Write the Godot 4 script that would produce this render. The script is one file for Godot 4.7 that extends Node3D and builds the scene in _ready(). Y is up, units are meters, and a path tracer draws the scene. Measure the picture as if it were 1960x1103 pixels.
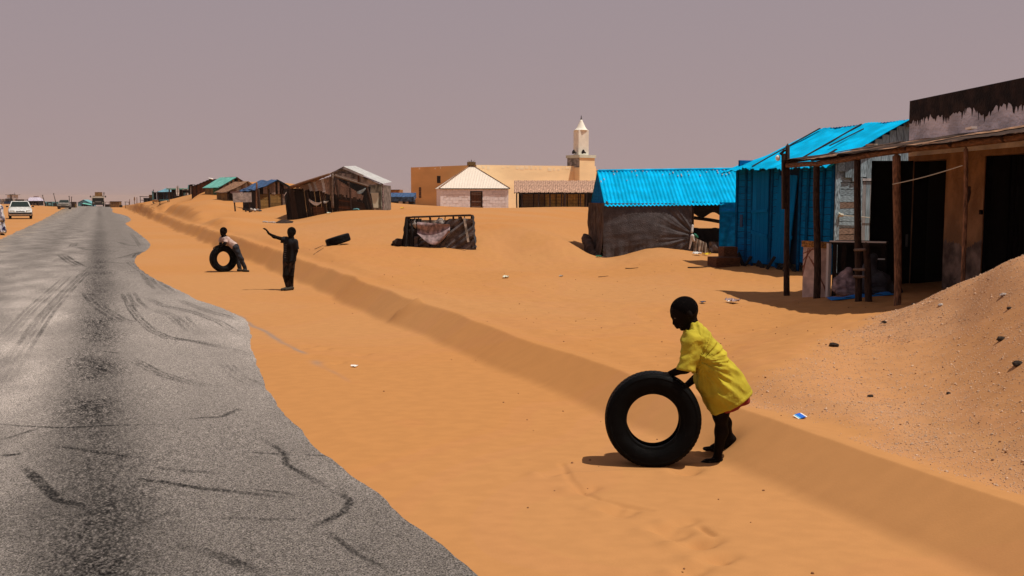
extends Node3D
# A sand-swept roadside village: metres, y up, the camera 1.75 m above the asphalt looking along -z.

const ROAD_ALONG := Vector2(-0.38099, -0.92458)
const ROAD_RIGHT := Vector2(0.92458, -0.38099)
var rng := RandomNumberGenerator.new()
var used := {}
var M := {}
var T := {}
var cube := BoxMesh.new()
var n_soft := FastNoiseLite.new()
var n_rough := FastNoiseLite.new()
var n_fold := FastNoiseLite.new()


func _ready() -> void:
	rng.seed = 7
	# --- camera, sky, sun, exposure
	var cam := Camera3D.new()
	cam.name = "camera"
	cam.position = Vector3(0, 1.75, 0)
	cam.rotation_degrees = Vector3(-5.204, 0, 0)
	cam.fov = 32.29
	cam.near = 0.1
	cam.far = 9000.0
	add_child(cam)
	cam.current = true
	var sky_mat := ProceduralSkyMaterial.new()
	sky_mat.sky_top_color = Color8(148, 141, 152)
	sky_mat.sky_horizon_color = Color8(170, 149, 147)
	sky_mat.sky_curve = 0.17
	sky_mat.ground_horizon_color = Color8(170, 149, 147)
	sky_mat.ground_bottom_color = Color8(150, 120, 100)
	sky_mat.sun_angle_max = 2.0
	sky_mat.sun_curve = 0.05
	var sky := Sky.new()
	sky.sky_material = sky_mat
	var env := Environment.new()
	env.background_mode = Environment.BG_SKY
	env.sky = sky
	env.tonemap_mode = Environment.TONE_MAPPER_LINEAR
	env.tonemap_exposure = 1.0
	env.fog_enabled = true
	env.fog_density = 0.00018
	env.fog_light_color = Color8(196, 172, 160)
	env.sdfgi_enabled = true
	env.ssao_enabled = true
	env.ssil_enabled = true
	var world := WorldEnvironment.new()
	world.name = "world"
	world.environment = env
	add_child(world)
	var sun := DirectionalLight3D.new()
	sun.name = "sun"
	sun.light_energy = 1.4
	sun.light_color = Color(1.0, 0.965, 0.91)
	sun.light_angular_distance = 0.5
	sun.shadow_enabled = true
	add_child(sun)
	sun.look_at_from_position(Vector3.ZERO, -Vector3(0.369, 0.92, 0.127), Vector3.RIGHT)

	n_soft.seed = 3
	n_soft.frequency = 0.35
	n_soft.fractal_octaves = 3
	n_rough.seed = 5
	n_rough.frequency = 2.6
	n_rough.fractal_octaves = 3
	n_fold.seed = 9
	n_fold.frequency = 1.0
	n_fold.fractal_octaves = 2
	make_materials()
	prepare_terrain()
	build_ground()
	build_road()
	build_mosque()
	build_white_house()
	build_colonnade()
	build_shop()
	build_blue_shed()
	build_tent_hall()
	build_collapsed_hut()
	build_metal_hut()
	build_far_huts()
	build_left_side()
	build_tarp_stall()
	build_canopy_things()
	build_vehicles()
	build_people()
	build_small_things()


# ---------------------------------------------------------------- helpers
func numbered(called: String) -> String:
	if not used.has(called):
		used[called] = 0
		return called
	used[called] += 1
	return "%s_%03d" % [called, used[called]]


func thing(called: String, label: String, category: String, at := Vector3.ZERO, turn := 0.0, group := "") -> Node3D:
	var o := Node3D.new()
	o.name = numbered(called)
	o.position = at
	o.rotation.y = turn
	add_child(o)
	tag(o, label, category, group)
	return o


func tag(o: Node3D, label: String, category: String, group := "") -> void:
	o.set_meta("label", label)
	o.set_meta("category", category)
	if group != "":
		o.set_meta("group", group)


func part(called: String, mesh: Mesh, mat: Material, parent: Node3D, at := Transform3D()) -> MeshInstance3D:
	var o := MeshInstance3D.new()
	o.name = numbered(called) if parent == self else called
	o.mesh = mesh
	o.material_override = mat
	o.transform = at
	parent.add_child(o, true)
	return o


func block(called: String, parent: Node3D, mat: Material, centre: Vector3, size: Vector3, turn := Basis()) -> MeshInstance3D:
	return part(called, cube, mat, parent, Transform3D(turn * Basis.from_scale(size), centre))


# a straight board from a to b, its broad face turned to «facing»
func board(called: String, parent: Node3D, mat: Material, a: Vector3, b: Vector3, wide: float, thick: float, facing := Vector3(0, 0, 1)) -> MeshInstance3D:
	var x := (b - a).normalized()
	var y := facing.cross(x).normalized()
	var z := x.cross(y)
	var bs := Basis(x * a.distance_to(b), y * wide, z * thick)
	return part(called, cube, mat, parent, Transform3D(bs, (a + b) / 2.0))


# a surface of nu x nv cells from a function of (u, v) in 0..1; front on the side of u x v unless flipped
func surf(nu: int, nv: int, fn: Callable, flip := false, closed := false) -> ArrayMesh:
	var st := SurfaceTool.new()
	st.begin(Mesh.PRIMITIVE_TRIANGLES)
	st.set_smooth_group(0)
	for j in nv + 1:
		for i in nu + 1:
			var u := float(i) / nu
			if closed and i == nu:
				u = 0.0
			st.set_uv(Vector2(float(i) / nu, float(j) / nv))
			st.add_vertex(fn.call(u, float(j) / nv))
	for j in nv:
		for i in nu:
			var a := j * (nu + 1) + i
			var b := a + 1
			var c := a + nu + 1
			var d := c + 1
			if flip:
				for k in [a, b, d, a, d, c]:
					st.add_index(k)
			else:
				for k in [a, d, b, a, c, d]:
					st.add_index(k)
	st.generate_normals()
	return st.commit()


# a slightly crooked tapered pole
func pole_mesh(a: Vector3, b: Vector3, r0: float, r1: float, crook := 0.0, sides := 8) -> ArrayMesh:
	var d := (b - a).normalized()
	var x := d.cross(Vector3(0.31, 0.2, 0.93)).normalized()
	var y := d.cross(x)
	var k1 := rng.randf_range(-1, 1) * crook
	var k2 := rng.randf_range(-1, 1) * crook
	var fn := func(u: float, v: float) -> Vector3:
		var w := clampf(v * 1.2 - 0.1, 0.0, 1.0)
		var r := lerpf(r0, r1, w) * (0.0 if v < 0.01 or v > 0.99 else 1.0)
		var bend := sin(w * PI) * k1 * x + sin(w * TAU) * k2 * y
		return a.lerp(b, w) + bend + (x * cos(u * TAU) + y * sin(u * TAU)) * r
	return surf(sides, 10, fn, true, true)


func pole(called: String, parent: Node3D, mat: Material, a: Vector3, b: Vector3, r0: float, r1 := -1.0, crook := 0.0) -> MeshInstance3D:
	return part(called, pole_mesh(a, b, r0, r1 if r1 > 0.0 else r0, crook), mat, parent)


# a solid from a polygon in the x-y plane, from z0 to z1
func prism(poly: PackedVector2Array, z0: float, z1: float) -> ArrayMesh:
	var st := SurfaceTool.new()
	st.begin(Mesh.PRIMITIVE_TRIANGLES)
	st.set_smooth_group(-1)
	var centre := Vector2.ZERO
	for p in poly:
		centre += p / poly.size()
	var ix := Geometry2D.triangulate_polygon(poly)
	for k in range(0, ix.size(), 3):
		var a := poly[ix[k]]
		var b := poly[ix[k + 1]]
		var c := poly[ix[k + 2]]
		tri(st, Vector3(a.x, a.y, z1), Vector3(b.x, b.y, z1), Vector3(c.x, c.y, z1), Vector3(0, 0, 1))
		tri(st, Vector3(a.x, a.y, z0), Vector3(b.x, b.y, z0), Vector3(c.x, c.y, z0), Vector3(0, 0, -1))
	var cw := Geometry2D.is_polygon_clockwise(poly)
	for k in poly.size():
		var a := poly[k]
		var b := poly[(k + 1) % poly.size()]
		var n := Vector3(b.y - a.y, a.x - b.x, 0) * (-1.0 if cw else 1.0)
		face(st, [Vector3(a.x, a.y, z0), Vector3(b.x, b.y, z0), Vector3(b.x, b.y, z1), Vector3(a.x, a.y, z1)], n)
	st.generate_normals()
	return st.commit()


func tri(st: SurfaceTool, a: Vector3, b: Vector3, c: Vector3, out: Vector3) -> void:
	if (b - a).cross(c - a).dot(out) > 0.0:
		st.add_vertex(a)
		st.add_vertex(c)
		st.add_vertex(b)
	else:
		st.add_vertex(a)
		st.add_vertex(b)
		st.add_vertex(c)


func face(st: SurfaceTool, p: Array, out: Vector3) -> void:
	for k in range(1, p.size() - 1):
		tri(st, p[0], p[k], p[k + 1], out)


# a closed solid from eight corners: four below, four above, in the same order
func hexa(p: Array) -> ArrayMesh:
	var st := SurfaceTool.new()
	st.begin(Mesh.PRIMITIVE_TRIANGLES)
	st.set_smooth_group(-1)
	var mid := Vector3.ZERO
	for q in p:
		mid += q / 8.0
	for f in [[0, 1, 2, 3], [4, 5, 6, 7], [0, 1, 5, 4], [1, 2, 6, 5], [2, 3, 7, 6], [3, 0, 4, 7]]:
		var q := [p[f[0]], p[f[1]], p[f[2]], p[f[3]]]
		face(st, q, (q[0] + q[1] + q[2] + q[3]) / 4.0 - mid)
	st.generate_normals()
	return st.commit()


# a solid turned about the y axis from (radius, height) pairs
func lathe(profile: Array, sides: int) -> ArrayMesh:
	var n := profile.size() - 1
	var fn := func(u: float, v: float) -> Vector3:
		var p: Vector2 = profile[roundi(v * n)]
		return Vector3(cos(u * TAU) * p.x, p.y, sin(u * TAU) * p.x)
	return surf(sides, n, fn, false, true)


# corrugated sheet: from corner o along u (across the waves) and v (down the slope)
func corrugated(o: Vector3, u: Vector3, v: Vector3, waves: int, high: float, wobble := 0.0, shift := 0.0) -> ArrayMesh:
	var n := u.cross(v).normalized()
	if n.y < 0.0:
		n = -n
	var fn := func(a: float, b: float) -> Vector3:
		var p := o + u * a + v * b
		var rag := n_rough.get_noise_2d(floorf(a * waves * 0.2) * 3.1 + shift, 0.5) * 0.05 * wobble
		p += v.normalized() * rag * (1.0 if b > 0.99 else 0.0)
		return p + n * (sin(a * waves * TAU + shift) * high + n_soft.get_noise_2d(a * 7.0 + shift, b * 5.0) * wobble)
	var top := surf(waves * 6, 8, fn, u.cross(v).y > 0.0)
	return top


# a smooth solid round joined capsules ["c", a, b, ra, rb] and ellipsoids ["e", centre, radii, basis]
func blob(prims: Array, cell: float, k: float, cuts := [], warp: Variant = null) -> ArrayMesh:
	var lo := Vector3.INF
	var hi := -Vector3.INF
	var boxes := []
	for p in prims:
		var a: Vector3
		var b: Vector3
		if p[0] == "c":
			var r := maxf(p[3], p[4]) * Vector3.ONE
			a = (p[1] as Vector3).min(p[2]) - r
			b = (p[1] as Vector3).max(p[2]) + r
		else:
			var r := maxf(p[2].x, maxf(p[2].y, p[2].z)) * Vector3.ONE
			a = p[1] - r
			b = p[1] + r
		boxes.append([a, b])
		lo = lo.min(a)
		hi = hi.max(b)
	var pad := k + 2.5 * cell + (0.02 if warp != null else 0.0)
	lo -= Vector3.ONE * pad
	hi += Vector3.ONE * pad
	var nx := ceili((hi.x - lo.x) / cell) + 1
	var ny := ceili((hi.y - lo.y) / cell) + 1
	var nz := ceili((hi.z - lo.z) / cell) + 1
	var f := PackedFloat32Array()
	f.resize(nx * ny * nz)
	f.fill(1.0)
	for q in prims.size():
		var p: Array = prims[q]
		var a: Vector3 = boxes[q][0] - Vector3.ONE * pad
		var b: Vector3 = boxes[q][1] + Vector3.ONE * pad
		var i0 := maxi(0, int((a.x - lo.x) / cell))
		var i1 := mini(nx, int((b.x - lo.x) / cell) + 1)
		var j0 := maxi(0, int((a.y - lo.y) / cell))
		var j1 := mini(ny, int((b.y - lo.y) / cell) + 1)
		var k0 := maxi(0, int((a.z - lo.z) / cell))
		var k1 := mini(nz, int((b.z - lo.z) / cell) + 1)
		var is_c: bool = p[0] == "c"
		var pa: Vector3 = p[1]
		var ab: Vector3 = (p[2] - pa) if is_c else Vector3.ZERO
		var len2 := maxf(ab.length_squared(), 1e-9)
		var ra: float = p[3] if is_c else 0.0
		var rd: float = (p[4] - ra) if is_c else 0.0
		var rad: Vector3 = Vector3.ONE if is_c else p[2]
		var small := minf(rad.x, minf(rad.y, rad.z))
		var inv := Basis()
		if not is_c and p.size() > 3:
			inv = (p[3] as Basis).inverse()
		for kk in range(k0, k1):
			for jj in range(j0, j1):
				var at := (kk * ny + jj) * nx
				for ii in range(i0, i1):
					var w := lo + Vector3(ii, jj, kk) * cell - pa
					var d: float
					if is_c:
						var h := clampf(w.dot(ab) / len2, 0.0, 1.0)
						d = (w - ab * h).length() - ra - rd * h
					else:
						w = inv * w
						d = ((w / rad).length() - 1.0) * small
					var old := f[at + ii]
					var g := maxf(k - absf(old - d), 0.0) / k
					f[at + ii] = minf(old, d) - g * g * k * 0.25
	if warp != null or cuts.size():
		for kk in nz:
			for jj in ny:
				for ii in nx:
					var at := (kk * ny + jj) * nx + ii
					if f[at] > pad:
						continue
					var p := lo + Vector3(ii, jj, kk) * cell
					if warp != null:
						f[at] += warp.call(p)
					for c in cuts:
						f[at] = maxf(f[at], (p - c[0]).dot(c[1]))
	# surface nets
	var vid := PackedInt32Array()
	vid.resize(nx * ny * nz)
	vid.fill(-1)
	var verts := PackedVector3Array()
	var index := PackedInt32Array()
	var off := [0, 1, nx, nx + 1, nx * ny, nx * ny + 1, nx * ny + nx, nx * ny + nx + 1]
	var edges := [[0, 1], [0, 2], [0, 4], [1, 3], [1, 5], [2, 3], [2, 6], [3, 7], [4, 5], [4, 6], [5, 7], [6, 7]]
	for kk in nz - 1:
		for jj in ny - 1:
			for ii in nx - 1:
				var at := (kk * ny + jj) * nx + ii
				if absf(f[at]) > 3.0 * cell:
					continue
				var inside := 0
				for o in off:
					if f[at + o] < 0.0:
						inside += 1
				if inside == 0 or inside == 8:
					continue
				var sum := Vector3.ZERO
				var n := 0
				for e in edges:
					var a := f[at + off[e[0]]]
					var b := f[at + off[e[1]]]
					if (a < 0.0) != (b < 0.0):
						var s := a / (a - b)
						var pa := Vector3(e[0] & 1, (e[0] >> 1) & 1, e[0] >> 2)
						var pb := Vector3(e[1] & 1, (e[1] >> 1) & 1, e[1] >> 2)
						sum += pa.lerp(pb, s)
						n += 1
				vid[at] = verts.size()
				verts.append(lo + (Vector3(ii, jj, kk) + sum / n) * cell)
	var step := [1, nx, nx * ny]
	for kk in range(1, nz - 1):
		for jj in range(1, ny - 1):
			for ii in range(1, nx - 1):
				var at := (kk * ny + jj) * nx + ii
				var a := f[at]
				if absf(a) > 3.0 * cell:
					continue
				for ax in 3:
					var b := f[at + step[ax]]
					if (a < 0.0) == (b < 0.0):
						continue
					var p: int = step[(ax + 1) % 3]
					var q: int = step[(ax + 2) % 3]
					var v0 := vid[at]
					var v1 := vid[at - p]
					var v2 := vid[at - p - q]
					var v3 := vid[at - q]
					if v0 < 0 or v1 < 0 or v2 < 0 or v3 < 0:
						continue
					if a < 0.0:
						index.append_array([v0, v2, v1, v0, v3, v2])
					else:
						index.append_array([v0, v1, v2, v0, v2, v3])
	var normals := PackedVector3Array()
	normals.resize(verts.size())
	for t in range(0, index.size(), 3):
		var n := (verts[index[t + 2]] - verts[index[t]]).cross(verts[index[t + 1]] - verts[index[t]])
		for c in 3:
			normals[index[t + c]] += n
	for t in normals.size():
		normals[t] = normals[t].normalized()
	var arr := []
	arr.resize(Mesh.ARRAY_MAX)
	arr[Mesh.ARRAY_VERTEX] = verts
	arr[Mesh.ARRAY_NORMAL] = normals
	arr[Mesh.ARRAY_INDEX] = index
	var mesh := ArrayMesh.new()
	mesh.add_surface_from_arrays(Mesh.PRIMITIVE_TRIANGLES, arr)
	return mesh


func joined(meshes: Array) -> ArrayMesh:
	var st := SurfaceTool.new()
	st.begin(Mesh.PRIMITIVE_TRIANGLES)
	for m in meshes:
		st.append_from(m, 0, Transform3D())
	return st.commit()


# ---------------------------------------------------------------- materials
func noise_tex(freq: float, lo: float, hi: float, s: int, octaves := 4, side := 512, kind := FastNoiseLite.TYPE_SIMPLEX_SMOOTH) -> NoiseTexture2D:
	var n := FastNoiseLite.new()
	n.noise_type = kind
	n.seed = s
	n.frequency = freq
	n.fractal_octaves = octaves
	var t := NoiseTexture2D.new()
	t.width = side
	t.height = side
	t.seamless = true
	t.noise = n
	var g := Gradient.new()
	g.set_color(0, Color(lo, lo, lo))
	g.set_color(1, Color(hi, hi, hi))
	g.set_offset(0, 0.25)
	g.set_offset(1, 0.75)
	t.color_ramp = g
	return t


func bump_tex(freq: float, strength: float, s: int, octaves := 4, side := 512) -> NoiseTexture2D:
	var n := FastNoiseLite.new()
	n.seed = s
	n.frequency = freq
	n.fractal_octaves = octaves
	var t := NoiseTexture2D.new()
	t.width = side
	t.height = side
	t.seamless = true
	t.as_normal_map = true
	t.bump_strength = strength
	t.noise = n
	return t


func mat(key: String, c: Color, rough := 0.9, tex: Texture2D = null, scale := Vector3.ONE, bump: Texture2D = null, world := true, offset := Vector3.ZERO) -> StandardMaterial3D:
	var m := StandardMaterial3D.new()
	m.resource_name = key
	m.albedo_color = c.linear_to_srgb()
	m.roughness = rough
	m.metallic_specular = 0.35
	if tex:
		m.albedo_texture = tex
	if bump:
		m.normal_enabled = true
		m.normal_texture = bump
	m.uv1_triplanar = true
	m.uv1_world_triplanar = world
	m.uv1_scale = scale
	m.uv1_offset = offset
	M[key] = m
	return m


func make_materials() -> void:
	T.blot = noise_tex(0.012, 0.55, 1.0, 1, 5)
	T.soft = noise_tex(0.01, 0.8, 1.0, 2, 4)
	T.faint = noise_tex(0.01, 0.93, 1.0, 13, 4)
	T.dirt = noise_tex(0.008, 0.86, 1.0, 12, 6)
	T.fine = noise_tex(0.09, 0.6, 1.0, 3, 3)
	T.wood = noise_tex(0.02, 0.5, 1.0, 4, 5)
	T.worn = noise_tex(0.016, 0.1, 1.0, 5, 6)
	T.b_fine = bump_tex(0.08, 3.0, 6)
	T.b_soft = bump_tex(0.015, 8.0, 7)
	T.b_grain = bump_tex(0.25, 3.0, 8, 2)
	var grain := Vector3(0.35, 1.6, 0.7)
	# boards: five tones of each wood, the grain along the board
	for k in 4:
		var o := Vector3(k * 0.37, k * 0.21, k * 0.13)
		var v: float = [1.0, 0.76, 0.88, 0.6][k]
		mat("brown_%d" % k, Color(0.075 * v, 0.038 * v, 0.021 * v), 0.85, T.wood, grain, T.b_fine, false, o)
		mat("grey_%d" % k, Color(0.44 * v, 0.31 * v, 0.24 * v), 0.9, T.wood, grain, T.b_fine, false, o)
		mat("pale_%d" % k, Color(0.70 * v, 0.70 * v, 0.72 * v), 0.85, T.wood, grain, T.b_fine, false, o)
		mat("bluegrey_%d" % k, Color(0.44 * v, 0.60 * v, 0.70 * v), 0.85, T.wood, grain, T.b_fine, false, o)
		mat("blue_%d" % k, Color(0.0, 0.17 * (0.6 + 0.4 * v), 0.47 * (0.6 + 0.4 * v)), 0.8, T.soft, grain, T.b_fine, false, o).metallic_specular = 0.1
		mat("ochre_%d" % k, Color(0.40 * v, 0.235 * v, 0.07 * v), 0.85, T.wood, grain, T.b_fine, false, o)
		mat("dark_%d" % k, Color(0.020 * v, 0.011 * v, 0.007 * v), 0.9, T.wood, grain, T.b_fine, false, o)
		mat("rust_%d" % k, Color(0.20 * v, 0.075 * v, 0.028 * v), 0.85, T.wood, grain, T.b_fine, false, o)
	var post := Vector3(4, 0.7, 4)
	mat("post", Color(0.30, 0.145, 0.075), 0.8, T.wood, post, T.b_fine)
	mat("post_dark", Color(0.06, 0.03, 0.018), 0.85, T.wood, post, T.b_fine)
	mat("post_grey", Color(0.22, 0.15, 0.11), 0.85, T.wood, post, T.b_fine)
	mat("beam", Color(0.22, 0.105, 0.055), 0.8, T.wood, Vector3(3, 3, 0.6), T.b_fine)
	mat("blue_dark", Color(0.0, 0.075, 0.21), 0.8, T.soft, Vector3.ONE).metallic_specular = 0.1
	mat("shed_gap", Color(0.002, 0.02, 0.06), 0.9)
	mat("blue_roof", Color(0.0, 0.48, 0.86), 0.85, T.soft, Vector3(0.4, 0.4, 0.4)).metallic_specular = 0.12
	mat("teal_roof", Color(0.16, 0.50, 0.42), 0.6, T.soft, Vector3(0.3, 0.3, 0.3))
	mat("blue_tarp", Color(0.05, 0.13, 0.29), 0.6, T.blot, Vector3(0.5, 0.5, 0.5), T.b_soft)
	mat("tan_roof", Color(0.38, 0.20, 0.11), 0.85, T.wood, Vector3(0.8, 0.8, 0.3))
	mat("zinc", Color(0.62, 0.62, 0.60), 0.4, T.soft, Vector3(0.5, 0.5, 0.5))
	mat("zinc_dull", Color(0.26, 0.23, 0.21), 0.6, T.blot, Vector3(0.4, 0.4, 0.4))
	mat("green_paint", Color(0.33, 0.36, 0.30), 0.7, T.blot, Vector3(0.6, 0.25, 0.6))
	mat("green_door", Color(0.02, 0.12, 0.04), 0.7, T.soft, Vector3.ONE)
	mat("white_metal_roof", Color(0.74, 0.65, 0.55), 0.6, T.faint, Vector3(0.7, 0.25, 0.7))
	mat("house_wall", Color(0.86, 0.80, 0.80), 0.9, T.faint, Vector3(0.35, 0.5, 0.35))
	mat("house_block", Color(0.88, 0.81, 0.81), 0.9, T.faint, Vector3(0.5, 0.7, 0.5))
	mat("house_block_b", Color(0.80, 0.72, 0.71), 0.9, T.faint, Vector3(0.5, 0.7, 0.5))
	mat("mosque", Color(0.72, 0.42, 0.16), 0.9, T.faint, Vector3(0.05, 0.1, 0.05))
	mat("mosque_sunlit_tone", Color(0.95, 0.72, 0.42), 0.9, T.faint, Vector3(0.05, 0.1, 0.05))  # same plaster as the left wall, sunlit brightness put into its colour
	mat("mosque_trim", Color(0.90, 0.74, 0.50), 0.9, T.faint, Vector3(0.15, 0.3, 0.15))
	mat("white_plaster", Color(0.85, 0.81, 0.70), 0.85, T.faint, Vector3(0.4, 0.25, 0.4))
	mat("green_white", Color(0.62, 0.64, 0.52), 0.85, T.faint, Vector3(0.4, 0.25, 0.4))
	mat("thatch", Color(0.66, 0.41, 0.29), 0.95, T.blot, Vector3(1.2, 0.5, 0.8), T.b_fine)
	mat("black_cloth", Color(0.014, 0.012, 0.012), 0.85, T.soft, Vector3.ONE)
	mat("dark_cloth", Color(0.086, 0.072, 0.074), 0.7, T.soft, Vector3(0.7, 0.7, 0.7), T.b_fine)
	mat("brown_cloth", Color(0.10, 0.055, 0.035), 0.8, T.blot, Vector3(0.8, 0.3, 0.8), T.b_fine)
	mat("grey_cloth", Color(0.155, 0.125, 0.12), 0.75, T.blot, Vector3(0.6, 0.6, 0.6), T.b_fine)
	mat("canvas", Color(0.52, 0.44, 0.36), 0.85, T.blot, Vector3(0.8, 0.8, 0.8), T.b_fine)
	mat("white_cloth", Color(0.74, 0.70, 0.66), 0.8, T.soft, Vector3.ONE)
	mat("lilac_cloth", Color(0.62, 0.56, 0.68), 0.8, T.soft, Vector3.ONE)
	mat("pink_cloth", Color(0.42, 0.30, 0.30), 0.8, T.blot, Vector3(1.2, 1.2, 1.2))
	mat("black_metal", Color(0.006, 0.005, 0.005), 0.9, T.soft, Vector3.ONE).metallic_specular = 0.05
	mat("black_and_shade", Color(0.012, 0.009, 0.008), 0.95)  # near-black for dark goods, and for shade put into rooms and openings
	mat("shop_wall", Color(0.40, 0.22, 0.11), 0.9, T.soft, Vector3(0.5, 0.3, 0.5), T.b_fine)
	mat("shop_white", Color(0.88, 0.80, 0.80), 0.9, T.soft, Vector3(0.25, 0.4, 0.25), T.b_fine)
	mat("shop_grey", Color(0.30, 0.22, 0.18), 0.9, T.blot, Vector3(0.4, 0.4, 0.4), T.b_fine)
	mat("shop_brown", Color(0.042, 0.022, 0.014), 0.9, T.blot, Vector3(0.5, 0.5, 0.5), T.b_fine)
	mat("counter_white", Color(0.62, 0.45, 0.38), 0.8, T.soft, Vector3.ONE)
	mat("counter_edge", Color(0.42, 0.20, 0.05), 0.8, T.wood, Vector3(2, 2, 2))
	mat("pattern_red", Color(0.20, 0.075, 0.05), 0.8)
	mat("rope", Color(0.5, 0.47, 0.38), 0.9)
	mat("bulb", Color(0.8, 0.76, 0.7), 0.2)
	mat("rubber", Color(0.0035, 0.0035, 0.0035), 0.42, T.soft, Vector3(2, 2, 2), T.b_grain).metallic_specular = 0.16
	mat("skin", Color(0.008, 0.0048, 0.0034), 0.7, T.soft, Vector3(4, 4, 4)).metallic_specular = 0.18
	mat("hair", Color(0.004, 0.0033, 0.0033), 0.95, null, Vector3.ONE, T.b_grain).metallic_specular = 0.08
	mat("palm", Color(0.09, 0.05, 0.035), 0.7)
	mat("yellow_shirt", Color(0.48, 0.395, 0.030), 0.9, T.dirt, Vector3(1.7, 1.3, 1.7), T.b_soft).normal_scale = 0.6
	mat("red_shorts", Color(0.28, 0.035, 0.03), 0.85, T.soft, Vector3(3, 3, 3))
	mat("navy_shirt", Color(0.011, 0.011, 0.014), 0.85, T.soft, Vector3(3, 3, 3))
	mat("shirt_print", Color(0.16, 0.13, 0.11), 0.85)
	mat("brown_trousers", Color(0.045, 0.024, 0.015), 0.85, T.blot, Vector3(2, 2, 2))
	mat("blue_jeans", Color(0.030, 0.032, 0.042), 0.85, T.blot, Vector3(2, 2, 2))
	mat("pink_shirt", Color(0.55, 0.40, 0.35), 0.85, T.soft, Vector3(2, 2, 2))
	mat("sandal", Color(0.03, 0.022, 0.014), 0.8)
	mat("car_white", Color(0.70, 0.70, 0.68), 0.35, T.soft, Vector3(0.7, 0.7, 0.7))
	mat("car_dark", Color(0.025, 0.025, 0.024), 0.4)
	mat("car_grey", Color(0.16, 0.14, 0.12), 0.4)
	mat("glass", Color(0.012, 0.022, 0.020), 0.12)
	mat("lamp_glass", Color(0.30, 0.27, 0.20), 0.2)
	mat("trim", Color(0.016, 0.014, 0.013), 0.6)
	mat("rim_metal", Color(0.12, 0.11, 0.1), 0.5, null).metallic = 0.3
	mat("cream_paint", Color(0.66, 0.58, 0.46), 0.6, T.soft, Vector3.ONE)
	mat("cargo", Color(0.30, 0.155, 0.055), 0.9, T.blot, Vector3(0.6, 0.6, 0.6))
	mat("pale_blue_cloth", Color(0.42, 0.58, 0.64), 0.8, T.soft, Vector3.ONE)
	mat("shelter_sunlit_yellow", Color(0.78, 0.52, 0.12), 0.85, T.soft, Vector3(0.5, 0.5, 0.5))  # sunlight on the right-hand boards put into a brighter yellow
	mat("turquoise", Color(0.16, 0.40, 0.44), 0.8, T.soft, Vector3(0.4, 0.4, 0.4))
	mat("sky_blue_tent", Color(0.15, 0.32, 0.40), 0.8, T.soft, Vector3(0.3, 0.3, 0.3))
	mat("deep_blue", Color(0.02, 0.06, 0.15), 0.8, T.soft, Vector3(0.3, 0.3, 0.3))
	mat("curtain_blue", Color(0.05, 0.10, 0.17), 0.8, T.blot, Vector3(0.7, 0.3, 0.7))
	mat("concrete", Color(0.42, 0.37, 0.33), 0.9, T.blot, Vector3(0.3, 0.3, 0.3))
	mat("white_wall", Color(0.70, 0.66, 0.62), 0.9, T.faint, Vector3(0.3, 0.3, 0.3))
	mat("orange_wall", Color(0.40, 0.19, 0.06), 0.9, T.soft, Vector3(0.3, 0.3, 0.3))
	mat("slate_wall", Color(0.075, 0.075, 0.085), 0.9, T.blot, Vector3(0.4, 0.4, 0.4))
	mat("sign_board", Color(0.46, 0.41, 0.38), 0.7, T.soft, Vector3(0.8, 0.8, 0.8))
	mat("eye", Color(0.10, 0.085, 0.075), 0.4)
	mat("sign_mark", Color(0.62, 0.57, 0.52), 0.7)
	mat("stone_dark", Color(0.05, 0.032, 0.022), 0.9, T.blot, Vector3(9, 9, 9))
	mat("clod", Color(0.20, 0.09, 0.04), 0.95)
	mat("stone_pale", Color(0.60, 0.50, 0.44), 0.9, T.blot, Vector3(9, 9, 9))
	mat("pouch_blue", Color(0.015, 0.12, 0.55), 0.35)
	mat("pouch_light", Color(0.10, 0.42, 0.70), 0.35)
	mat("paper", Color(0.75, 0.72, 0.68), 0.8)
	mat("bright_blue", Color(0.01, 0.20, 0.60), 0.5)
	mat("bottle_green", Color(0.02, 0.16, 0.10), 0.3)
	mat("yellow_plastic", Color(0.62, 0.42, 0.02), 0.4)
	mat("leaf", Color(0.05, 0.13, 0.03), 0.7)
	# the robe's print: blue and yellow patches on white
	var g := Gradient.new()
	g.interpolation_mode = Gradient.GRADIENT_INTERPOLATE_CONSTANT
	g.set_color(0, Color(0.02, 0.04, 0.25))
	g.add_point(0.36, Color(0.85, 0.83, 0.85))
	g.add_point(0.56, Color(0.72, 0.62, 0.15))
	g.set_color(g.get_point_count() - 1, Color(0.9, 0.88, 0.9))
	g.set_offset(g.get_point_count() - 1, 0.66)
	var rt := noise_tex(0.012, 0, 1, 21, 2, 256)
	rt.color_ramp = g
	mat("robe", Color(0.9, 0.9, 0.9), 0.8, rt, Vector3(0.9, 0.7, 0.9))


func tone(kind: String) -> StandardMaterial3D:
	return M["%s_%d" % [kind, rng.randi() % 4]]


# ---------------------------------------------------------------- terrain
var field: Image          # dune heights over (bearing, log distance)
const BEARING := 0.95
const V_LO := 1.1
const V_HI := 6.0
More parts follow.
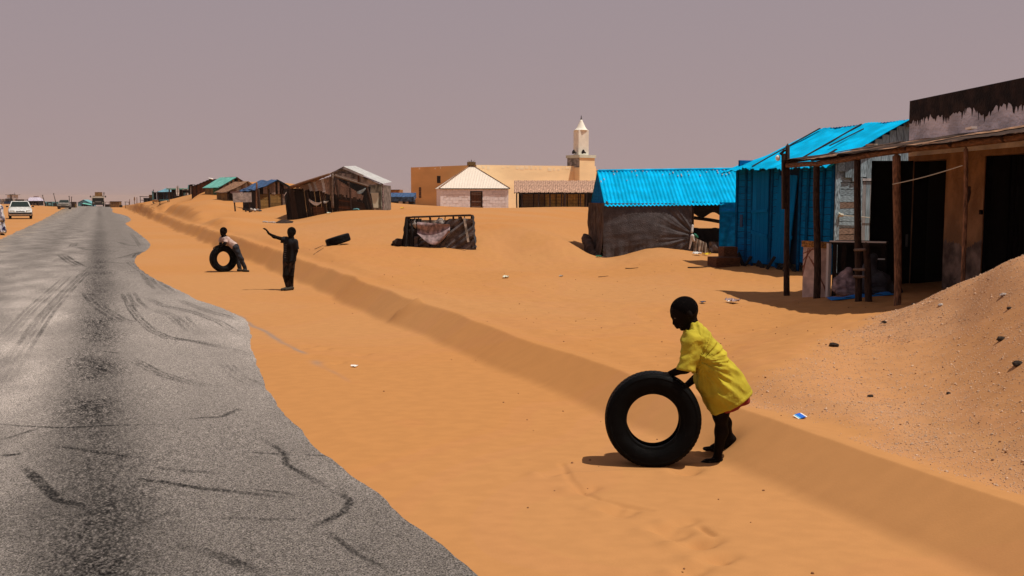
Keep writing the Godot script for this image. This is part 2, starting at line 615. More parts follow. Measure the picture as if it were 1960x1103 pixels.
# where the drifted sand ends on the asphalt: (metres along the road, metres right of the camera)
var sand_edge := [Vector2(-20, 1.7), Vector2(0, 1.62), Vector2(4.2, 1.56), Vector2(5.8, 1.44), Vector2(7.0, 1.34), Vector2(8.1, 1.33), Vector2(9.9, 1.4), Vector2(12, 1.6), Vector2(14.4, 1.86), Vector2(16.2, 1.74), Vector2(17.7, 1.49), Vector2(20.4, 1.25), Vector2(23.3, 0.98), Vector2(26.6, 0.83), Vector2(29.3, 0.82), Vector2(32, 0.98), Vector2(35.6, 1.4), Vector2(39.5, 1.67), Vector2(46, 1.7), Vector2(62, 1.57), Vector2(72, 1.51), Vector2(78, 1.9), Vector2(85, 2.2), Vector2(100, 2.25), Vector2(112, 1.9), Vector2(122, 1.4), Vector2(139, 1.33), Vector2(150, 1.6), Vector2(181, 1.6), Vector2(260, 1.7)]


func dune_points() -> Array:
	return [
		# the bank's crest beside the road
		Vector3(2.585, 0.200, -5.064), Vector3(2.214, 0.200, -5.910), Vector3(1.587, 0.200, -7.085), Vector3(1.007, 0.200, -8.615), Vector3(0.509, 0.220, -9.592), Vector3(-0.120, 0.250, -11.297), Vector3(-0.645, 0.260, -12.200),
		Vector3(-1.330, 0.300, -14.006), Vector3(-2.615, 0.340, -17.122), Vector3(-4.160, 0.420, -20.819), Vector3(-7.069, 0.500, -27.484), Vector3(-10.591, 0.500, -37.402), Vector3(-15.489, 0.500, -50.971), Vector3(-26.777, 0.500, -79.920),
		# the gravel mound and what lies behind it
		Vector3(2.684, 0.231, -5.100), Vector3(2.209, 0.250, -6.060), Vector3(1.702, 0.281, -7.100), Vector3(2.587, 0.234, -5.550), Vector3(3.418, 0.490, -7.400), Vector3(3.382, 0.643, -6.500), Vector3(3.935, 0.862, -7.600), Vector3(3.953, 0.734, -8.700), Vector3(3.281, 0.470, -8.600), Vector3(2.342, 0.375, -7.600), Vector3(2.813, 0.320, -7.900),
		Vector3(1.886, 0.351, -7.800), Vector3(2.262, 0.407, -8.200), Vector3(2.674, 0.455, -8.700), Vector3(3.248, 0.515, -9.300), Vector3(3.730, 0.558, -9.800), Vector3(4.117, 0.651, -10.100), Vector3(4.281, 0.793, -9.900), Vector3(4.325, 0.914, -9.600), Vector3(4.454, 1.080, -9.200), Vector3(4.532, 1.239, -8.800), Vector3(5.9, 1.6, -8.3), Vector3(8.0, 1.7, -7.5),
		Vector3(4.75, 0.42, -11.6), Vector3(5.0, 0.50, -10.9), Vector3(5.5, 0.62, -10.3), Vector3(4.0, 0.30, -12.2), Vector3(6.8, 0.8, -10.6), Vector3(6.6, 0.45, -12.6), Vector3(5.2, 0.38, -13.0), Vector3(6.0, 0.35, -14.2), Vector3(2.668, 0.093, -12.000), Vector3(3.356, 0.163, -12.200), Vector3(3.3, 0.24, -11.6), Vector3(9.0, 0.9, -4.0), Vector3(6.5, 0.5, -2.0),
		# under and before the shop and the sheds
		Vector3(5.136, 0.313, -13.200), Vector3(5.013, 0.249, -14.350), Vector3(4.887, 0.139, -15.970), Vector3(4.854, 0.051, -17.300), Vector3(6.8, 0.3, -16), Vector3(7.4, 0.4, -19),
		Vector3(5.156, 0.257, -22.800), Vector3(5.611, 0.224, -20.500), Vector3(6.282, 0.214, -19.400), Vector3(4.456, 0.205, -22.000), Vector3(2.342, 0.177, -25.900), Vector3(1.958, 0.252, -27.000), Vector3(2.061, 0.240, -25.300), Vector3(3.644, 0.446, -25.700), Vector3(4.320, 0.406, -25.700), Vector3(5.016, 0.319, -25.800), Vector3(5.694, 0.265, -25.800), Vector3(3.050, 0.207, -23.200),
		Vector3(2.869, 0.125, -17.000), Vector3(1.088, 0.106, -17.200), Vector3(0.213, 0.247, -20.200), Vector3(-0.750, 0.190, -17.800), Vector3(1.443, 0.170, -12.400), Vector3(2.799, 0.144, -12.600),
		# the dunes up to the mosque
		Vector3(1.952, 0.552, -31.000), Vector3(1.394, 0.818, -38.000), Vector3(3.245, 0.877, -62.000), Vector3(0.837, 0.833, -80.000), Vector3(6.326, 0.878, -93.000), Vector3(-1.476, 0.721, -94.000), Vector3(-6.396, 0.574, -94.000), Vector3(-10.340, 0.612, -104.000), Vector3(4, 0.6, -60), Vector3(10, 0.6, -100),
		# the half-buried stall and the tyre
		Vector3(-0.962, 0.307, -24.400), Vector3(-1.660, 0.428, -24.300), Vector3(-2.627, 0.486, -24.400), Vector3(-2.865, 0.505, -24.800), Vector3(-1.886, 0.867, -36.000), Vector3(-3.876, 0.939, -37.000), Vector3(-0.662, 0.538, -25.200), Vector3(1.015, 0.712, -25.800), Vector3(1.613, 0.518, -25.600), Vector3(0.425, 0.876, -27.000), Vector3(-0.265, 0.379, -25.200), Vector3(0.262, 0.343, -24.900), Vector3(0.776, 0.308, -24.600), Vector3(1.283, 0.268, -24.400),
		Vector3(-4.397, 0.574, -25.000), Vector3(-4.259, 0.659, -29.000), Vector3(-5.188, 0.499, -26.000),
		# the collapsed hut's dune
		Vector3(-11.107, 0.524, -50.000), Vector3(-10.029, 0.804, -50.400), Vector3(-9.041, 1.008, -50.800), Vector3(-7.224, 1.106, -51.500), Vector3(-8.368, 0.520, -38.000), Vector3(-7.126, 0.769, -40.000), Vector3(-7.328, 0.991, -56.000), Vector3(-7.527, 1.234, -66.000), Vector3(-8.792, 1.062, -60.000),
		Vector3(-13.816, 1.337, -61.000), Vector3(-14.561, 1.183, -60.500), Vector3(-15.181, 0.873, -58.000), Vector3(-14.292, 0.937, -52.000), Vector3(-13.249, 0.862, -46.000), Vector3(-11.569, 0.622, -46.000), Vector3(-11.665, 0.654, -42.000), Vector3(-8.202, 0.560, -34.000),
		Vector3(-17.081, 1.016, -64.000), Vector3(-19.201, 1.573, -68.000), Vector3(-20.202, 1.677, -70.000), Vector3(-22.148, 1.906, -75.000), Vector3(-23.845, 2.075, -78.000), Vector3(-25.714, 1.958, -80.000), Vector3(-18.805, 1.524, -62.000), Vector3(-28.980, 1.842, -88.000), Vector3(-32.286, 1.602, -95.000), Vector3(-36.986, 1.262, -104.000), Vector3(-39.823, 1.187, -108.000), Vector3(-49.642, 0.870, -130.000), Vector3(-61.937, 0.583, -160.000),
		Vector3(-29.235, 3.439, -112.000), Vector3(-21.964, 1.495, -70.000), Vector3(-25.502, 1.203, -75.000), Vector3(-29.300, 1.000, -80.000), Vector3(-19.783, 0.999, -60.000), Vector3(-16.063, 0.882, -52.000), Vector3(-11.740, 0.623, -40.000), Vector3(-21.751, 1.269, -66.000),
		Vector3(-30, 0.3, -220), Vector3(0, 0.5, -220), Vector3(60, 0.5, -200), Vector3(40, 0.5, -60), Vector3(25, 0.4, -30), Vector3(-60, 0.0, -330), Vector3(60, 0.0, -330),
	]


func dune_uv(x: float, z: float) -> Vector2:
	return Vector2(atan2(x, -z) * 2.2, log(sqrt(x * x + z * z) + 2.0))


func prepare_terrain() -> void:
	# a thin-plate spline through the surveyed points
	var pts := dune_points()
	var n := pts.size()
	var q := []
	for p in pts:
		q.append(dune_uv(p.x, p.z))
	var rows := []
	for i in n + 3:
		var r := PackedFloat64Array()
		r.resize(n + 4)
		if i < n:
			for j in n:
				r[j] = spline(q[i].distance_squared_to(q[j])) + (0.0005 if i == j else 0.0)
			r[n] = 1.0
			r[n + 1] = q[i].x
			r[n + 2] = q[i].y
			r[n + 3] = pts[i].y
		else:
			for j in n:
				r[j] = 1.0 if i == n else (q[j].x if i == n + 1 else q[j].y)
		rows.append(r)
	var size := n + 3
	for c in size:
		var best := c
		for r in range(c + 1, size):
			if absf(rows[r][c]) > absf(rows[best][c]):
				best = r
		var top: PackedFloat64Array = rows[best]
		rows[best] = rows[c]
		rows[c] = top
		for r in range(c + 1, size):
			var low: PackedFloat64Array = rows[r]
			var k := low[c] / top[c]
			if k != 0.0:
				for j in range(c, size + 1):
					low[j] -= k * top[j]
				rows[r] = low
	var w := PackedFloat64Array()
	w.resize(size)
	for c in range(size - 1, -1, -1):
		var s: float = rows[c][size]
		for j in range(c + 1, size):
			s -= rows[c][j] * w[j]
		w[c] = s / rows[c][c]
	field = Image.create(160, 120, false, Image.FORMAT_RF)
	for j in 120:
		for i in 160:
			var u := Vector2((i / 159.0 * 2.0 - 1.0) * BEARING * 2.2, lerpf(V_LO, V_HI, j / 119.0))
			var h := w[n] + w[n + 1] * u.x + w[n + 2] * u.y
			for k in n:
				h += w[k] * spline(u.distance_squared_to(q[k]))
			field.set_pixel(i, j, Color(clampf(h, -0.2, 4.5), 0, 0))
	field.resize(640, 480, Image.INTERPOLATE_CUBIC)


func spline(d2: float) -> float:
	return 0.0 if d2 < 1e-12 else 0.5 * d2 * log(d2)


func dune(x: float, z: float) -> float:
	var r := sqrt(x * x + z * z)
	var i := clampf((atan2(x, -z) / BEARING + 1.0) * 0.5, 0.0, 1.0) * 639.0
	var j := clampf((log(r + 2.0) - V_LO) / (V_HI - V_LO), 0.0, 1.0) * 479.0
	var i0 := mini(int(i), 638)
	var j0 := mini(int(j), 478)
	var a := lerpf(field.get_pixel(i0, j0).r, field.get_pixel(i0 + 1, j0).r, i - i0)
	var b := lerpf(field.get_pixel(i0, j0 + 1).r, field.get_pixel(i0 + 1, j0 + 1).r, i - i0)
	return lerpf(a, b, j - j0) * smoothstep(420.0, 240.0, r)


func edge_at(s: float) -> float:
	for k in range(1, sand_edge.size()):
		if s < sand_edge[k].x:
			var a: Vector2 = sand_edge[k - 1]
			var b: Vector2 = sand_edge[k]
			return cubic_interpolate(a.y, b.y, sand_edge[maxi(k - 2, 0)].y, sand_edge[mini(k + 1, sand_edge.size() - 1)].y, clampf((s - a.x) / (b.x - a.x), 0.0, 1.0))
	return 1.7


# the land falls away gently beyond the village
func far_fall(r: float) -> float:
	var d := maxf(0.0, r - 195.0)
	return -0.013 * d * d / (d + 90.0)


func ground(x: float, z: float) -> float:
	var r := sqrt(x * x + z * z)
	var s := x * ROAD_ALONG.x + z * ROAD_ALONG.y
	var t := x * ROAD_RIGHT.x + z * ROAD_RIGHT.y
	var wob := n_soft.get_noise_2d(s * 0.9, 3.0) * (0.05 + minf(maxf(s, 0.0), 80.0) * 0.004)
	if t > -1.0:
		var e := t - edge_at(s) - n_soft.get_noise_2d(s * 3.0, 20.0) * 0.03 - n_soft.get_noise_2d(s * 12.0, 40.0) * 0.014 * clampf(s * 0.06, 0.2, 1.0)
		var h := clampf(e * 0.05, -0.06, 0.014) + smoothstep(0.5, 2.2, e) * 0.010 * n_soft.get_noise_2d(x * 0.22, z * 0.22)
		if e > 0.0 and r < 40.0:   # faint ruts and wind streaks along the verge
			h += smoothstep(0.1, 0.8, e) * (0.0022 * n_soft.get_noise_2d(t * 7.0, s * 0.12) + 0.0006 * n_soft.get_noise_2d(t * 22.0, s * 0.3 + 7.0))
		var brink := 4.06 + wob * 1.2 + n_soft.get_noise_2d(s * 0.25, 77.0) * 0.05
		var a := clampf((t - brink + 0.46) / 0.46, 0.0, 1.0)
		if t > 3.0 and a > 0.0:
			a = a * a * 2.286 if a < 0.25 else (a - 0.125) / 0.875
			var crest := 0.27 + 0.09 * smoothstep(8.0, 18.0, s) + 0.12 * smoothstep(18.0, 34.0, s)
			crest = lerpf(crest, maxf(dune(x, z), 0.05), smoothstep(60.0, 120.0, s))
			var d := lerpf(crest, dune(x, z), smoothstep(0.05, 1.0, t - brink)) if t > brink else crest
			d -= 0.045 * exp(-pow((t - brink - 0.34) / 0.2, 2.0)) * smoothstep(brink - 0.02, brink + 0.1, t)
			if s < 2.0:
				d = lerpf(0.21, d, smoothstep(-6.0, 2.0, s))
			d += n_soft.get_noise_2d(x * 0.55, z * 0.55) * 0.03 * smoothstep(brink + 0.3, brink + 1.5, t)
			var rough := smoothstep(brink + 0.15, brink + 0.7, t) * smoothstep(60.0, 25.0, r)
			if rough > 0.0:
				d += n_rough.get_noise_2d(x * 0.8 - z * 0.5, z * 1.3) * 0.017 * rough
			h = lerpf(h, d, a)
		return h + far_fall(r)
	var edge := lerpf(3.95, 5.5, smoothstep(40.0, 200.0, s)) + n_soft.get_noise_2d(s * 0.8, 60.0) * 0.16
	var e := -t - edge
	var h := clampf(e * 0.06, -0.07, 0.05) + 0.45 * smoothstep(75.0, 140.0, r) * smoothstep(0.5, 9.0, e) + 0.06 * smoothstep(1.0, 6.0, e) * n_soft.get_noise_2d(x * 0.3, z * 0.3)
	return h + far_fall(r)


func on_ground(p: Vector3, lift := 0.0) -> Vector3:
	return Vector3(p.x, ground(p.x, p.z) + lift, p.z)


# how much gravel lies on the sand
func gravel(x: float, z: float) -> float:
	var t := x * ROAD_RIGHT.x + z * ROAD_RIGHT.y
	var n := n_soft.get_noise_2d(x * 1.5, z * 1.5)
	var line := (x - 1.7) * 0.81 + (z + 7.4) * 0.586     # right of the line from the mound's foot to its back
	var a := smoothstep(4.3, 4.7, t + n * 0.35) * smoothstep(-0.1, 0.2, line + n * 0.25)
	return a * (0.55 + 0.45 * smoothstep(-0.25, 0.2, n_soft.get_noise_2d(x * 0.8 + 40.0, z * 0.8)))


func build_ground() -> void:
	# a polar sheet round the camera, fine in front, out to the horizon
	var angles := PackedFloat32Array()
	for i in 40:
		angles.append(lerpf(-PI, -0.62, i / 40.0))
	for i in 760:
		angles.append(lerpf(-0.62, 0.62, i / 760.0))
	for i in 41:
		angles.append(lerpf(0.62, PI, i / 40.0))
	var radii := PackedFloat32Array()
	radii.append(0.02)
	for j in 24:
		radii.append(lerpf(1.0, 3.3, j / 24.0))
	for j in 500:      # one row for each 2 cm of height seen at 6 m, and so on
		radii.append(1.0 / lerpf(1.0 / 3.3, 1.0 / 34.0, j / 500.0))
	for j in 231:
		radii.append(34.0 * pow(260.0 / 34.0, j / 230.0))
	for j in range(1, 40):
		radii.append(260.0 * pow(4500.0 / 260.0, j / 39.0))
	var na := angles.size()
	var nr := radii.size()
	var hs := PackedFloat32Array()
	hs.resize(na * nr)
	for j in nr:
		for i in na:
			hs[j * na + i] = ground(sin(angles[i]) * radii[j], -cos(angles[i]) * radii[j])
	# footprints and dents
	var dents := []
	for line in [[[Vector3(0.318, 0.000, -6.389), Vector3(0.348, 0.000, -6.036), Vector3(0.406, 0.000, -5.779), Vector3(0.485, 0.000, -5.629), Vector3(0.632, 0.000, -5.515), Vector3(0.805, 0.000, -5.391)], 0.02, -0.005], [[Vector3(0.338, 0.000, -6.389), Vector3(0.372, 0.000, -6.036), Vector3(0.434, 0.000, -5.779), Vector3(0.510, 0.000, -5.615)], 0.016, -0.003], [[Vector3(0.170, 0.000, -6.120), Vector3(0.410, 0.000, -6.120), Vector3(0.705, 0.000, -6.172), Vector3(0.996, 0.000, -6.172)], 0.05, 0.008], [[Vector3(0.997, 0.000, -5.148), Vector3(1.027, 0.000, -5.051), Vector3(1.060, 0.000, -4.981)], 0.025, -0.012], [[Vector3(-1.617, 0.100, -13.638), Vector3(-1.418, 0.200, -13.626), Vector3(-1.204, 0.300, -13.649)], 0.10, 0.05]]:
		var way := Curve3D.new()
		for q in line[0]:
			way.add_point(q)
		var length := way.get_baked_length()
		var step: float = line[1] * 0.9
		for k in int(length / step):
			dents.append([way.sample_baked(k * step), line[1], line[2]])
	for p in [Vector3(0.238, 0.000, -6.138), Vector3(0.427, 0.000, -5.810), Vector3(0.608, 0.000, -5.378), Vector3(0.537, 0.000, -5.432), Vector3(0.783, 0.000, -5.075), Vector3(0.845, 0.000, -5.016), Vector3(0.931, 0.000, -4.880), Vector3(0.980, 0.000, -4.891), Vector3(0.883, 0.000, -4.869), Vector3(0.949, 0.000, -4.658), Vector3(1.008, 0.000, -4.658), Vector3(0.833, 0.000, -4.501), Vector3(0.910, 0.000, -5.210), Vector3(1.121, 0.000, -6.225), Vector3(1.076, 0.000, -6.190), Vector3(-2.198, 0.000, -11.336), Vector3(-1.861, 0.000, -10.357), Vector3(-2.389, 0.000, -11.554), Vector3(-1.678, 0.000, -10.923), Vector3(-5.814, 0.000, -25.321), Vector3(-5.758, 0.000, -24.311)]:
		dents.append([p, rng.randf_range(0.05, 0.08), -0.030])
		dents.append([p + Vector3(-0.10, 0, 0.03), 0.06, 0.016])
		dents.append([p + Vector3(0.07, 0, -0.05), 0.045, -0.018])
	dents.append([Vector3(1.371, 0.040, -6.655), 0.10, -0.055])
	dents.append([Vector3(1.474, 0.081, -6.640), 0.08, -0.03])
	dents.append([Vector3(1.192, -0.016, -6.360), 0.05, 0.012])
	for k in 150:
		var a := rng.randf_range(0.0, 0.45)
		var r := rng.randf_range(9.0, 26.0)
		var p := Vector3(sin(a) * r, 0, -cos(a) * r)
		if p.x * ROAD_RIGHT.x + p.z * ROAD_RIGHT.y > 4.8:
			dents.append([p, rng.randf_range(0.06, 0.16), rng.randf_range(-0.03, -0.012)])
	for d in dents:
		var p: Vector3 = d[0]
		var r := sqrt(p.x * p.x + p.z * p.z)
		var ci := int((atan2(p.x, -p.z) + 0.62) / 1.24 * 760.0) + 40
		var cj := radii.bsearch(r)
		var wi := int(d[1] * 2.5 / r / (1.24 / 760.0)) + 2
		var wj := int(d[1] * 2.5 / maxf(0.001, radii[mini(cj + 1, nr - 1)] - radii[mini(cj, nr - 2)])) + 2
		for j in range(maxi(0, cj - wj), mini(nr, cj + wj)):
			for i in range(maxi(0, ci - wi), mini(na, ci + wi)):
				var q := Vector2(sin(angles[i]) * radii[j] - p.x, -cos(angles[i]) * radii[j] - p.z)
				hs[j * na + i] += d[2] * exp(-q.length_squared() / (d[1] * d[1]))
	var verts := PackedVector3Array()
	var normals := PackedVector3Array()
	var colors := PackedColorArray()
	verts.resize(na * nr)
	normals.resize(na * nr)
	colors.resize(na * nr)
	var sand := Color(0.435, 0.200, 0.068)
	var pale := Color(0.437, 0.212, 0.080)
	var deep := Color(0.455, 0.190, 0.054)
	var stony := Color(0.42, 0.218, 0.108)
	for j in nr:
		for i in na:
			var k := j * na + i
			var x := sin(angles[i]) * radii[j]
			var z := -cos(angles[i]) * radii[j]
			verts[k] = Vector3(x, hs[k], z)
			var n1 := n_soft.get_noise_2d(x * 0.35 + 9.0, z * 0.35)
			var c := sand.lerp(pale, clampf(0.5 + n1 * 1.4, 0.0, 1.0))
			c = c.lerp(deep, clampf((hs[k] - 0.3) * 0.5, 0.0, 0.45) * clampf(0.6 - n1, 0.0, 1.0))
			if radii[j] < 40.0:
				c = c.lerp(stony, gravel(x, z) * 0.9)
			if radii[j] < 22.0:       # asphalt showing through thin sand along its buried edge
				var s := x * ROAD_ALONG.x + z * ROAD_ALONG.y
				var t := x * ROAD_RIGHT.x + z * ROAD_RIGHT.y
				if s > 7.0 and s < 17.5 and t > 1.3 and t < 2.6:
					var line := (t - lerpf(1.74, 2.16, clampf((17.0 - s) / 9.0, 0.0, 1.0)) + 0.06 * n_soft.get_noise_2d(s * 2.0, 55.0)) / (0.035 + 0.03 * n_soft.get_noise_2d(s * 1.0, 5.0))
					var bare := exp(-line * line) * smoothstep(-0.12, 0.35, n_soft.get_noise_2d(s * 1.3, 9.0)) * smoothstep(7.0, 9.5, s) * 0.75
					c = c.lerp(Color(0.23, 0.19, 0.165), clampf(bare, 0.0, 1.0))
			colors[k] = c
	for j in nr:
		for i in na:
			var k := j * na + i
			var a := verts[j * na + mini(i + 1, na - 1)] - verts[j * na + maxi(i - 1, 0)]
			var b := verts[mini(j + 1, nr - 1) * na + i] - verts[maxi(j - 1, 0) * na + i]
			normals[k] = a.cross(b).normalized()
			if normals[k].y < 0.0:
				normals[k] = -normals[k]
	var index := PackedInt32Array()
	index.resize((na - 1) * (nr - 1) * 6)
	var w := 0
	for j in nr - 1:
		for i in na - 1:
			var a := j * na + i
			for k in [a, a + na, a + 1, a + 1, a + na, a + na + 1]:
				index[w] = k
				w += 1
	var arr := []
	arr.resize(Mesh.ARRAY_MAX)
	arr[Mesh.ARRAY_VERTEX] = verts
	arr[Mesh.ARRAY_NORMAL] = normals
	arr[Mesh.ARRAY_COLOR] = colors
	arr[Mesh.ARRAY_INDEX] = index
	var mesh := ArrayMesh.new()
	mesh.add_surface_from_arrays(Mesh.PRIMITIVE_TRIANGLES, arr)
	var m := StandardMaterial3D.new()
	m.vertex_color_use_as_albedo = true
	m.albedo_texture = noise_tex(0.015, 0.972, 1.0, 31, 5, 1024)
	m.roughness = 0.95
	m.metallic_specular = 0.2
	m.normal_enabled = true
	m.normal_texture = bump_tex(0.2, 2.0, 32, 3, 1024)
	m.normal_scale = 0.12
	m.uv1_triplanar = true
	m.uv1_world_triplanar = true
	m.uv1_scale = Vector3(0.28, 0.28, 0.42)
	var o := part("sand_ground", mesh, m, self)
	o.set_meta("kind", "structure")
	build_gravel()


func stone_mesh(s: int) -> ArrayMesh:
	var r := RandomNumberGenerator.new()
	r.seed = s
	var st := SurfaceTool.new()
	var sp := SphereMesh.new()
	sp.radius = 1.0
	sp.height = 2.0
	sp.radial_segments = 7
	sp.rings = 4
	st.create_from(sp, 0)
	var arr := st.commit_to_arrays()
	var v: PackedVector3Array = arr[Mesh.ARRAY_VERTEX]
	var nz := FastNoiseLite.new()
	nz.seed = s
	nz.frequency = 0.6
	var mesh := SurfaceTool.new()
	mesh.begin(Mesh.PRIMITIVE_TRIANGLES)
	mesh.set_smooth_group(-1)
	for i in arr[Mesh.ARRAY_INDEX]:
		var p := v[i]
		mesh.add_vertex(p * (1.0 + 0.45 * nz.get_noise_3dv(p * 1.4)) * Vector3(1.0, 0.62, 0.8))
	mesh.generate_normals()
	return mesh.commit()


func build_gravel() -> void:
	# loose grit and pebbles on the mound: nobody could count them
	var m := StandardMaterial3D.new()
	m.vertex_color_use_as_albedo = true
	m.roughness = 0.9
	m.metallic_specular = 0.3
	for kind in 3:
		var mm := MultiMesh.new()
		mm.transform_format = MultiMesh.TRANSFORM_3D
		mm.use_colors = true
		mm.mesh = stone_mesh(50 + kind)
		var where := []
		var tries := 0
		while where.size() < 19000 and tries < 170000:
			tries += 1
			var a := rng.randf_range(0.1, 0.70)
			var r := 4.5 * pow(20.0 / 4.5, rng.randf())
			var x := sin(a) * r
			var z := -cos(a) * r
			var g := gravel(x, z)
			if r > 12.0:
				g *= 0.6
			if g < rng.randf() * 1.05:
				continue
			where.append(Vector2(x, z))
		mm.instance_count = where.size()
		for k in where.size():
			var p: Vector2 = where[k]
			var size := (0.0026 + 0.0034 * pow(rng.randf(), 2.0)) * (0.6 + p.length() * 0.045) + (0.007 if rng.randf() < 0.008 else 0.0)
			var b := Basis.from_euler(Vector3(rng.randf() * 0.6, rng.randf() * TAU, rng.randf() * 0.6)).scaled(Vector3.ONE * size)
			mm.set_instance_transform(k, Transform3D(b, Vector3(p.x, ground(p.x, p.y) + size * 0.2, p.y)))
			var v := rng.randf_range(0.7, 1.05)
			var c := Color(0.58, 0.39, 0.26) if rng.randf() < 0.93 else Color(0.22, 0.12, 0.075)
			mm.set_instance_color(k, Color(c.r * v, c.g * v, c.b * v))
		var o := MultiMeshInstance3D.new()
		o.name = numbered("gravel")
		o.multimesh = mm
		o.material_override = m
		add_child(o)
		o.set_meta("kind", "stuff")
		tag(o, ["pale loose grit scattered over the sand mound", "angular pale pebbles scattered over the sand mound", "flat small pebbles scattered over the sand mound"][kind], "gravel")


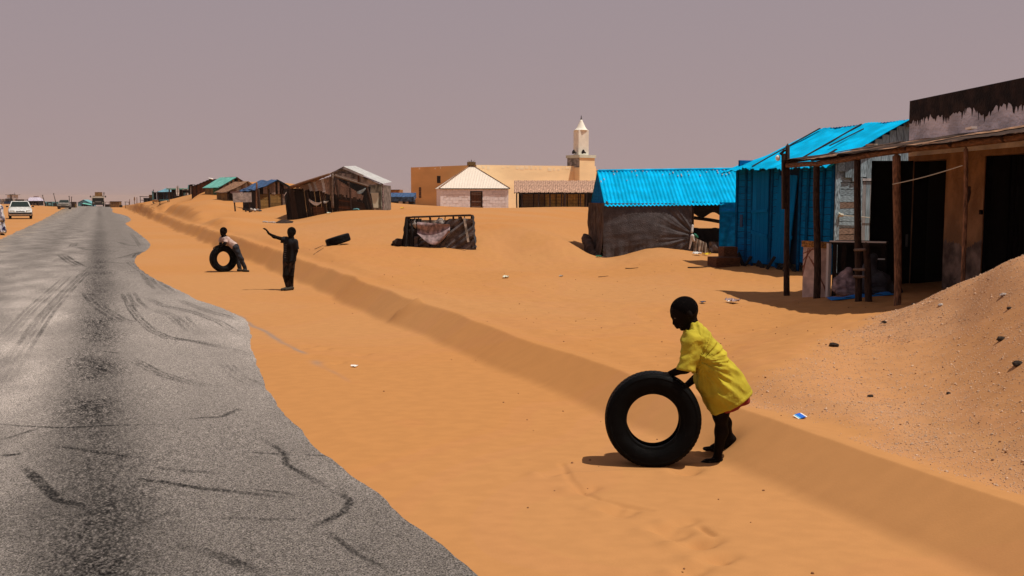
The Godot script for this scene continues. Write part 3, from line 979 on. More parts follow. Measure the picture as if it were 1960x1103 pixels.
# ---------------------------------------------------------------- road
func road_strokes() -> Array:
	# [points (along, across), width, darkness]: rubber left by swerving vehicles, oil and cracks
	return [
		[[Vector2(27.571, -0.219), Vector2(23.583, -0.476), Vector2(20.186, -0.654), Vector2(16.756, -0.805), Vector2(13.178, -0.886), Vector2(10.421, -0.935)], 0.10, 0.5],
		[[Vector2(26.847, -0.351), Vector2(19.405, -0.728), Vector2(15.962, -0.876), Vector2(13.026, -0.940), Vector2(11.276, -1.006)], 0.07, 0.4],
		[[Vector2(24.285, -0.733), Vector2(19.891, -0.943), Vector2(17.162, -1.077), Vector2(14.650, -1.144), Vector2(13.482, -1.189)], 0.09, 0.4],
		[[Vector2(19.367, 0.329), Vector2(16.558, 0.389), Vector2(15.157, 0.458), Vector2(13.841, 0.561), Vector2(13.071, 0.714), Vector2(12.577, 1.007), Vector2(11.660, 1.366), Vector2(11.055, 1.526)], 0.06, 0.55],
		[[Vector2(19.749, 0.406), Vector2(17.823, 0.439), Vector2(16.498, 0.533)], 0.13, 0.5],
		[[Vector2(18.449, 0.667), Vector2(16.974, 0.882), Vector2(15.918, 1.228), Vector2(14.483, 1.489), Vector2(12.904, 1.590)], 0.06, 0.5],
		[[Vector2(17.880, 1.158), Vector2(15.813, 1.483), Vector2(14.890, 1.728), Vector2(14.344, 1.827)], 0.06, 0.45],
		[[Vector2(20.045, -0.312), Vector2(17.051, -0.071), Vector2(15.265, 0.194), Vector2(14.424, 0.484)], 0.10, 0.55],
		[[Vector2(11.435, 0.251), Vector2(10.976, 0.355), Vector2(10.488, 0.450), Vector2(9.741, 0.715), Vector2(9.429, 0.954)], 0.06, 0.5],
		[[Vector2(15.446, 1.021), Vector2(13.745, 1.054), Vector2(13.290, 1.140)], 0.1, 0.35],
		[[Vector2(16.416, 0.734), Vector2(15.491, 0.912), Vector2(14.217, 0.988)], 0.08, 0.4],
		[[Vector2(10.781, 1.158), Vector2(9.884, 1.189), Vector2(9.289, 1.294)], 0.07, 0.4],
		[[Vector2(25.595, 0.902), Vector2(21.362, 0.971), Vector2(19.050, 1.099)], 0.16, 0.45],
		[[Vector2(29.008, 0.421), Vector2(25.723, 0.591), Vector2(23.641, 0.829)], 0.35, 0.4],
		[[Vector2(29.847, 0.643), Vector2(22.988, 0.967), Vector2(20.388, 0.997)], 0.12, 0.5],
		[[Vector2(33.192, -1.144), Vector2(29.985, -0.840), Vector2(27.299, -0.518)], 0.14, 0.75],
		[[Vector2(27.500, -1.005), Vector2(28.214, -0.794), Vector2(27.309, -0.541)], 0.4, 0.45],
		[[Vector2(25.354, -1.016), Vector2(26.328, -0.877), Vector2(25.213, -0.674)], 0.3, 0.35],
		[[Vector2(59.904, -1.212), Vector2(56.298, -0.953), Vector2(54.125, -1.056)], 0.3, 0.8],
		[[Vector2(61.795, -1.144), Vector2(58.595, -0.693)], 0.2, 0.4],
		[[Vector2(38.387, -0.993), Vector2(41.167, -0.991), Vector2(42.170, -0.801)], 0.12, 0.5],
		[[Vector2(39.173, -1.012), Vector2(36.752, -0.582), Vector2(35.560, -0.021), Vector2(34.279, 0.568)], 0.07, 0.45],
		[[Vector2(42.358, 0.568), Vector2(39.211, 0.862), Vector2(38.245, 1.241)], 0.08, 0.5],
		[[Vector2(30.460, 0.340), Vector2(32.075, 0.751), Vector2(34.060, 1.099), Vector2(34.582, 1.391)], 0.09, 0.55],
		[[Vector2(30.742, 0.878), Vector2(33.450, 1.078), Vector2(34.213, 1.345)], 0.12, 0.7],
		[[Vector2(52.256, 1.304), Vector2(41.683, 1.284), Vector2(36.019, 1.197)], 0.06, 0.4],
		[[Vector2(29.255, -0.178), Vector2(28.911, 0.220), Vector2(28.058, 0.601)], 0.06, 0.4],
		[[Vector2(82.479, 0.453), Vector2(76.682, 1.474), Vector2(70.715, 1.847)], 0.2, 0.4],
		[[Vector2(146.306, -0.398), Vector2(100.109, -0.121)], 0.35, 0.5],
		[[Vector2(54.325, -0.047), Vector2(48.693, 0.076)], 0.4, 0.4],
		[[Vector2(22.513, -1.574), Vector2(22.049, -1.418)], 0.05, 0.4],
		[[Vector2(7.458, -0.690), Vector2(7.443, -0.622), Vector2(7.461, -0.563)], 0.05, 1.0],
		[[Vector2(7.078, -0.531), Vector2(6.700, -0.424), Vector2(6.388, -0.342), Vector2(6.183, -0.281), Vector2(6.100, -0.202), Vector2(5.883, -0.084)], 0.07, 0.7],
		[[Vector2(7.649, -0.396), Vector2(7.413, -0.184), Vector2(7.241, -0.027), Vector2(7.008, 0.201)], 0.05, 0.4],
		[[Vector2(6.544, 0.097), Vector2(6.382, 0.277), Vector2(6.160, 0.475), Vector2(5.934, 0.735), Vector2(5.661, 1.045)], 0.05, 0.65],
		[[Vector2(6.010, 0.773), Vector2(5.861, 0.938), Vector2(5.744, 1.032)], 0.03, 0.5],
		[[Vector2(7.277, 1.014), Vector2(7.046, 1.066), Vector2(6.774, 1.106), Vector2(6.485, 1.065), Vector2(6.275, 1.115), Vector2(5.981, 1.181), Vector2(5.683, 1.244)], 0.045, 0.8],
		[[Vector2(5.731, 1.254), Vector2(5.544, 1.270), Vector2(5.357, 1.191), Vector2(5.247, 1.072), Vector2(5.162, 0.963)], 0.05, 0.7],
		[[Vector2(5.067, 1.041), Vector2(4.893, 1.073), Vector2(4.692, 1.101), Vector2(4.527, 1.157), Vector2(4.375, 1.199)], 0.035, 0.9],
		[[Vector2(4.697, 1.090), Vector2(4.780, 1.160)], 0.08, 0.6],
		[[Vector2(5.188, 0.262), Vector2(5.067, 0.371), Vector2(4.959, 0.454), Vector2(4.782, 0.538), Vector2(4.601, 0.649)], 0.08, 0.7],
		[[Vector2(5.149, 0.546), Vector2(4.917, 0.554), Vector2(4.690, 0.594)], 0.2, 0.5],
		[[Vector2(8.508, -0.777), Vector2(8.370, -0.615), Vector2(8.200, -0.352), Vector2(8.126, 0.064), Vector2(7.970, 0.484)], 0.018, 0.7],
		[[Vector2(8.156, 0.571), Vector2(8.126, 0.830), Vector2(8.400, 1.017)], 0.03, 0.6],
		[[Vector2(8.257, -0.490), Vector2(8.095, -0.613), Vector2(7.941, -0.730)], 0.02, 0.6],
		[[Vector2(6.910, 0.862), Vector2(6.812, 1.013), Vector2(6.728, 1.131)], 0.03, 0.5],
		[[Vector2(6.690, 1.224), Vector2(6.581, 1.403)], 0.03, 0.5],
		[[Vector2(5.555, 0.488), Vector2(5.385, 0.793), Vector2(5.312, 0.992)], 0.04, 0.4],
		[[Vector2(6.713, 0.279), Vector2(6.567, 0.450), Vector2(6.437, 0.648)], 0.05, 0.35],
		[[Vector2(13.061, 0.737), Vector2(12.533, 1.026), Vector2(11.763, 1.312)], 0.03, 0.6],
		[[Vector2(12.154, -0.026), Vector2(11.929, 0.139)], 0.02, 0.5],
		[[Vector2(6.391, -0.086), Vector2(5.883, 0.030), Vector2(5.387, 0.165), Vector2(5.073, 0.267)], 0.32, 0.45],
		[[Vector2(6.327, -0.571), Vector2(5.929, -0.420), Vector2(5.591, -0.330)], 0.4, 0.3],
		[[Vector2(5.816, -0.034), Vector2(5.306, -0.025), Vector2(4.889, -0.049)], 0.42, 0.55],
		[[Vector2(25.998, -0.077), Vector2(22.215, 0.155), Vector2(17.957, 0.114)], 0.5, 0.5],
		[[Vector2(14.147, 0.077), Vector2(12.626, 0.030)], 0.3, 0.6],
		[[Vector2(10.961, -0.086), Vector2(10.811, -0.030)], 0.04, 0.8],
	]


const W := 1024
const H := 2048
const T0 := -6.2
const TW := 9.6


# one streak of rubber laid along a curve
func stamp(dark: PackedFloat32Array, curve: Curve2D, length: float, wide: float, shift: float, step: float, dose: float, broken: FastNoiseLite, key: float, s0: float, s1: float) -> void:
	var along := 0.0
	while along <= length:
		var q := curve.sample_baked(along)
		var ahead := (curve.sample_baked(minf(along + 0.05, length)) - curve.sample_baked(maxf(along - 0.05, 0.0))).normalized()
		q += Vector2(-ahead.y, ahead.x) * shift
		var ends := smoothstep(0.0, 0.2 * length + 0.01, along) * smoothstep(length, 0.75 * length - 0.01, along)
		var strong := dose * 0.95 * (0.25 + 0.75 * ends) * clampf(0.7 + broken.get_noise_2d(along * 0.5, key) * 1.0, 0.2, 1.0)
		var cu := (q.y - T0) / TW * W
		var cv := (log(q.x + 3.0) - s0) / (s1 - s0) * H
		var ru := maxf(wide * 0.8 / TW * W, 1.0)
		var rv := maxf(wide * 0.8 / (q.x + 3.0) / (s1 - s0) * H, 0.8)
		for j in range(maxi(0, int(cv - rv)), mini(H, int(cv + rv) + 2)):
			for i in range(maxi(0, int(cu - ru)), mini(W, int(cu + ru) + 2)):
				var d := Vector2((i - cu) / ru, (j - cv) / rv).length_squared()
				if d < 1.0:
					var a := strong * (minf(1.0, (1.0 - d) * 2.2) * 0.36 if wide < 0.15 else (1.0 - d) * 0.16)
					dark[j * W + i] = maxf(dark[j * W + i], dark[j * W + i] * 0.5 + a)
		along += step


func build_road() -> void:
	var s0 := log(3.0)
	var s1 := log(262.0)
	var dark := PackedFloat32Array()
	dark.resize(W * H)
	var broken := FastNoiseLite.new()
	broken.seed = 14
	broken.frequency = 0.9
	for stroke in road_strokes():
		var p: Array = stroke[0]
		var curve := Curve2D.new()
		for k in p.size():
			var tan_: Vector2 = (p[mini(k + 1, p.size() - 1)] - p[maxi(k - 1, 0)]) / 6.0
			curve.add_point(p[k], -tan_, tan_)
		var length := curve.get_baked_length()
		var wide_all: float = stroke[1]
		if stroke[0][0].x < 8.0 and wide_all < 0.12:
			wide_all *= 0.6
		var ribs := 3 if wide_all > 0.05 and wide_all < 0.2 else 1
		for rib in ribs:
			var wide := wide_all / (ribs * 0.8)
			var shift := wide_all * 0.8 * (rib - (ribs - 1) * 0.5)
			var step := wide * 0.4
			stamp(dark, curve, length, wide, shift, step, stroke[2] * [1.0, 0.75, 0.9][rib], broken, rib * 31.0 + wide_all * 99.0, s0, s1)
	var blot := FastNoiseLite.new()
	blot.seed = 11
	blot.frequency = 0.5
	blot.fractal_octaves = 5
	var speck := FastNoiseLite.new()
	speck.seed = 17
	speck.frequency = 0.13
	speck.fractal_octaves = 3
	var dice0 := RandomNumberGenerator.new()
	dice0.seed = 98
	var bytes := PackedByteArray()
	bytes.resize(W * H * 3)
	var w := 0
	for j in H:
		var s := exp(lerpf(s0, s1, (j + 0.5) / H)) - 3.0
		var oil := 0.62 + 0.22 * blot.get_noise_2d(s * 0.5, 4.0)
		oil *= smoothstep(80.0, 5.0, s) * 0.7 + 0.3
		var light := lerpf(0.66, 0.92, smoothstep(2.5, 13.0, s)) * lerpf(1.0, 0.83, smoothstep(13.0, 40.0, s))       # darker close by, and a little darker again far off
		for i in W:
			var t := T0 + (i + 0.5) / W * TW
			var n := blot.get_noise_2d(t * 2.2, s * 0.9)
			var d := (t + 0.12) / 0.32
			var e := (t - 0.75) / 0.9
			var f := (t + 1.9) / 0.5
			var a := dark[j * W + i]
			a += clampf(oil, 0.0, 0.8) * 0.72 * exp(-d * d) * (0.85 + 0.6 * n)
			a += 0.16 * exp(-e * e) * (0.6 + n * 1.3) + 0.10 * exp(-f * f)
			a *= 0.25 + 1.35 * dice0.randf() + 0.3 * speck.get_noise_2d(i * 1.0, j * 0.8)
			a = clampf(a, 0.0, 0.86)
			var v := light * (0.93 + 0.22 * n) * (1.0 - a)
			var warm := clampf((-t - 3.3) * 0.35 + n * 0.4, 0.0, 0.5)   # blown sand along the left side
			bytes[w] = clampi(int(255.0 * v * (0.98 + 0.06 * warm)), 0, 255)
			bytes[w + 1] = clampi(int(255.0 * v * (0.94 - 0.05 * warm)), 0, 255)
			bytes[w + 2] = clampi(int(255.0 * v * (0.905 - 0.2 * warm)), 0, 255)
			w += 3
	var im := Image.create_from_data(W, H, false, Image.FORMAT_RGB8, bytes)
	var st := SurfaceTool.new()
	st.begin(Mesh.PRIMITIVE_TRIANGLES)
	st.set_smooth_group(0)
	const NS := 200
	const NT := 24
	for j in NS + 1:
		var v := j / float(NS)
		var s := exp(lerpf(s0, s1, v)) - 3.0
		for i in NT + 1:
			var t := lerpf(-6.1, 2.02 if s < 60.0 else 2.55, i / float(NT))
			var p := ROAD_ALONG * s + ROAD_RIGHT * t
			st.set_uv(Vector2((t - T0) / TW, v))
			st.set_uv2(Vector2(t, s))
			st.add_vertex(Vector3(p.x, far_fall(p.length()) + 0.012 * (1.0 - pow((t + 1.2) / 4.0, 2.0)) * 0.0, p.y))
	for j in NS:
		for i in NT:
			var a := j * (NT + 1) + i
			for k in [a, a + NT + 1, a + 1, a + 1, a + NT + 1, a + NT + 2]:
				st.add_index(k)
	st.generate_normals()
	var m := StandardMaterial3D.new()
	m.albedo_color = Color(1, 1, 1)
	m.albedo_texture = ImageTexture.create_from_image(im)
	m.roughness = 0.9
	m.metallic_specular = 0.25
	m.detail_enabled = true
	m.detail_blend_mode = BaseMaterial3D.BLEND_MODE_MUL
	m.detail_uv_layer = BaseMaterial3D.DETAIL_UV_2
	# crushed stone: every texel its own chip
	var chips := PackedByteArray()
	chips.resize(1024 * 1024 * 3)
	var dice := RandomNumberGenerator.new()
	dice.seed = 99
	for k in 1024 * 1024:
		var a := dice.randf()
		var v := 26.0 + 229.0 * pow(a, 0.55)
		chips[k * 3] = int(v * 1.0)
		chips[k * 3 + 1] = int(v * 0.985)
		chips[k * 3 + 2] = int(v * (0.95 + 0.05 * dice.randf()))
	var chip_image := Image.create_from_data(1024, 1024, false, Image.FORMAT_RGB8, chips)
	var grain := ImageTexture.create_from_image(chip_image)
	m.detail_albedo = grain
	m.uv2_scale = Vector3(0.22, 0.22, 1)
	var o := part("road", st.commit(), m, self)
	o.set_meta("kind", "structure")


# ---------------------------------------------------------------- mosque and houses
func build_mosque() -> void:
	var c: Vector3 = Vector3(-3.701, 0.558, -104.000)
	var o := thing("mosque", "long ochre mosque with a pale minaret rising behind the dunes", "mosque", c)
	var l: Vector3 = Vector3(-11.413, 0.454, -113.000) - c
	var r: Vector3 = Vector3(9.462, 0.454, -113.000) - c
	l.y = 0
	r.y = 0
	var h := 4.55
	var down := Vector3(0, -1.2, 0)
	var up := Vector3(0, h, 0)
	var back := Vector3(2.0, 0, -12.0)
	var tl := (l - Vector3.ZERO).normalized()
	var tr := r.normalized()
	var nl := Vector3(tl.z, 0, -tl.x)
	var nr := Vector3(-tr.z, 0, tr.x)
	if nl.z < 0.0:
		nl = -nl
	if nr.z < 0.0:
		nr = -nr
	# walls as slabs round a flat roof
	var in_l := -nl * 0.3
	var in_r := -nr * 0.3
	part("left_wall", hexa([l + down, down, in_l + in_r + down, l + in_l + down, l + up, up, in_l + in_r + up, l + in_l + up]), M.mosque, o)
	part("right_wall", hexa([down, r + down, r + in_r + down, in_l + in_r + down, up + Vector3(0, 0.004, 0), r + up * 1.03, r + in_r + up * 1.03, in_l + in_r + up + Vector3(0, 0.004, 0)]), M.mosque_sunlit_tone, o)
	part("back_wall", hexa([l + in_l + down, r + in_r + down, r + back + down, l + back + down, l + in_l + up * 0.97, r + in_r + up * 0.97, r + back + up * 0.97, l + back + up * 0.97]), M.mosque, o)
	# flaking pale coping along the wall tops
	for k in 26:
		var a := float(k) / 26.0
		var p := r * a + up
		if rng.randf() < 0.55:
			block("plaster_patch", o, M.mosque_trim, p + tr * 0.25 - Vector3(0, rng.randf_range(0.12, 0.35), 0) + nr * 0.006, Vector3(rng.randf_range(0.2, 0.55), rng.randf_range(0.1, 0.4), 0.02), Basis(tr, Vector3.UP, nr))
	for k in 12:
		var p := l * (k / 12.0) + up
		if rng.randf() < 0.6:
			block("plaster_patch", o, M.mosque_trim, p + tl * 0.3 - Vector3(0, rng.randf_range(0.15, 0.3), 0) + nl * 0.006, Vector3(rng.randf_range(0.15, 0.5), rng.randf_range(0.1, 0.25), 0.02), Basis(-tl, Vector3.UP, nl))
	for w in [[Vector3(-10.117, 1.682, -111.800), Vector3(-10.107, 2.877, -111.800), 0.42, true], [Vector3(-7.719, 3.303, -109.200), Vector3(-7.714, 4.083, -109.200), 0.62, false]]:
		var a: Vector3 = w[0] - c
		var b: Vector3 = w[1] - c
		# slide on to the wall
		var s := nl * (-(a.dot(nl)) + 0.012)
		var win := board("window", o, M.black_and_shade, a + s, b + s, w[2], 0.03, nl)
		if w[3]:
			for g in [-0.30, 0.02, 0.33]:
				part("bar", cube, M.tan_roof, win, Transform3D(Basis.from_scale(Vector3(1.0, 0.09, 1.6)), Vector3(0, g, 0.5)))
			for g in [-0.28, 0.1]:
				part("bar", cube, M.tan_roof, win, Transform3D(Basis.from_scale(Vector3(0.06, 1.0, 1.6)), Vector3(g, 0, 0.55)))
	# minaret
	var m: Vector3 = Vector3(7.707, 5.123, -112.000) - c
	m.y = 0
	var y0 := 1.75 - c.y
	var turn := Basis(Vector3.UP, 0.62)
	var base := part("minaret", hexa(square_corners(1.09, h - 1.5, y0 + 4.36, turn, m)), M.mosque_sunlit_tone, o)
	var whites := turn * Vector3(-1, 0, 0)
	board("white_face", base, M.concrete, m + whites * 1.094 + Vector3(0, y0 + 3.30, 0), m + whites * 1.094 + Vector3(0, y0 + 4.35, 0), 2.16, 0.012, whites)
	part("ledge", hexa(square_corners(1.2, y0 + 4.36, y0 + 4.68, turn, m)), M.green_white, base)
	part("shaft", hexa(square_corners(0.63, y0 + 4.68, y0 + 7.43, Basis(Vector3.UP, 0.40), m)), M.white_plaster, base)
	var sp := []
	for q in [[0.0, 0.0], [0.80, 0.0], [0.80, 0.05], [0.66, 0.12], [0.50, 0.34], [0.34, 0.68], [0.16, 1.05], [0.10, 1.2], [0.0, 1.2]]:
		sp.append(Vector2(q[0], q[1] - 0.02))
	part("spire", lathe(sp, 10), M.white_plaster, base, Transform3D(Basis(), m + Vector3(0, y0 + 7.43, 0)))
	var fi := []
	for q in [[0.0, 0.0], [0.05, 0.0], [0.05, 0.06], [0.11, 0.12], [0.04, 0.2], [0.03, 0.26], [0.08, 0.32], [0.03, 0.38], [0.02, 0.52], [0.0, 0.53]]:
		fi.append(Vector2(q[0], q[1]))
	part("finial", lathe(fi, 8), M.trim, base, Transform3D(Basis(), m + Vector3(0, y0 + 8.58, 0)))
	for g in [[-1.0, 0.15], [-0.30, 0.95]]:
		var sp2 := turn * Vector3(g[0], 0, g[1])
		var horn := []
		for q in [[0.0, 0.0], [0.07, 0.0], [0.1, 0.14], [0.16, 0.28], [0.26, 0.4], [0.25, 0.42], [0.0, 0.3]]:
			horn.append(Vector2(q[0], q[1]))
		part("loudspeaker", lathe(horn, 10), M.trim, base, Transform3D(Basis(Vector3(0, 0, 1), 1.2) * Basis(Vector3.RIGHT, 0.5), m + sp2 + Vector3(0.15, y0 + 4.9, 0)))


func square_corners(half: float, lo: float, hi: float, turn: Basis, at: Vector3) -> Array:
	var out := []
	for y in [lo, hi]:
		for q in [[-1, 1], [1, 1], [1, -1], [-1, -1]]:
			out.append(at + turn * Vector3(q[0] * half, 0, q[1] * half) + Vector3(0, y, 0))
	return out


func build_white_house() -> void:
	var at := Vector3(-3.75, 0.55, -100.0)
	var o := thing("white_house", "small white block house with a pyramid roof of pale corrugated metal", "house", at, 0.13)
	var w := 3.42
	var h := 2.1
	var d := 6.8
	# walls
	block("wall", o, M.house_wall, Vector3(-w + 0.15, h / 2 - 0.4, -d / 2), Vector3(0.3, h + 0.8, d))
	block("wall", o, M.house_wall, Vector3(w - 0.15, h / 2 - 0.4, -d / 2), Vector3(0.3, h + 0.8, d))
	block("wall", o, M.house_wall, Vector3(0, h / 2 - 0.4, -d + 0.15), Vector3(w * 2 - 0.6, h + 0.8, 0.3))
	var dx := 0.18
	block("wall", o, M.house_wall, Vector3((-w + 0.3 + dx - 0.62) / 2, h / 2 - 0.4, -0.18), Vector3(w - 0.3 + dx - 0.62, h + 0.8, 0.24))
	block("wall", o, M.house_wall, Vector3((dx + 0.62 + w - 0.3) / 2, h / 2 - 0.4, -0.18), Vector3(w - 0.3 - dx - 0.62, h + 0.8, 0.24))
	block("wall", o, M.house_wall, Vector3(dx, h - 0.12, -0.18), Vector3(1.24, 0.24, 0.24))
	# the front's blocks stand proud of their joints
	for row in 7:
		var x := -w + (0.0 if row % 2 == 0 else -0.3)
		while x < w:
			var x0 := maxf(x + 0.006, -w)
			var x1 := minf(x + 0.60, w)
			x += 0.615
			var y0 := row * 0.30 + 0.0
			if y0 < 1.75:
				if x0 < dx + 0.62 and x1 > dx - 0.62:
					if x0 < dx - 0.7 and x1 > dx - 0.62:
						x1 = dx - 0.63
					elif x1 > dx + 0.7:
						x0 = dx + 0.63
					else:
						continue
			if x1 - x0 < 0.06:
				continue
			block("block", o, M.house_block if rng.randf() < 0.7 else M.house_block_b, Vector3((x0 + x1) / 2, y0 + 0.146, -0.04 + rng.randf_range(-0.008, 0.01)), Vector3(x1 - x0, 0.292, 0.06))
	# door
	var door := block("door", o, M.rust_3, Vector3(dx, 0.72, -0.12), Vector3(1.1, 2.1, 0.06))
	for k in 4:
		part("plank", cube, tone("rust"), door, Transform3D(Basis.from_scale(Vector3(0.2, 0.98, 0.5)), Vector3(-0.36 + k * 0.24, 0, 0.4)))
	for y in [-0.22, 0.02, 0.36, 0.44]:
		part("crosspiece", cube, M.grey_1 if y < 0.4 else M.grey_0, door, Transform3D(Basis(Vector3(0, 0, 1), rng.randf_range(-0.03, 0.03)) * Basis.from_scale(Vector3(0.86, 0.035, 0.6)), Vector3(0, y, 0.7)))
	for sx in [-0.585, 0.585]:
		block("door_frame", o, M.dark_0, Vector3(dx + sx, 0.78, -0.06), Vector3(0.07, 2.1, 0.12))
	block("door_frame", o, M.dark_0, Vector3(dx, 1.80, -0.06), Vector3(1.24, 0.07, 0.12))
	# roof: four corrugated slopes, hip strips and a cap
	var e := 0.14
	var apex := Vector3(0, 4.55, -d / 2)
	var cs := [Vector3(-w - e, h, e), Vector3(w + e, h, e), Vector3(w + e, h, -d - e), Vector3(-w - e, h, -d - e)]
	for k in 4:
		var a: Vector3 = cs[k]
		var b: Vector3 = cs[(k + 1) % 4]
		var mid := (a + b) / 2.0
		var rise := apex - mid
		var n := (b - a).cross(rise).normalized()
		var fn := func(u: float, v: float) -> Vector3:
			var reach := minf(1.0 - absf(2.0 * u - 1.0), 0.955)
			return a.lerp(b, u) + rise * reach * v + n * (sin(u * 44.0 * TAU) * 0.022)
		part("roof_slope", surf(264, 4, fn, n.y > 0.0 and false or true), M.white_metal_roof, o)
		board("hip_strip", o, M.tan_roof, a + Vector3(0, 0.03, 0), apex.lerp(a, 0.05) + Vector3(0, 0.03, 0), 0.12, 0.05, n)
	block("fascia", o, M.dark_1, Vector3(0, h - 0.03, e - 0.03), Vector3(w * 2 + e * 2, 0.07, 0.05))
	var cap := block("roof_cap", o, M.ochre_3, apex + Vector3(0, 0.1, 0), Vector3(0.82, 0.36, 0.82))
	part("finial", cube, M.trim, cap, Transform3D(Basis.from_scale(Vector3(0.08, 0.7, 0.08)), Vector3(0, 0.8, 0)))
	for s in [-1.0, 1.0]:
		part("brace", cube, M.trim, cap, Transform3D(Basis(Vector3(0, 0, 1), s * 0.8) * Basis.from_scale(Vector3(0.6, 0.07, 0.06)), Vector3(s * 0.24, 0.68, 0)))


func build_colonnade() -> void:
	var at := Vector3(0.3, 0.62, -95.0)
	var o := thing("market_shelter", "open shelter of dark posts under a rough reddish roof before the mosque", "shelter", at)
	var w := 8.6
	var fn := func(u: float, v: float) -> Vector3:
		var q := floorf(u * 46.0)
		var lift := 0.05 * absf(sin(u * 46.0 * PI)) + 0.06 * n_rough.get_noise_2d(q * 1.7, floorf(v * 7.0) * 2.3)
		return Vector3(-0.1 + u * w, 2.72 - v * 1.16 + lift, -1.6 + v * 1.75 + n_rough.get_noise_2d(q * 2.9, 4.0) * 0.06 * v)
	part("roof", surf(276, 14, fn, false), M.thatch, o)
	var bn := func(u: float, v: float) -> Vector3:
		return Vector3(-0.1 + u * w, 2.72 - v * 1.16, -1.62 - v * 1.7)
	part("roof", surf(8, 2, bn, true), M.thatch, o)
	var gable := prism(PackedVector2Array([Vector2(-1.6, 1.5), Vector2(1.55, 1.5), Vector2(0, 2.66)]), -0.04, 0.04)
	part("gable", gable, M.dark_3, o, Transform3D(Basis(Vector3.UP, PI / 2), Vector3(-0.06, 0, -1.6)))
	for x in [0.18, 0.62, 2.2, 3.28, 4.42, 4.72, 6.2, 6.75, 7.9]:
		pole("post", o, M.post_dark, Vector3(x, -0.5, 0.02), Vector3(x + rng.randf_range(-0.04, 0.04), 1.62, 0.0), 0.07 if x != 4.72 else 0.14, -1, 0.02)
	block("sill_beam", o, M.dark_0, Vector3(7.2, 0.02, 0.02), Vector3(2.6, 0.07, 0.1))
	block("eave_beam", o, M.dark_0, Vector3(4.2, 1.56, 0.0), Vector3(8.2, 0.1, 0.1))
	# the yellow board walls at the back
	for k in 14:
		var x0 := 0.75 + k * 0.55
		if k in [11, 12]:
			continue
		for row in 5:
			block("wall_board", o, M.ochre_0 if k < 4 else M.shelter_sunlit_yellow, Vector3(x0 + 0.27, 0.1 + row * 0.30, -2.9), Vector3(0.52, 0.285, 0.05))
	for k in 7:
		block("wall_post", o, M.dark_0, Vector3(0.72 + k * 1.1, 0.7, -2.84), Vector3(0.08, 1.7, 0.08))
	block("back_wall", o, M.black_and_shade, Vector3(4.3, 0.7, -3.1), Vector3(7.9, 1.9, 0.1))


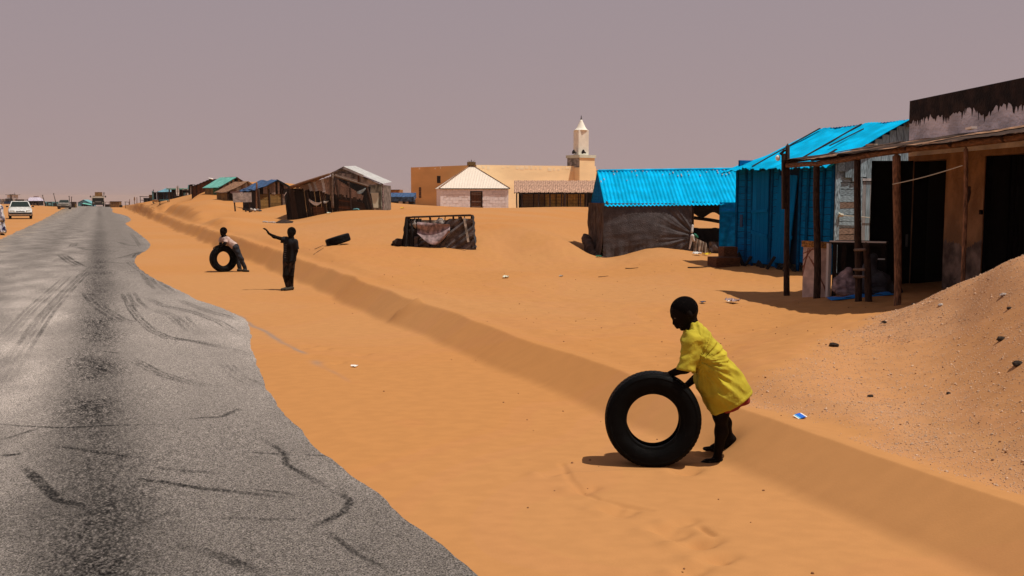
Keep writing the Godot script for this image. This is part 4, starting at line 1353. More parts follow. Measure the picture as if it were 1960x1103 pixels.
# ---------------------------------------------------------------- the shop at the right and its canopy
func build_shop() -> void:
	var o := thing("shop_building", "flat-roofed brown and white shop with dark doorways at the right", "shop", Vector3(6.72, 0, -17.0), -1.5029)
	var long := 10.0
	# piers, lintels, parapet
	for p in [[0.0, 0.2], [1.3, 2.42], [4.5, long]]:
		block("wall", o, M.shop_wall, Vector3((p[0] + p[1]) / 2, 1.0, -0.125), Vector3(p[1] - p[0], 2.88, 0.25))
	for p in [[0.2, 1.3], [2.42, 4.5]]:
		block("wall_lintel", o, M.shop_wall, Vector3((p[0] + p[1]) / 2, 2.35 + 0.045, -0.125), Vector3(p[1] - p[0], 0.09, 0.25))
	var par := block("parapet", o, M.shop_white, Vector3(long / 2, 2.9, -0.13), Vector3(long, 0.92, 0.26))
	var poly := PackedVector2Array([Vector2(-0.012, 3.37), Vector2(long, 3.37)])
	var x := long
	while x > 0.0:
		var drip := 0.14 * n_soft.get_noise_2d(x * 2.6, 3.0) + 0.05 * n_rough.get_noise_2d(x * 3.5, 8.0)
		if rng.randf() < 0.22:
			drip -= rng.randf_range(0.02, 0.13)
		poly.append(Vector2(x, 3.02 + drip))
		x -= rng.randf_range(0.008, 0.035)
	poly.append(Vector2(-0.012, 3.0))
	part("paint_band", prism(poly, -0.06, 0.004), M.shop_brown, o)
	# grey scuffed plaster on the lower pier and a dark smear
	for p in [[1.302, 2.418], [4.502, 8.0]]:
		var sc := PackedVector2Array([Vector2(p[0], -0.3), Vector2(p[1], -0.3)])
		var sx: float = p[1]
		while sx > p[0]:
			sc.append(Vector2(sx, 1.05 + 0.22 * n_soft.get_noise_2d(sx * 3.0, 1.0) + 0.05 * n_rough.get_noise_2d(sx * 9.0, 2.0)))
			sx -= 0.03
		part("scuffed_plaster", prism(sc, -0.02, 0.003), M.shop_grey, o)
	var smear := PackedVector2Array()
	for k in 18:
		var a := k / 18.0 * TAU
		smear.append(Vector2(1.98 + cos(a) * 0.075 + 0.05 * sin(a), 1.77 + sin(a) * 0.16) + Vector2.ONE * n_rough.get_noise_2d(k * 3.0, 0) * 0.03)
	part("dark_smear", prism(smear, -0.02, 0.004), M.shop_brown, o)
	# doors
	var leaf := board("door", o, M.black_metal, Vector3(0.19, 0.06, 0.36), Vector3(0.19, 2.36, 0.36), 0.70, 0.035, Vector3(1, 0, 0))
	leaf.set_meta("label", "black metal door leaf standing open")
	part("latch", cube, M.rim_metal, leaf, Transform3D(Basis.from_scale(Vector3(0.09, 0.05, 1.6)), Vector3(-0.08, -0.40, 0.3)))
	board("door", o, M.black_metal, Vector3(1.27, 0.06, -0.3), Vector3(1.27, 2.33, -0.3), 0.5, 0.03, Vector3(1, 0, 0))
	var fold := func(u: float, v: float) -> Vector3:
		return Vector3(2.9 + u * 1.6, -0.1 + v * 2.43, -0.16 + 0.03 * clampf(sin(u * 14.0 * TAU) * 2.0, -1, 1))
	part("door", surf(168, 2, fold, true), M.black_metal, o)
	board("door", o, M.black_metal, Vector3(2.66, 0.0, -0.12), Vector3(2.66, 2.33, -0.12), 0.46, 0.03)
	for y in [1.5, 0.4]:
		pole("hinge", o, M.black_metal, Vector3(2.42, y, 0.03), Vector3(2.42, y + 0.07, 0.03), 0.025)
	for jx in [0.212, 2.432]:
		block("jamb_shade", o, M.black_metal, Vector3(jx, 1.15, -0.135), Vector3(0.022, 2.4, 0.24))  # thin black lining added as shade on the lit doorway sides
	# the room behind, its shade put into near-black walls and floor
	block("room_back", o, M.black_and_shade, Vector3(long / 2, 1.4, -4.1), Vector3(long, 3.6, 0.2))
	block("room_side", o, M.black_and_shade, Vector3(0.1, 1.5, -2.13), Vector3(0.2, 3.7, 3.74))
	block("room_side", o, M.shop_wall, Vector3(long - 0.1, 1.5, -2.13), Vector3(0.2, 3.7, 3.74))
	block("room_floor", o, M.black_and_shade, Vector3(long / 2, 0.03, -2.13), Vector3(long - 0.4, 0.1, 3.74))
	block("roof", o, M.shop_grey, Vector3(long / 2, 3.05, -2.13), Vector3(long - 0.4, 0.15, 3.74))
	block("room_divider", o, M.black_and_shade, Vector3(1.9, 1.4, -2.2), Vector3(0.2, 2.8, 3.4))
	par.name = "parapet"

	# canopy: five leaning posts, a beam, rafters and a sheet of old boards and mats
	var c := thing("canopy", "rickety brown canopy on leaning posts along the shop front", "canopy", Vector3(6.72, 0, -17.0), -1.5029)
	var feet := [[-0.25, -0.42, 2.68, 0.058, 0.04], [1.10, 0.96, 2.33, 0.060, 0.055], [2.72, 2.52, 2.33, 0.052, 0.052], [3.94, 3.76, 2.33, 0.047, 0.058], [5.6, 5.5, 2.33, 0.026, 0.026]]
	for k in 5:
		var f: Array = feet[k]
		var g := c.transform * Vector3(f[0], 0, 1.95)
		var y0 := ground(g.x, g.z) - 0.25
		pole("post", c, M.post if k in [3, 4] else M.post_dark, Vector3(f[0], y0, 1.95), Vector3(f[1], f[2], 1.95), f[3] * 0.95, f[4] * 0.9, 0.018)
	# a second stump tied to the third post, and a plank spliced to the first
	var s3 := c.transform * Vector3(2.86, 0, 1.86)
	pole("stump", c, M.post_dark, Vector3(2.9, ground(s3.x, s3.z) - 0.2, 1.86), Vector3(2.78, 1.12, 1.90), 0.05, 0.045, 0.01)
	for y in [0.62, 0.72, 1.0]:
		pole("lashing", c, M.post_grey, Vector3(2.64, y, 2.0), Vector3(2.92, y + 0.02, 1.96), 0.022, 0.02)
	board("splice", c, M.brown_1, Vector3(-0.35, 1.55, 2.02), Vector3(-0.42, 2.5, 2.02), 0.09, 0.04)
	pole("beam", c, M.beam, Vector3(-0.5, 2.30, 1.97), Vector3(1.2, 2.27, 1.97), 0.045, 0.04, 0.015)
	pole("beam", c, M.beam, Vector3(1.0, 2.285, 1.97), Vector3(4.2, 2.36, 1.95), 0.042, 0.046, 0.02)
	pole("beam", c, M.beam, Vector3(4.0, 2.37, 1.95), Vector3(9.4, 2.40, 1.95), 0.048, 0.05, 0.02)
	for k in 9:
		var x0 := -0.3 + k * 1.1
		pole("rafter", c, M.post_dark, Vector3(x0, 2.36, 2.02), Vector3(x0 + rng.randf_range(-0.1, 0.1), 2.63, 0.06), 0.04, 0.035, 0.02)
	for k in 10:
		var x0 := -0.55 + k * 1.0
		var fn := func(u: float, v: float) -> Vector3:
			var q := Vector3(x0 + u * 1.06, lerpf(2.365, 2.70, v), lerpf(2.06, 0.03, v))
			q.z += n_rough.get_noise_2d(q.x * 3.0, 5.0) * 0.025 * (1.0 - v)
			q.y += n_soft.get_noise_2d(q.x * 2.5, q.z * 2.5) * 0.025 + (0.012 if k % 2 == 0 else 0.0) + (0.035 * clampf((q.x - 2.0) * 0.2, 0.0, 1.0))
			return q
		var top := surf(12, 14, fn, false)
		var lower := func(u: float, v: float) -> Vector3: return fn.call(u, v) - Vector3(0, 0.02, 0)
		part("roof_sheet", joined([top, surf(12, 14, lower, true)]), M.tan_roof if k % 3 == 1 else M.brown_0, c)
	block("rag", c, M.canvas, Vector3(3.1, 2.47, 2.0), Vector3(0.16, 0.02, 0.07), Basis(Vector3.UP, 0.3))
	block("rag", c, M.paper, Vector3(5.65, 2.52, 1.98), Vector3(0.22, 0.025, 0.06), Basis(Vector3.UP, -0.2))
	# bulb on the first post
	pole("bulb_holder", c, M.trim, Vector3(-0.42, 2.57, 1.99), Vector3(-0.47, 2.49, 2.06), 0.022, 0.026)
	var bulb := SphereMesh.new()
	bulb.radius = 0.042
	bulb.height = 0.10
	part("light_bulb", bulb, M.bulb, c, Transform3D(Basis(), Vector3(-0.49, 2.43, 2.09)))
	# line from the fourth post to the fifth
	var rope := []
	for k in 8:
		var a := Vector3(3.80, 1.92, 2.01).lerp(Vector3(5.50, 2.11, 1.98), k / 8.0) - Vector3(0, 0.015 * sin(k / 8.0 * PI), 0)
		var b := Vector3(3.80, 1.92, 2.01).lerp(Vector3(5.50, 2.11, 1.98), (k + 1) / 8.0) - Vector3(0, 0.015 * sin((k + 1) / 8.0 * PI), 0)
		rope.append(pole_mesh(a, b, 0.006, 0.006, 0.0, 5))
	part("rope", joined(rope), M.rope, c)


# ---------------------------------------------------------------- blue shed
func build_blue_shed() -> void:
	var o := thing("blue_shed", "leaning blue plank shed with bright blue metal roof and a weathered gable", "shed", Vector3(6.33, 0.2, -19.6), 0.3526)
	var w := 3.3
	var long := 3.42
	var eave := 2.24
	var ridge := 3.07
	# dark core walls behind the boards
	block("back_wall", o, M.blue_3, Vector3(w / 2, eave / 2, -long + 0.04), Vector3(w, eave + 0.3, 0.06))
	block("side_wall", o, M.blue_3, Vector3(w - 0.04, eave / 2, -long / 2), Vector3(0.06, eave + 0.3, long - 0.1))
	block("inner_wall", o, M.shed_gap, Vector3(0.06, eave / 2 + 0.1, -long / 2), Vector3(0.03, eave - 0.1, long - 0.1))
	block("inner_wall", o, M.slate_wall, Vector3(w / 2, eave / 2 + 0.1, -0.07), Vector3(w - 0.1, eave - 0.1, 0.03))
	# the long blue wall: horizontal boards between upright battens, two plank doors
	var cuts := [[-3.42, -2.80], [-2.05, -1.82], [-1.06, -0.84], [-0.80, -0.36], [-0.32, -0.03]]
	for c in cuts:
		var rows := 15
		for k in rows:
			var y := 0.06 + k * (eave - 0.08) / rows
			if k < 2 and rng.randf() < 0.55 and c[0] > -2.9:
				continue
			var tilt := rng.randf_range(-0.008, 0.008)
			board("wall_board", o, tone("blue"), Vector3(0.0 + rng.randf_range(-0.008, 0.004), y + 0.07 + tilt, c[0]), Vector3(rng.randf_range(-0.008, 0.004), y + 0.07 - tilt, c[1]), (eave - 0.08) / rows - 0.013, 0.02, Vector3(-1, 0, 0))
	for z in [-3.40, -3.03, -2.78, -2.07, -1.80, -1.07, -0.82, -0.34, -0.02]:
		var lean := rng.randf_range(-0.05, 0.05) if z > -3.3 and z < -0.1 else 0.0
		board("batten", o, M.blue_dark if rng.randf() < 0.7 else M.blue_3, Vector3(-0.028, -0.1, z - lean), Vector3(-0.028, eave, z + lean), 0.07, 0.03, Vector3(-1, 0, 0))
	for d in [[-2.72, -2.12, 0.10, 2.12, 0.03, 0.0], [-1.74, -1.12, 0.16, 2.0, -0.10, 0.22]]:
		var door := Node3D.new()
		door.name = "door"
		o.add_child(door, true)
		for k in 4:
			var z: float = lerpf(d[0], d[1], (k + 0.5) / 4.0)
			board("plank", door, tone("blue"), Vector3(-0.055 + d[4] * 0.2, d[2], z - d[5]), Vector3(-0.055, d[3] + rng.randf_range(-0.01, 0.02), z), (d[1] - d[0]) / 4.0 - 0.006, 0.025, Vector3(-1, 0, 0))
		board("crosspiece", door, M.blue_2, Vector3(-0.08, lerpf(d[2], d[3], 0.34), d[0] - d[5] * 0.5), Vector3(-0.08, lerpf(d[2], d[3], 0.30), d[1] - d[5] * 0.5), 0.08, 0.02, Vector3(-1, 0, 0))
		board("crosspiece", door, M.blue_0, Vector3(-0.08, lerpf(d[2], d[3], 0.56), d[0] - d[5] * 0.3), Vector3(-0.08, lerpf(d[2], d[3], 0.58), d[1] - d[5] * 0.3), 0.06, 0.02, Vector3(-1, 0, 0))
	block("notice", o, M.deep_blue, Vector3(-0.03, 1.02, -3.2), Vector3(0.012, 0.28, 0.10))
	# broken boards and rubbish wood along the foot
	for k in 11:
		var z := rng.randf_range(-2.9, -0.2)
		var p := Vector3(rng.randf_range(-0.35, -0.06), 0.02, z)
		board("broken_board", o, tone("dark") if rng.randf() < 0.7 else tone("brown"), p, p + Vector3(rng.randf_range(0.0, 0.2), rng.randf_range(0.04, 0.32), rng.randf_range(-0.45, 0.45)), 0.09, 0.02, Vector3(-1, 0.3, 0))
	# gable: corner posts, lower boards, a door and upright planks above
	block("corner_post", o, M.bluegrey_0, Vector3(0.045, 1.07, 0.012), Vector3(0.11, 2.34, 0.05))
	block("corner_post", o, M.bluegrey_2, Vector3(0.60, 1.05, 0.015), Vector3(0.07, 2.3, 0.05))
	block("corner_post", o, M.bluegrey_3, Vector3(0.53, 1.05, -0.01), Vector3(0.06, 2.3, 0.04))
	for k in 16:
		var y := 0.05 + k * 0.128
		var kind := "bluegrey" if rng.randf() < 0.82 else ("pale" if rng.randf() < 0.7 else "grey")
		board("wall_board", o, tone(kind), Vector3(0.10, y + 0.064 + rng.randf_range(-0.006, 0.006), rng.randf_range(-0.012, 0.008)), Vector3(0.49, y + 0.064 + rng.randf_range(-0.006, 0.006), rng.randf_range(-0.012, 0.008)), 0.12, 0.022)
	var door2 := Node3D.new()
	door2.name = "door"
	o.add_child(door2, true)
	for k in 4:
		board("plank", door2, [M.pale_3, M.bluegrey_2, M.pale_1, M.bluegrey_3][k], Vector3(0.69 + k * 0.10, 0.05, 0.012), Vector3(0.68 + k * 0.10, 1.86, 0.012), 0.095, 0.025)
	block("door_head", o, M.pale_0, Vector3(0.86, 1.90, 0.02), Vector3(0.48, 0.05, 0.05))
	for k in 13:
		board("wall_board", o, tone("bluegrey"), Vector3(1.1, 0.12 + k * 0.155, 0.0), Vector3(3.28, 0.12 + k * 0.155, 0.0), 0.148, 0.022)
	for k in 19:
		var x0 := 0.02 + k * 0.175
		var top := lerpf(eave, ridge, 1.0 - absf(x0 + 0.085 - w / 2) / (w / 2)) - 0.03
		var low := 2.03 + rng.randf_range(-0.10, 0.06)
		if k in [2, 3, 4]:
			low = 1.93 + rng.randf_range(-0.08, 0.05)
		if top - low < 0.08:
			continue
		var kind := "bluegrey" if rng.randf() < 0.75 else "pale"
		board("gable_plank", o, tone(kind), Vector3(x0 + 0.085 + rng.randf_range(-0.008, 0.008), low, 0.035 + rng.randf_range(-0.008, 0.008)), Vector3(x0 + 0.085, top, 0.035), 0.166, 0.022)
	# wire tied round the gable
	pole("knot", o, M.rope, Vector3(0.07, 1.22, 0.06), Vector3(0.16, 1.2, 0.06), 0.04, 0.03, 0.01)
	pole("rope", o, M.rope, Vector3(0.1, 1.2, 0.07), Vector3(1.1, 1.13, 0.06), 0.008, 0.006, 0.01)
	# roof: four bent sheets on the near slope, their joints open and dark
	for s in [[-3.72, -2.52, 0.0, 0.03], [-2.58, -1.15, 0.02, 0.0], [-1.22, -0.42, 0.03, 0.012], [-0.50, 0.16, 0.012, 0.02]]:
		var fn := func(u: float, v: float) -> Vector3:
			var z := lerpf(s[0], s[1], u)
			var p := Vector3(lerpf(-0.30, w / 2 + 0.03, v), lerpf(eave - 0.10, ridge + 0.02, v), z)
			var lift: float = lerpf(s[2], s[3], u)
			if s[0] < -3.0:     # the far corner has sagged and been trimmed round
				p.x += 0.45 * pow(1.0 - u, 2.0) * v
				p.y -= 0.26 * pow(1.0 - u, 2.0) * v * v
				p.z += 0.55 * pow(1.0 - u, 2.0) * v
			p.y += lift + sin(u * 9.0 * TAU) * 0.006 + n_soft.get_noise_2d(z * 2.0, v * 3.0) * 0.05
			if v < 0.08:
				p.x += n_rough.get_noise_2d(z * 4.0, 1.0) * 0.06
				p.y += n_rough.get_noise_2d(z * 3.0, 7.0) * 0.05
			return p
		var under := func(u: float, v: float) -> Vector3: return fn.call(u, v) - Vector3(0, 0.012, 0)
		part("roof_sheet", joined([surf(54, 16, fn, false), surf(54, 16, under, true)]), M.blue_roof, o)
	var fr := func(u: float, v: float) -> Vector3:
		return Vector3(lerpf(w / 2, w + 0.2, v), lerpf(ridge + 0.02, eave - 0.08, v) + sin(u * 30.0 * TAU) * 0.008, lerpf(-2.7, 0.14, u))
	part("roof_sheet", surf(180, 6, fr, false), M.blue_roof, o)
	for z in [-2.56, -1.18]:
		board("roof_seam", o, M.trim, Vector3(-0.2, eave - 0.01, z + 0.02), Vector3(w / 2 - 0.1, ridge + 0.02, z), 0.05, 0.02, Vector3(-0.45, 0.9, 0))
	board("roof_seam", o, M.trim, Vector3(0.45, eave + 0.36, -0.78), Vector3(1.35, ridge - 0.10, -0.86), 0.02, 0.02, Vector3(-0.45, 0.9, 0))
	board("roof_seam", o, M.trim, Vector3(-0.1, eave + 0.06, -0.40), Vector3(0.35, eave + 0.27, -0.44), 0.06, 0.02, Vector3(-0.45, 0.9, 0))
	block("ridge_block", o, M.grey_1, Vector3(w / 2 + 0.03, ridge - 0.05, 0.10), Vector3(0.09, 0.12, 0.08))


# ---------------------------------------------------------------- the low hall of cloth and blue corrugated metal
func build_tent_hall() -> void:
	var o := thing("tent_hall", "low hall of dark cloth walls under a blue corrugated roof", "shelter")
	o.position = Vector3(2.43, 0.2, -26.0)
	var p := o.position
	var el := Vector3(2.43, 1.60, -26.0) - p
	var er := Vector3(6.6, 1.72, -26.0) - p
	var rl := Vector3(2.34, 2.47, -27.5) - p
	var rr := Vector3(6.6, 2.53, -27.5) - p
	var bl := Vector3(2.28, 1.55, -29.0) - p
	var br := Vector3(6.6, 1.65, -29.0) - p
	var half := er - el
	part("roof_slope", corrugated(rl, rr - rl, el - rl + Vector3(-0.02, -0.08, 0.11), 42, 0.017, 0.012), M.blue_roof, o)
	part("roof_slope", corrugated(rl, rr - rl, bl - rl, 42, 0.017, 0.008), M.blue_roof, o)
	pole("ridge_cap", o, M.blue_roof, rl + Vector3(-0.04, 0.0, 0), rr, 0.045, 0.045)
	# rust-worn spots near the ridge
	for k in 34:
		var a := rng.randf()
		var b := pow(rng.randf(), 2.0) * 0.35 + 0.03
		var wave := (floorf(a * 42.0) + 0.25) / 42.0
		var q := rl.lerp(rr, wave).lerp(el.lerp(er, wave), b)
		var down := (el - rl).normalized()
		var n := (rr - rl).cross(el - rl).normalized()
		if n.y < 0.0:
			n = -n
		var sp := SphereMesh.new()
		sp.radial_segments = 8
		sp.rings = 4
		part("worn_spot", sp, M.canvas if k % 2 else M.thatch, o, Transform3D(Basis(half.normalized() * 0.028, n * 0.008, down * rng.randf_range(0.04, 0.12)), q + n * 0.022))
	# gable of blue sheet on the left
	var g := func(u: float, v: float) -> Vector3:
		var a := el.lerp(rl, minf(u * 2.0, 1.0)).lerp(bl, maxf(u * 2.0 - 1.0, 0.0))
		var low := el.lerp(bl, u) + Vector3(0, -0.02, 0)
		return low.lerp(a, v) + Vector3(0.02 + 0.012 * sin(u * 60.0), 0, 0)
	part("gable", surf(48, 4, g, false), M.blue_1, o)
	# frame
	for x in [2.47, 4.72, 6.4]:
		pole("post", o, M.post_dark, Vector3(x, -0.4, -26.06) - p + Vector3(0, 0.2, 0), Vector3(x, 1.66, -26.06) - p, 0.045, 0.04, 0.01)
	block("header_beam", o, M.dark_0, Vector3(5.6, 1.60, -26.05) - p, Vector3(1.9, 0.07, 0.06))
	block("header_beam", o, M.dark_2, Vector3(5.45, 1.47, -26.02) - p, Vector3(1.5, 0.05, 0.04))
	# front cloth, gathered at its right end
	var cloth := func(u: float, v: float) -> Vector3:
		var x := lerpf(2.38, 4.68, u)
		var y := lerpf(1.60, 0.02, v)
		var z := -25.97
		var gather := smoothstep(0.72, 1.0, u)
		y = lerpf(y, lerpf(1.5, 0.40, v), gather * 0.25)
		var star := atan2(v - 0.58, (1.06 - u) * 1.4)
		z += 0.05 * n_fold.get_noise_2d(star * 5.0, 3.0) * smoothstep(0.45, 1.0, u)
		z += 0.016 * n_fold.get_noise_2d(u * 2.0 - v * 0.8, v * 5.0 + u * 1.5) * (0.3 + v)
		z += 0.05 * smoothstep(0.5, 1.0, v) * n_fold.get_noise_2d(u * 9.0, 11.0)
		z += 0.10 * sin(v * PI) * sin(u * PI) + 0.06 * v
		return Vector3(x, y, z) - p
	var fc := part("front_cloth", surf(120, 60, cloth, true), M.dark_cloth, o)
	for k in 46:      # small worn holes and spots on the cloth
		var u := clampf(rng.randfn(0.62, 0.06), 0.4, 0.9)
		var v := rng.randf_range(0.12, 0.9)
		var q: Vector3 = cloth.call(u, v)
		var sp := SphereMesh.new()
		sp.radial_segments = 6
		sp.rings = 3
		part("worn_spot", sp, M.concrete, fc, Transform3D(Basis.from_scale(Vector3(0.010, rng.randf_range(0.008, 0.022), 0.004)), q + Vector3(0, 0, 0.004)))
	# end cloth, bundled at its foot
	var endc := func(u: float, v: float) -> Vector3:
		var z := lerpf(-25.95, -29.0, u)
		var x := lerpf(2.43, 2.28, u) - 0.03 - 0.10 * v * v + 0.07 * n_fold.get_noise_2d(u * 7.0, v * 2.0) * smoothstep(0.0, 0.2, u) - 0.05 * smoothstep(0.6, 1.0, v)
		return Vector3(x, lerpf(1.60, -0.05, v), z) - p
	part("end_cloth", surf(60, 40, endc, false), M.brown_cloth, o)
	part("cloth_bundle", blob([["c", Vector3(2.38, 0.12, -26.0) - p, Vector3(2.12, 0.2, -27.2) - p, 0.13, 0.2], ["c", Vector3(2.15, 0.35, -27.0) - p, Vector3(2.05, 0.62, -27.6) - p, 0.14, 0.13], ["c", Vector3(2.42, 0.08, -25.9) - p, Vector3(2.9, 0.12, -25.85) - p, 0.09, 0.05]], 0.03, 0.08, [], func(q: Vector3) -> float: return 0.035 * n_fold.get_noise_3dv(q * 7.0)), M.brown_cloth, o)
	# inside: back cloth above and below an open band, a bar and a dark hanging
	var back1 := func(u: float, v: float) -> Vector3: return Vector3(lerpf(2.3, 6.6, u), lerpf(1.6, 1.24 + 0.08 * sin(u * 40.0), v), -28.95) - p
	part("back_cloth", surf(60, 4, back1, true), M.black_cloth, o)
	var back2 := func(u: float, v: float) -> Vector3: return Vector3(lerpf(2.3, 6.6, u), lerpf(0.86, -0.2, v), -28.9 + 0.05 * n_fold.get_noise_2d(u * 9.0, v)) - p
	part("back_cloth", surf(60, 6, back2, true), M.black_cloth, o)
	pole("inner_bar", o, M.post_dark, Vector3(4.9, 1.2, -27.6) - p, Vector3(6.2, 0.98, -27.6) - p, 0.05, 0.05, 0.03)
	pole("inner_bar", o, M.post_dark, Vector3(5.05, -0.1, -28.3) - p, Vector3(5.0, 1.6, -28.3) - p, 0.06, 0.05, 0.02)
	var hang := func(u: float, v: float) -> Vector3: return Vector3(lerpf(4.75, 6.4, u), lerpf(0.92 + 0.03 * sin(u * 20.0), 0.40, v), -26.5 + 0.05 * n_fold.get_noise_2d(u * 8.0, v * 2.0)) - p
	part("dark_hanging", surf(40, 8, hang, true), M.black_cloth, o)
	# pale canvas and grey sacking across the foot of the opening
	var canvas := func(u: float, v: float) -> Vector3:
		var fan := n_fold.get_noise_2d(u * 5.0 + v * 1.2, 5.0) * 0.09
		return Vector3(4.74 + u * lerpf(0.34, 0.42, v), lerpf(0.72 - u * 0.16, 0.0 + u * 0.06, v), -25.93 + fan) - p
	part("canvas_flap", surf(50, 24, canvas, true), M.canvas, o)
	var sack := func(u: float, v: float) -> Vector3:
		return Vector3(5.14 + u * 0.62, lerpf(0.60 - 0.02 * u, -0.02, v), -25.98 + n_fold.get_noise_2d(u * 4.0, v * 3.0) * 0.08) - p
	part("sacking", surf(40, 20, sack, true), M.grey_cloth, o)
	# knotted white strips on the post
	part("rag", blob([["c", Vector3(4.70, 1.02, -25.93) - p, Vector3(4.68, 0.86, -25.9) - p, 0.03, 0.035], ["c", Vector3(4.69, 0.75, -25.9) - p, Vector3(4.62, 0.42, -25.9) - p, 0.045, 0.02], ["c", Vector3(4.69, 0.75, -25.9) - p, Vector3(4.74, 0.62, -25.9) - p, 0.04, 0.025]], 0.014, 0.03), M.white_cloth, o)
	part("rag", blob([["c", Vector3(4.76, 0.78, -25.93) - p, Vector3(4.83, 0.72, -25.92) - p, 0.04, 0.03]], 0.014, 0.02, [], func(q: Vector3) -> float: return 0.012 * n_fold.get_noise_3dv(q * 20.0)), M.bottle_green, o)
	# blue door leaf at the right
	var door := block("door", o, M.blue_1, Vector3(5.60, 0.90, -25.90) - p, Vector3(0.42, 1.44, 0.035), Basis(Vector3.UP, -0.2))
	part("crosspiece", cube, M.blue_3, door, Transform3D(Basis.from_scale(Vector3(1.0, 0.04, 1.6)), Vector3(0, 0.34, 0.3)))
	part("brace", cube, M.blue_3, door, Transform3D(Basis(Vector3(0, 0, 1), 1.1) * Basis.from_scale(Vector3(0.8, 0.05, 1.5)), Vector3(0.05, -0.1, 0.3)))
	block("door_edge", o, M.pale_1, Vector3(5.82, 0.90, -25.93) - p, Vector3(0.02, 1.46, 0.04))


# ---------------------------------------------------------------- huts along the dunes
func panel(called: String, parent: Node3D, m: Material, poly: Array, z0: float, z1: float) -> MeshInstance3D:
	return part(called, prism(PackedVector2Array(poly), z0, z1), m, parent)


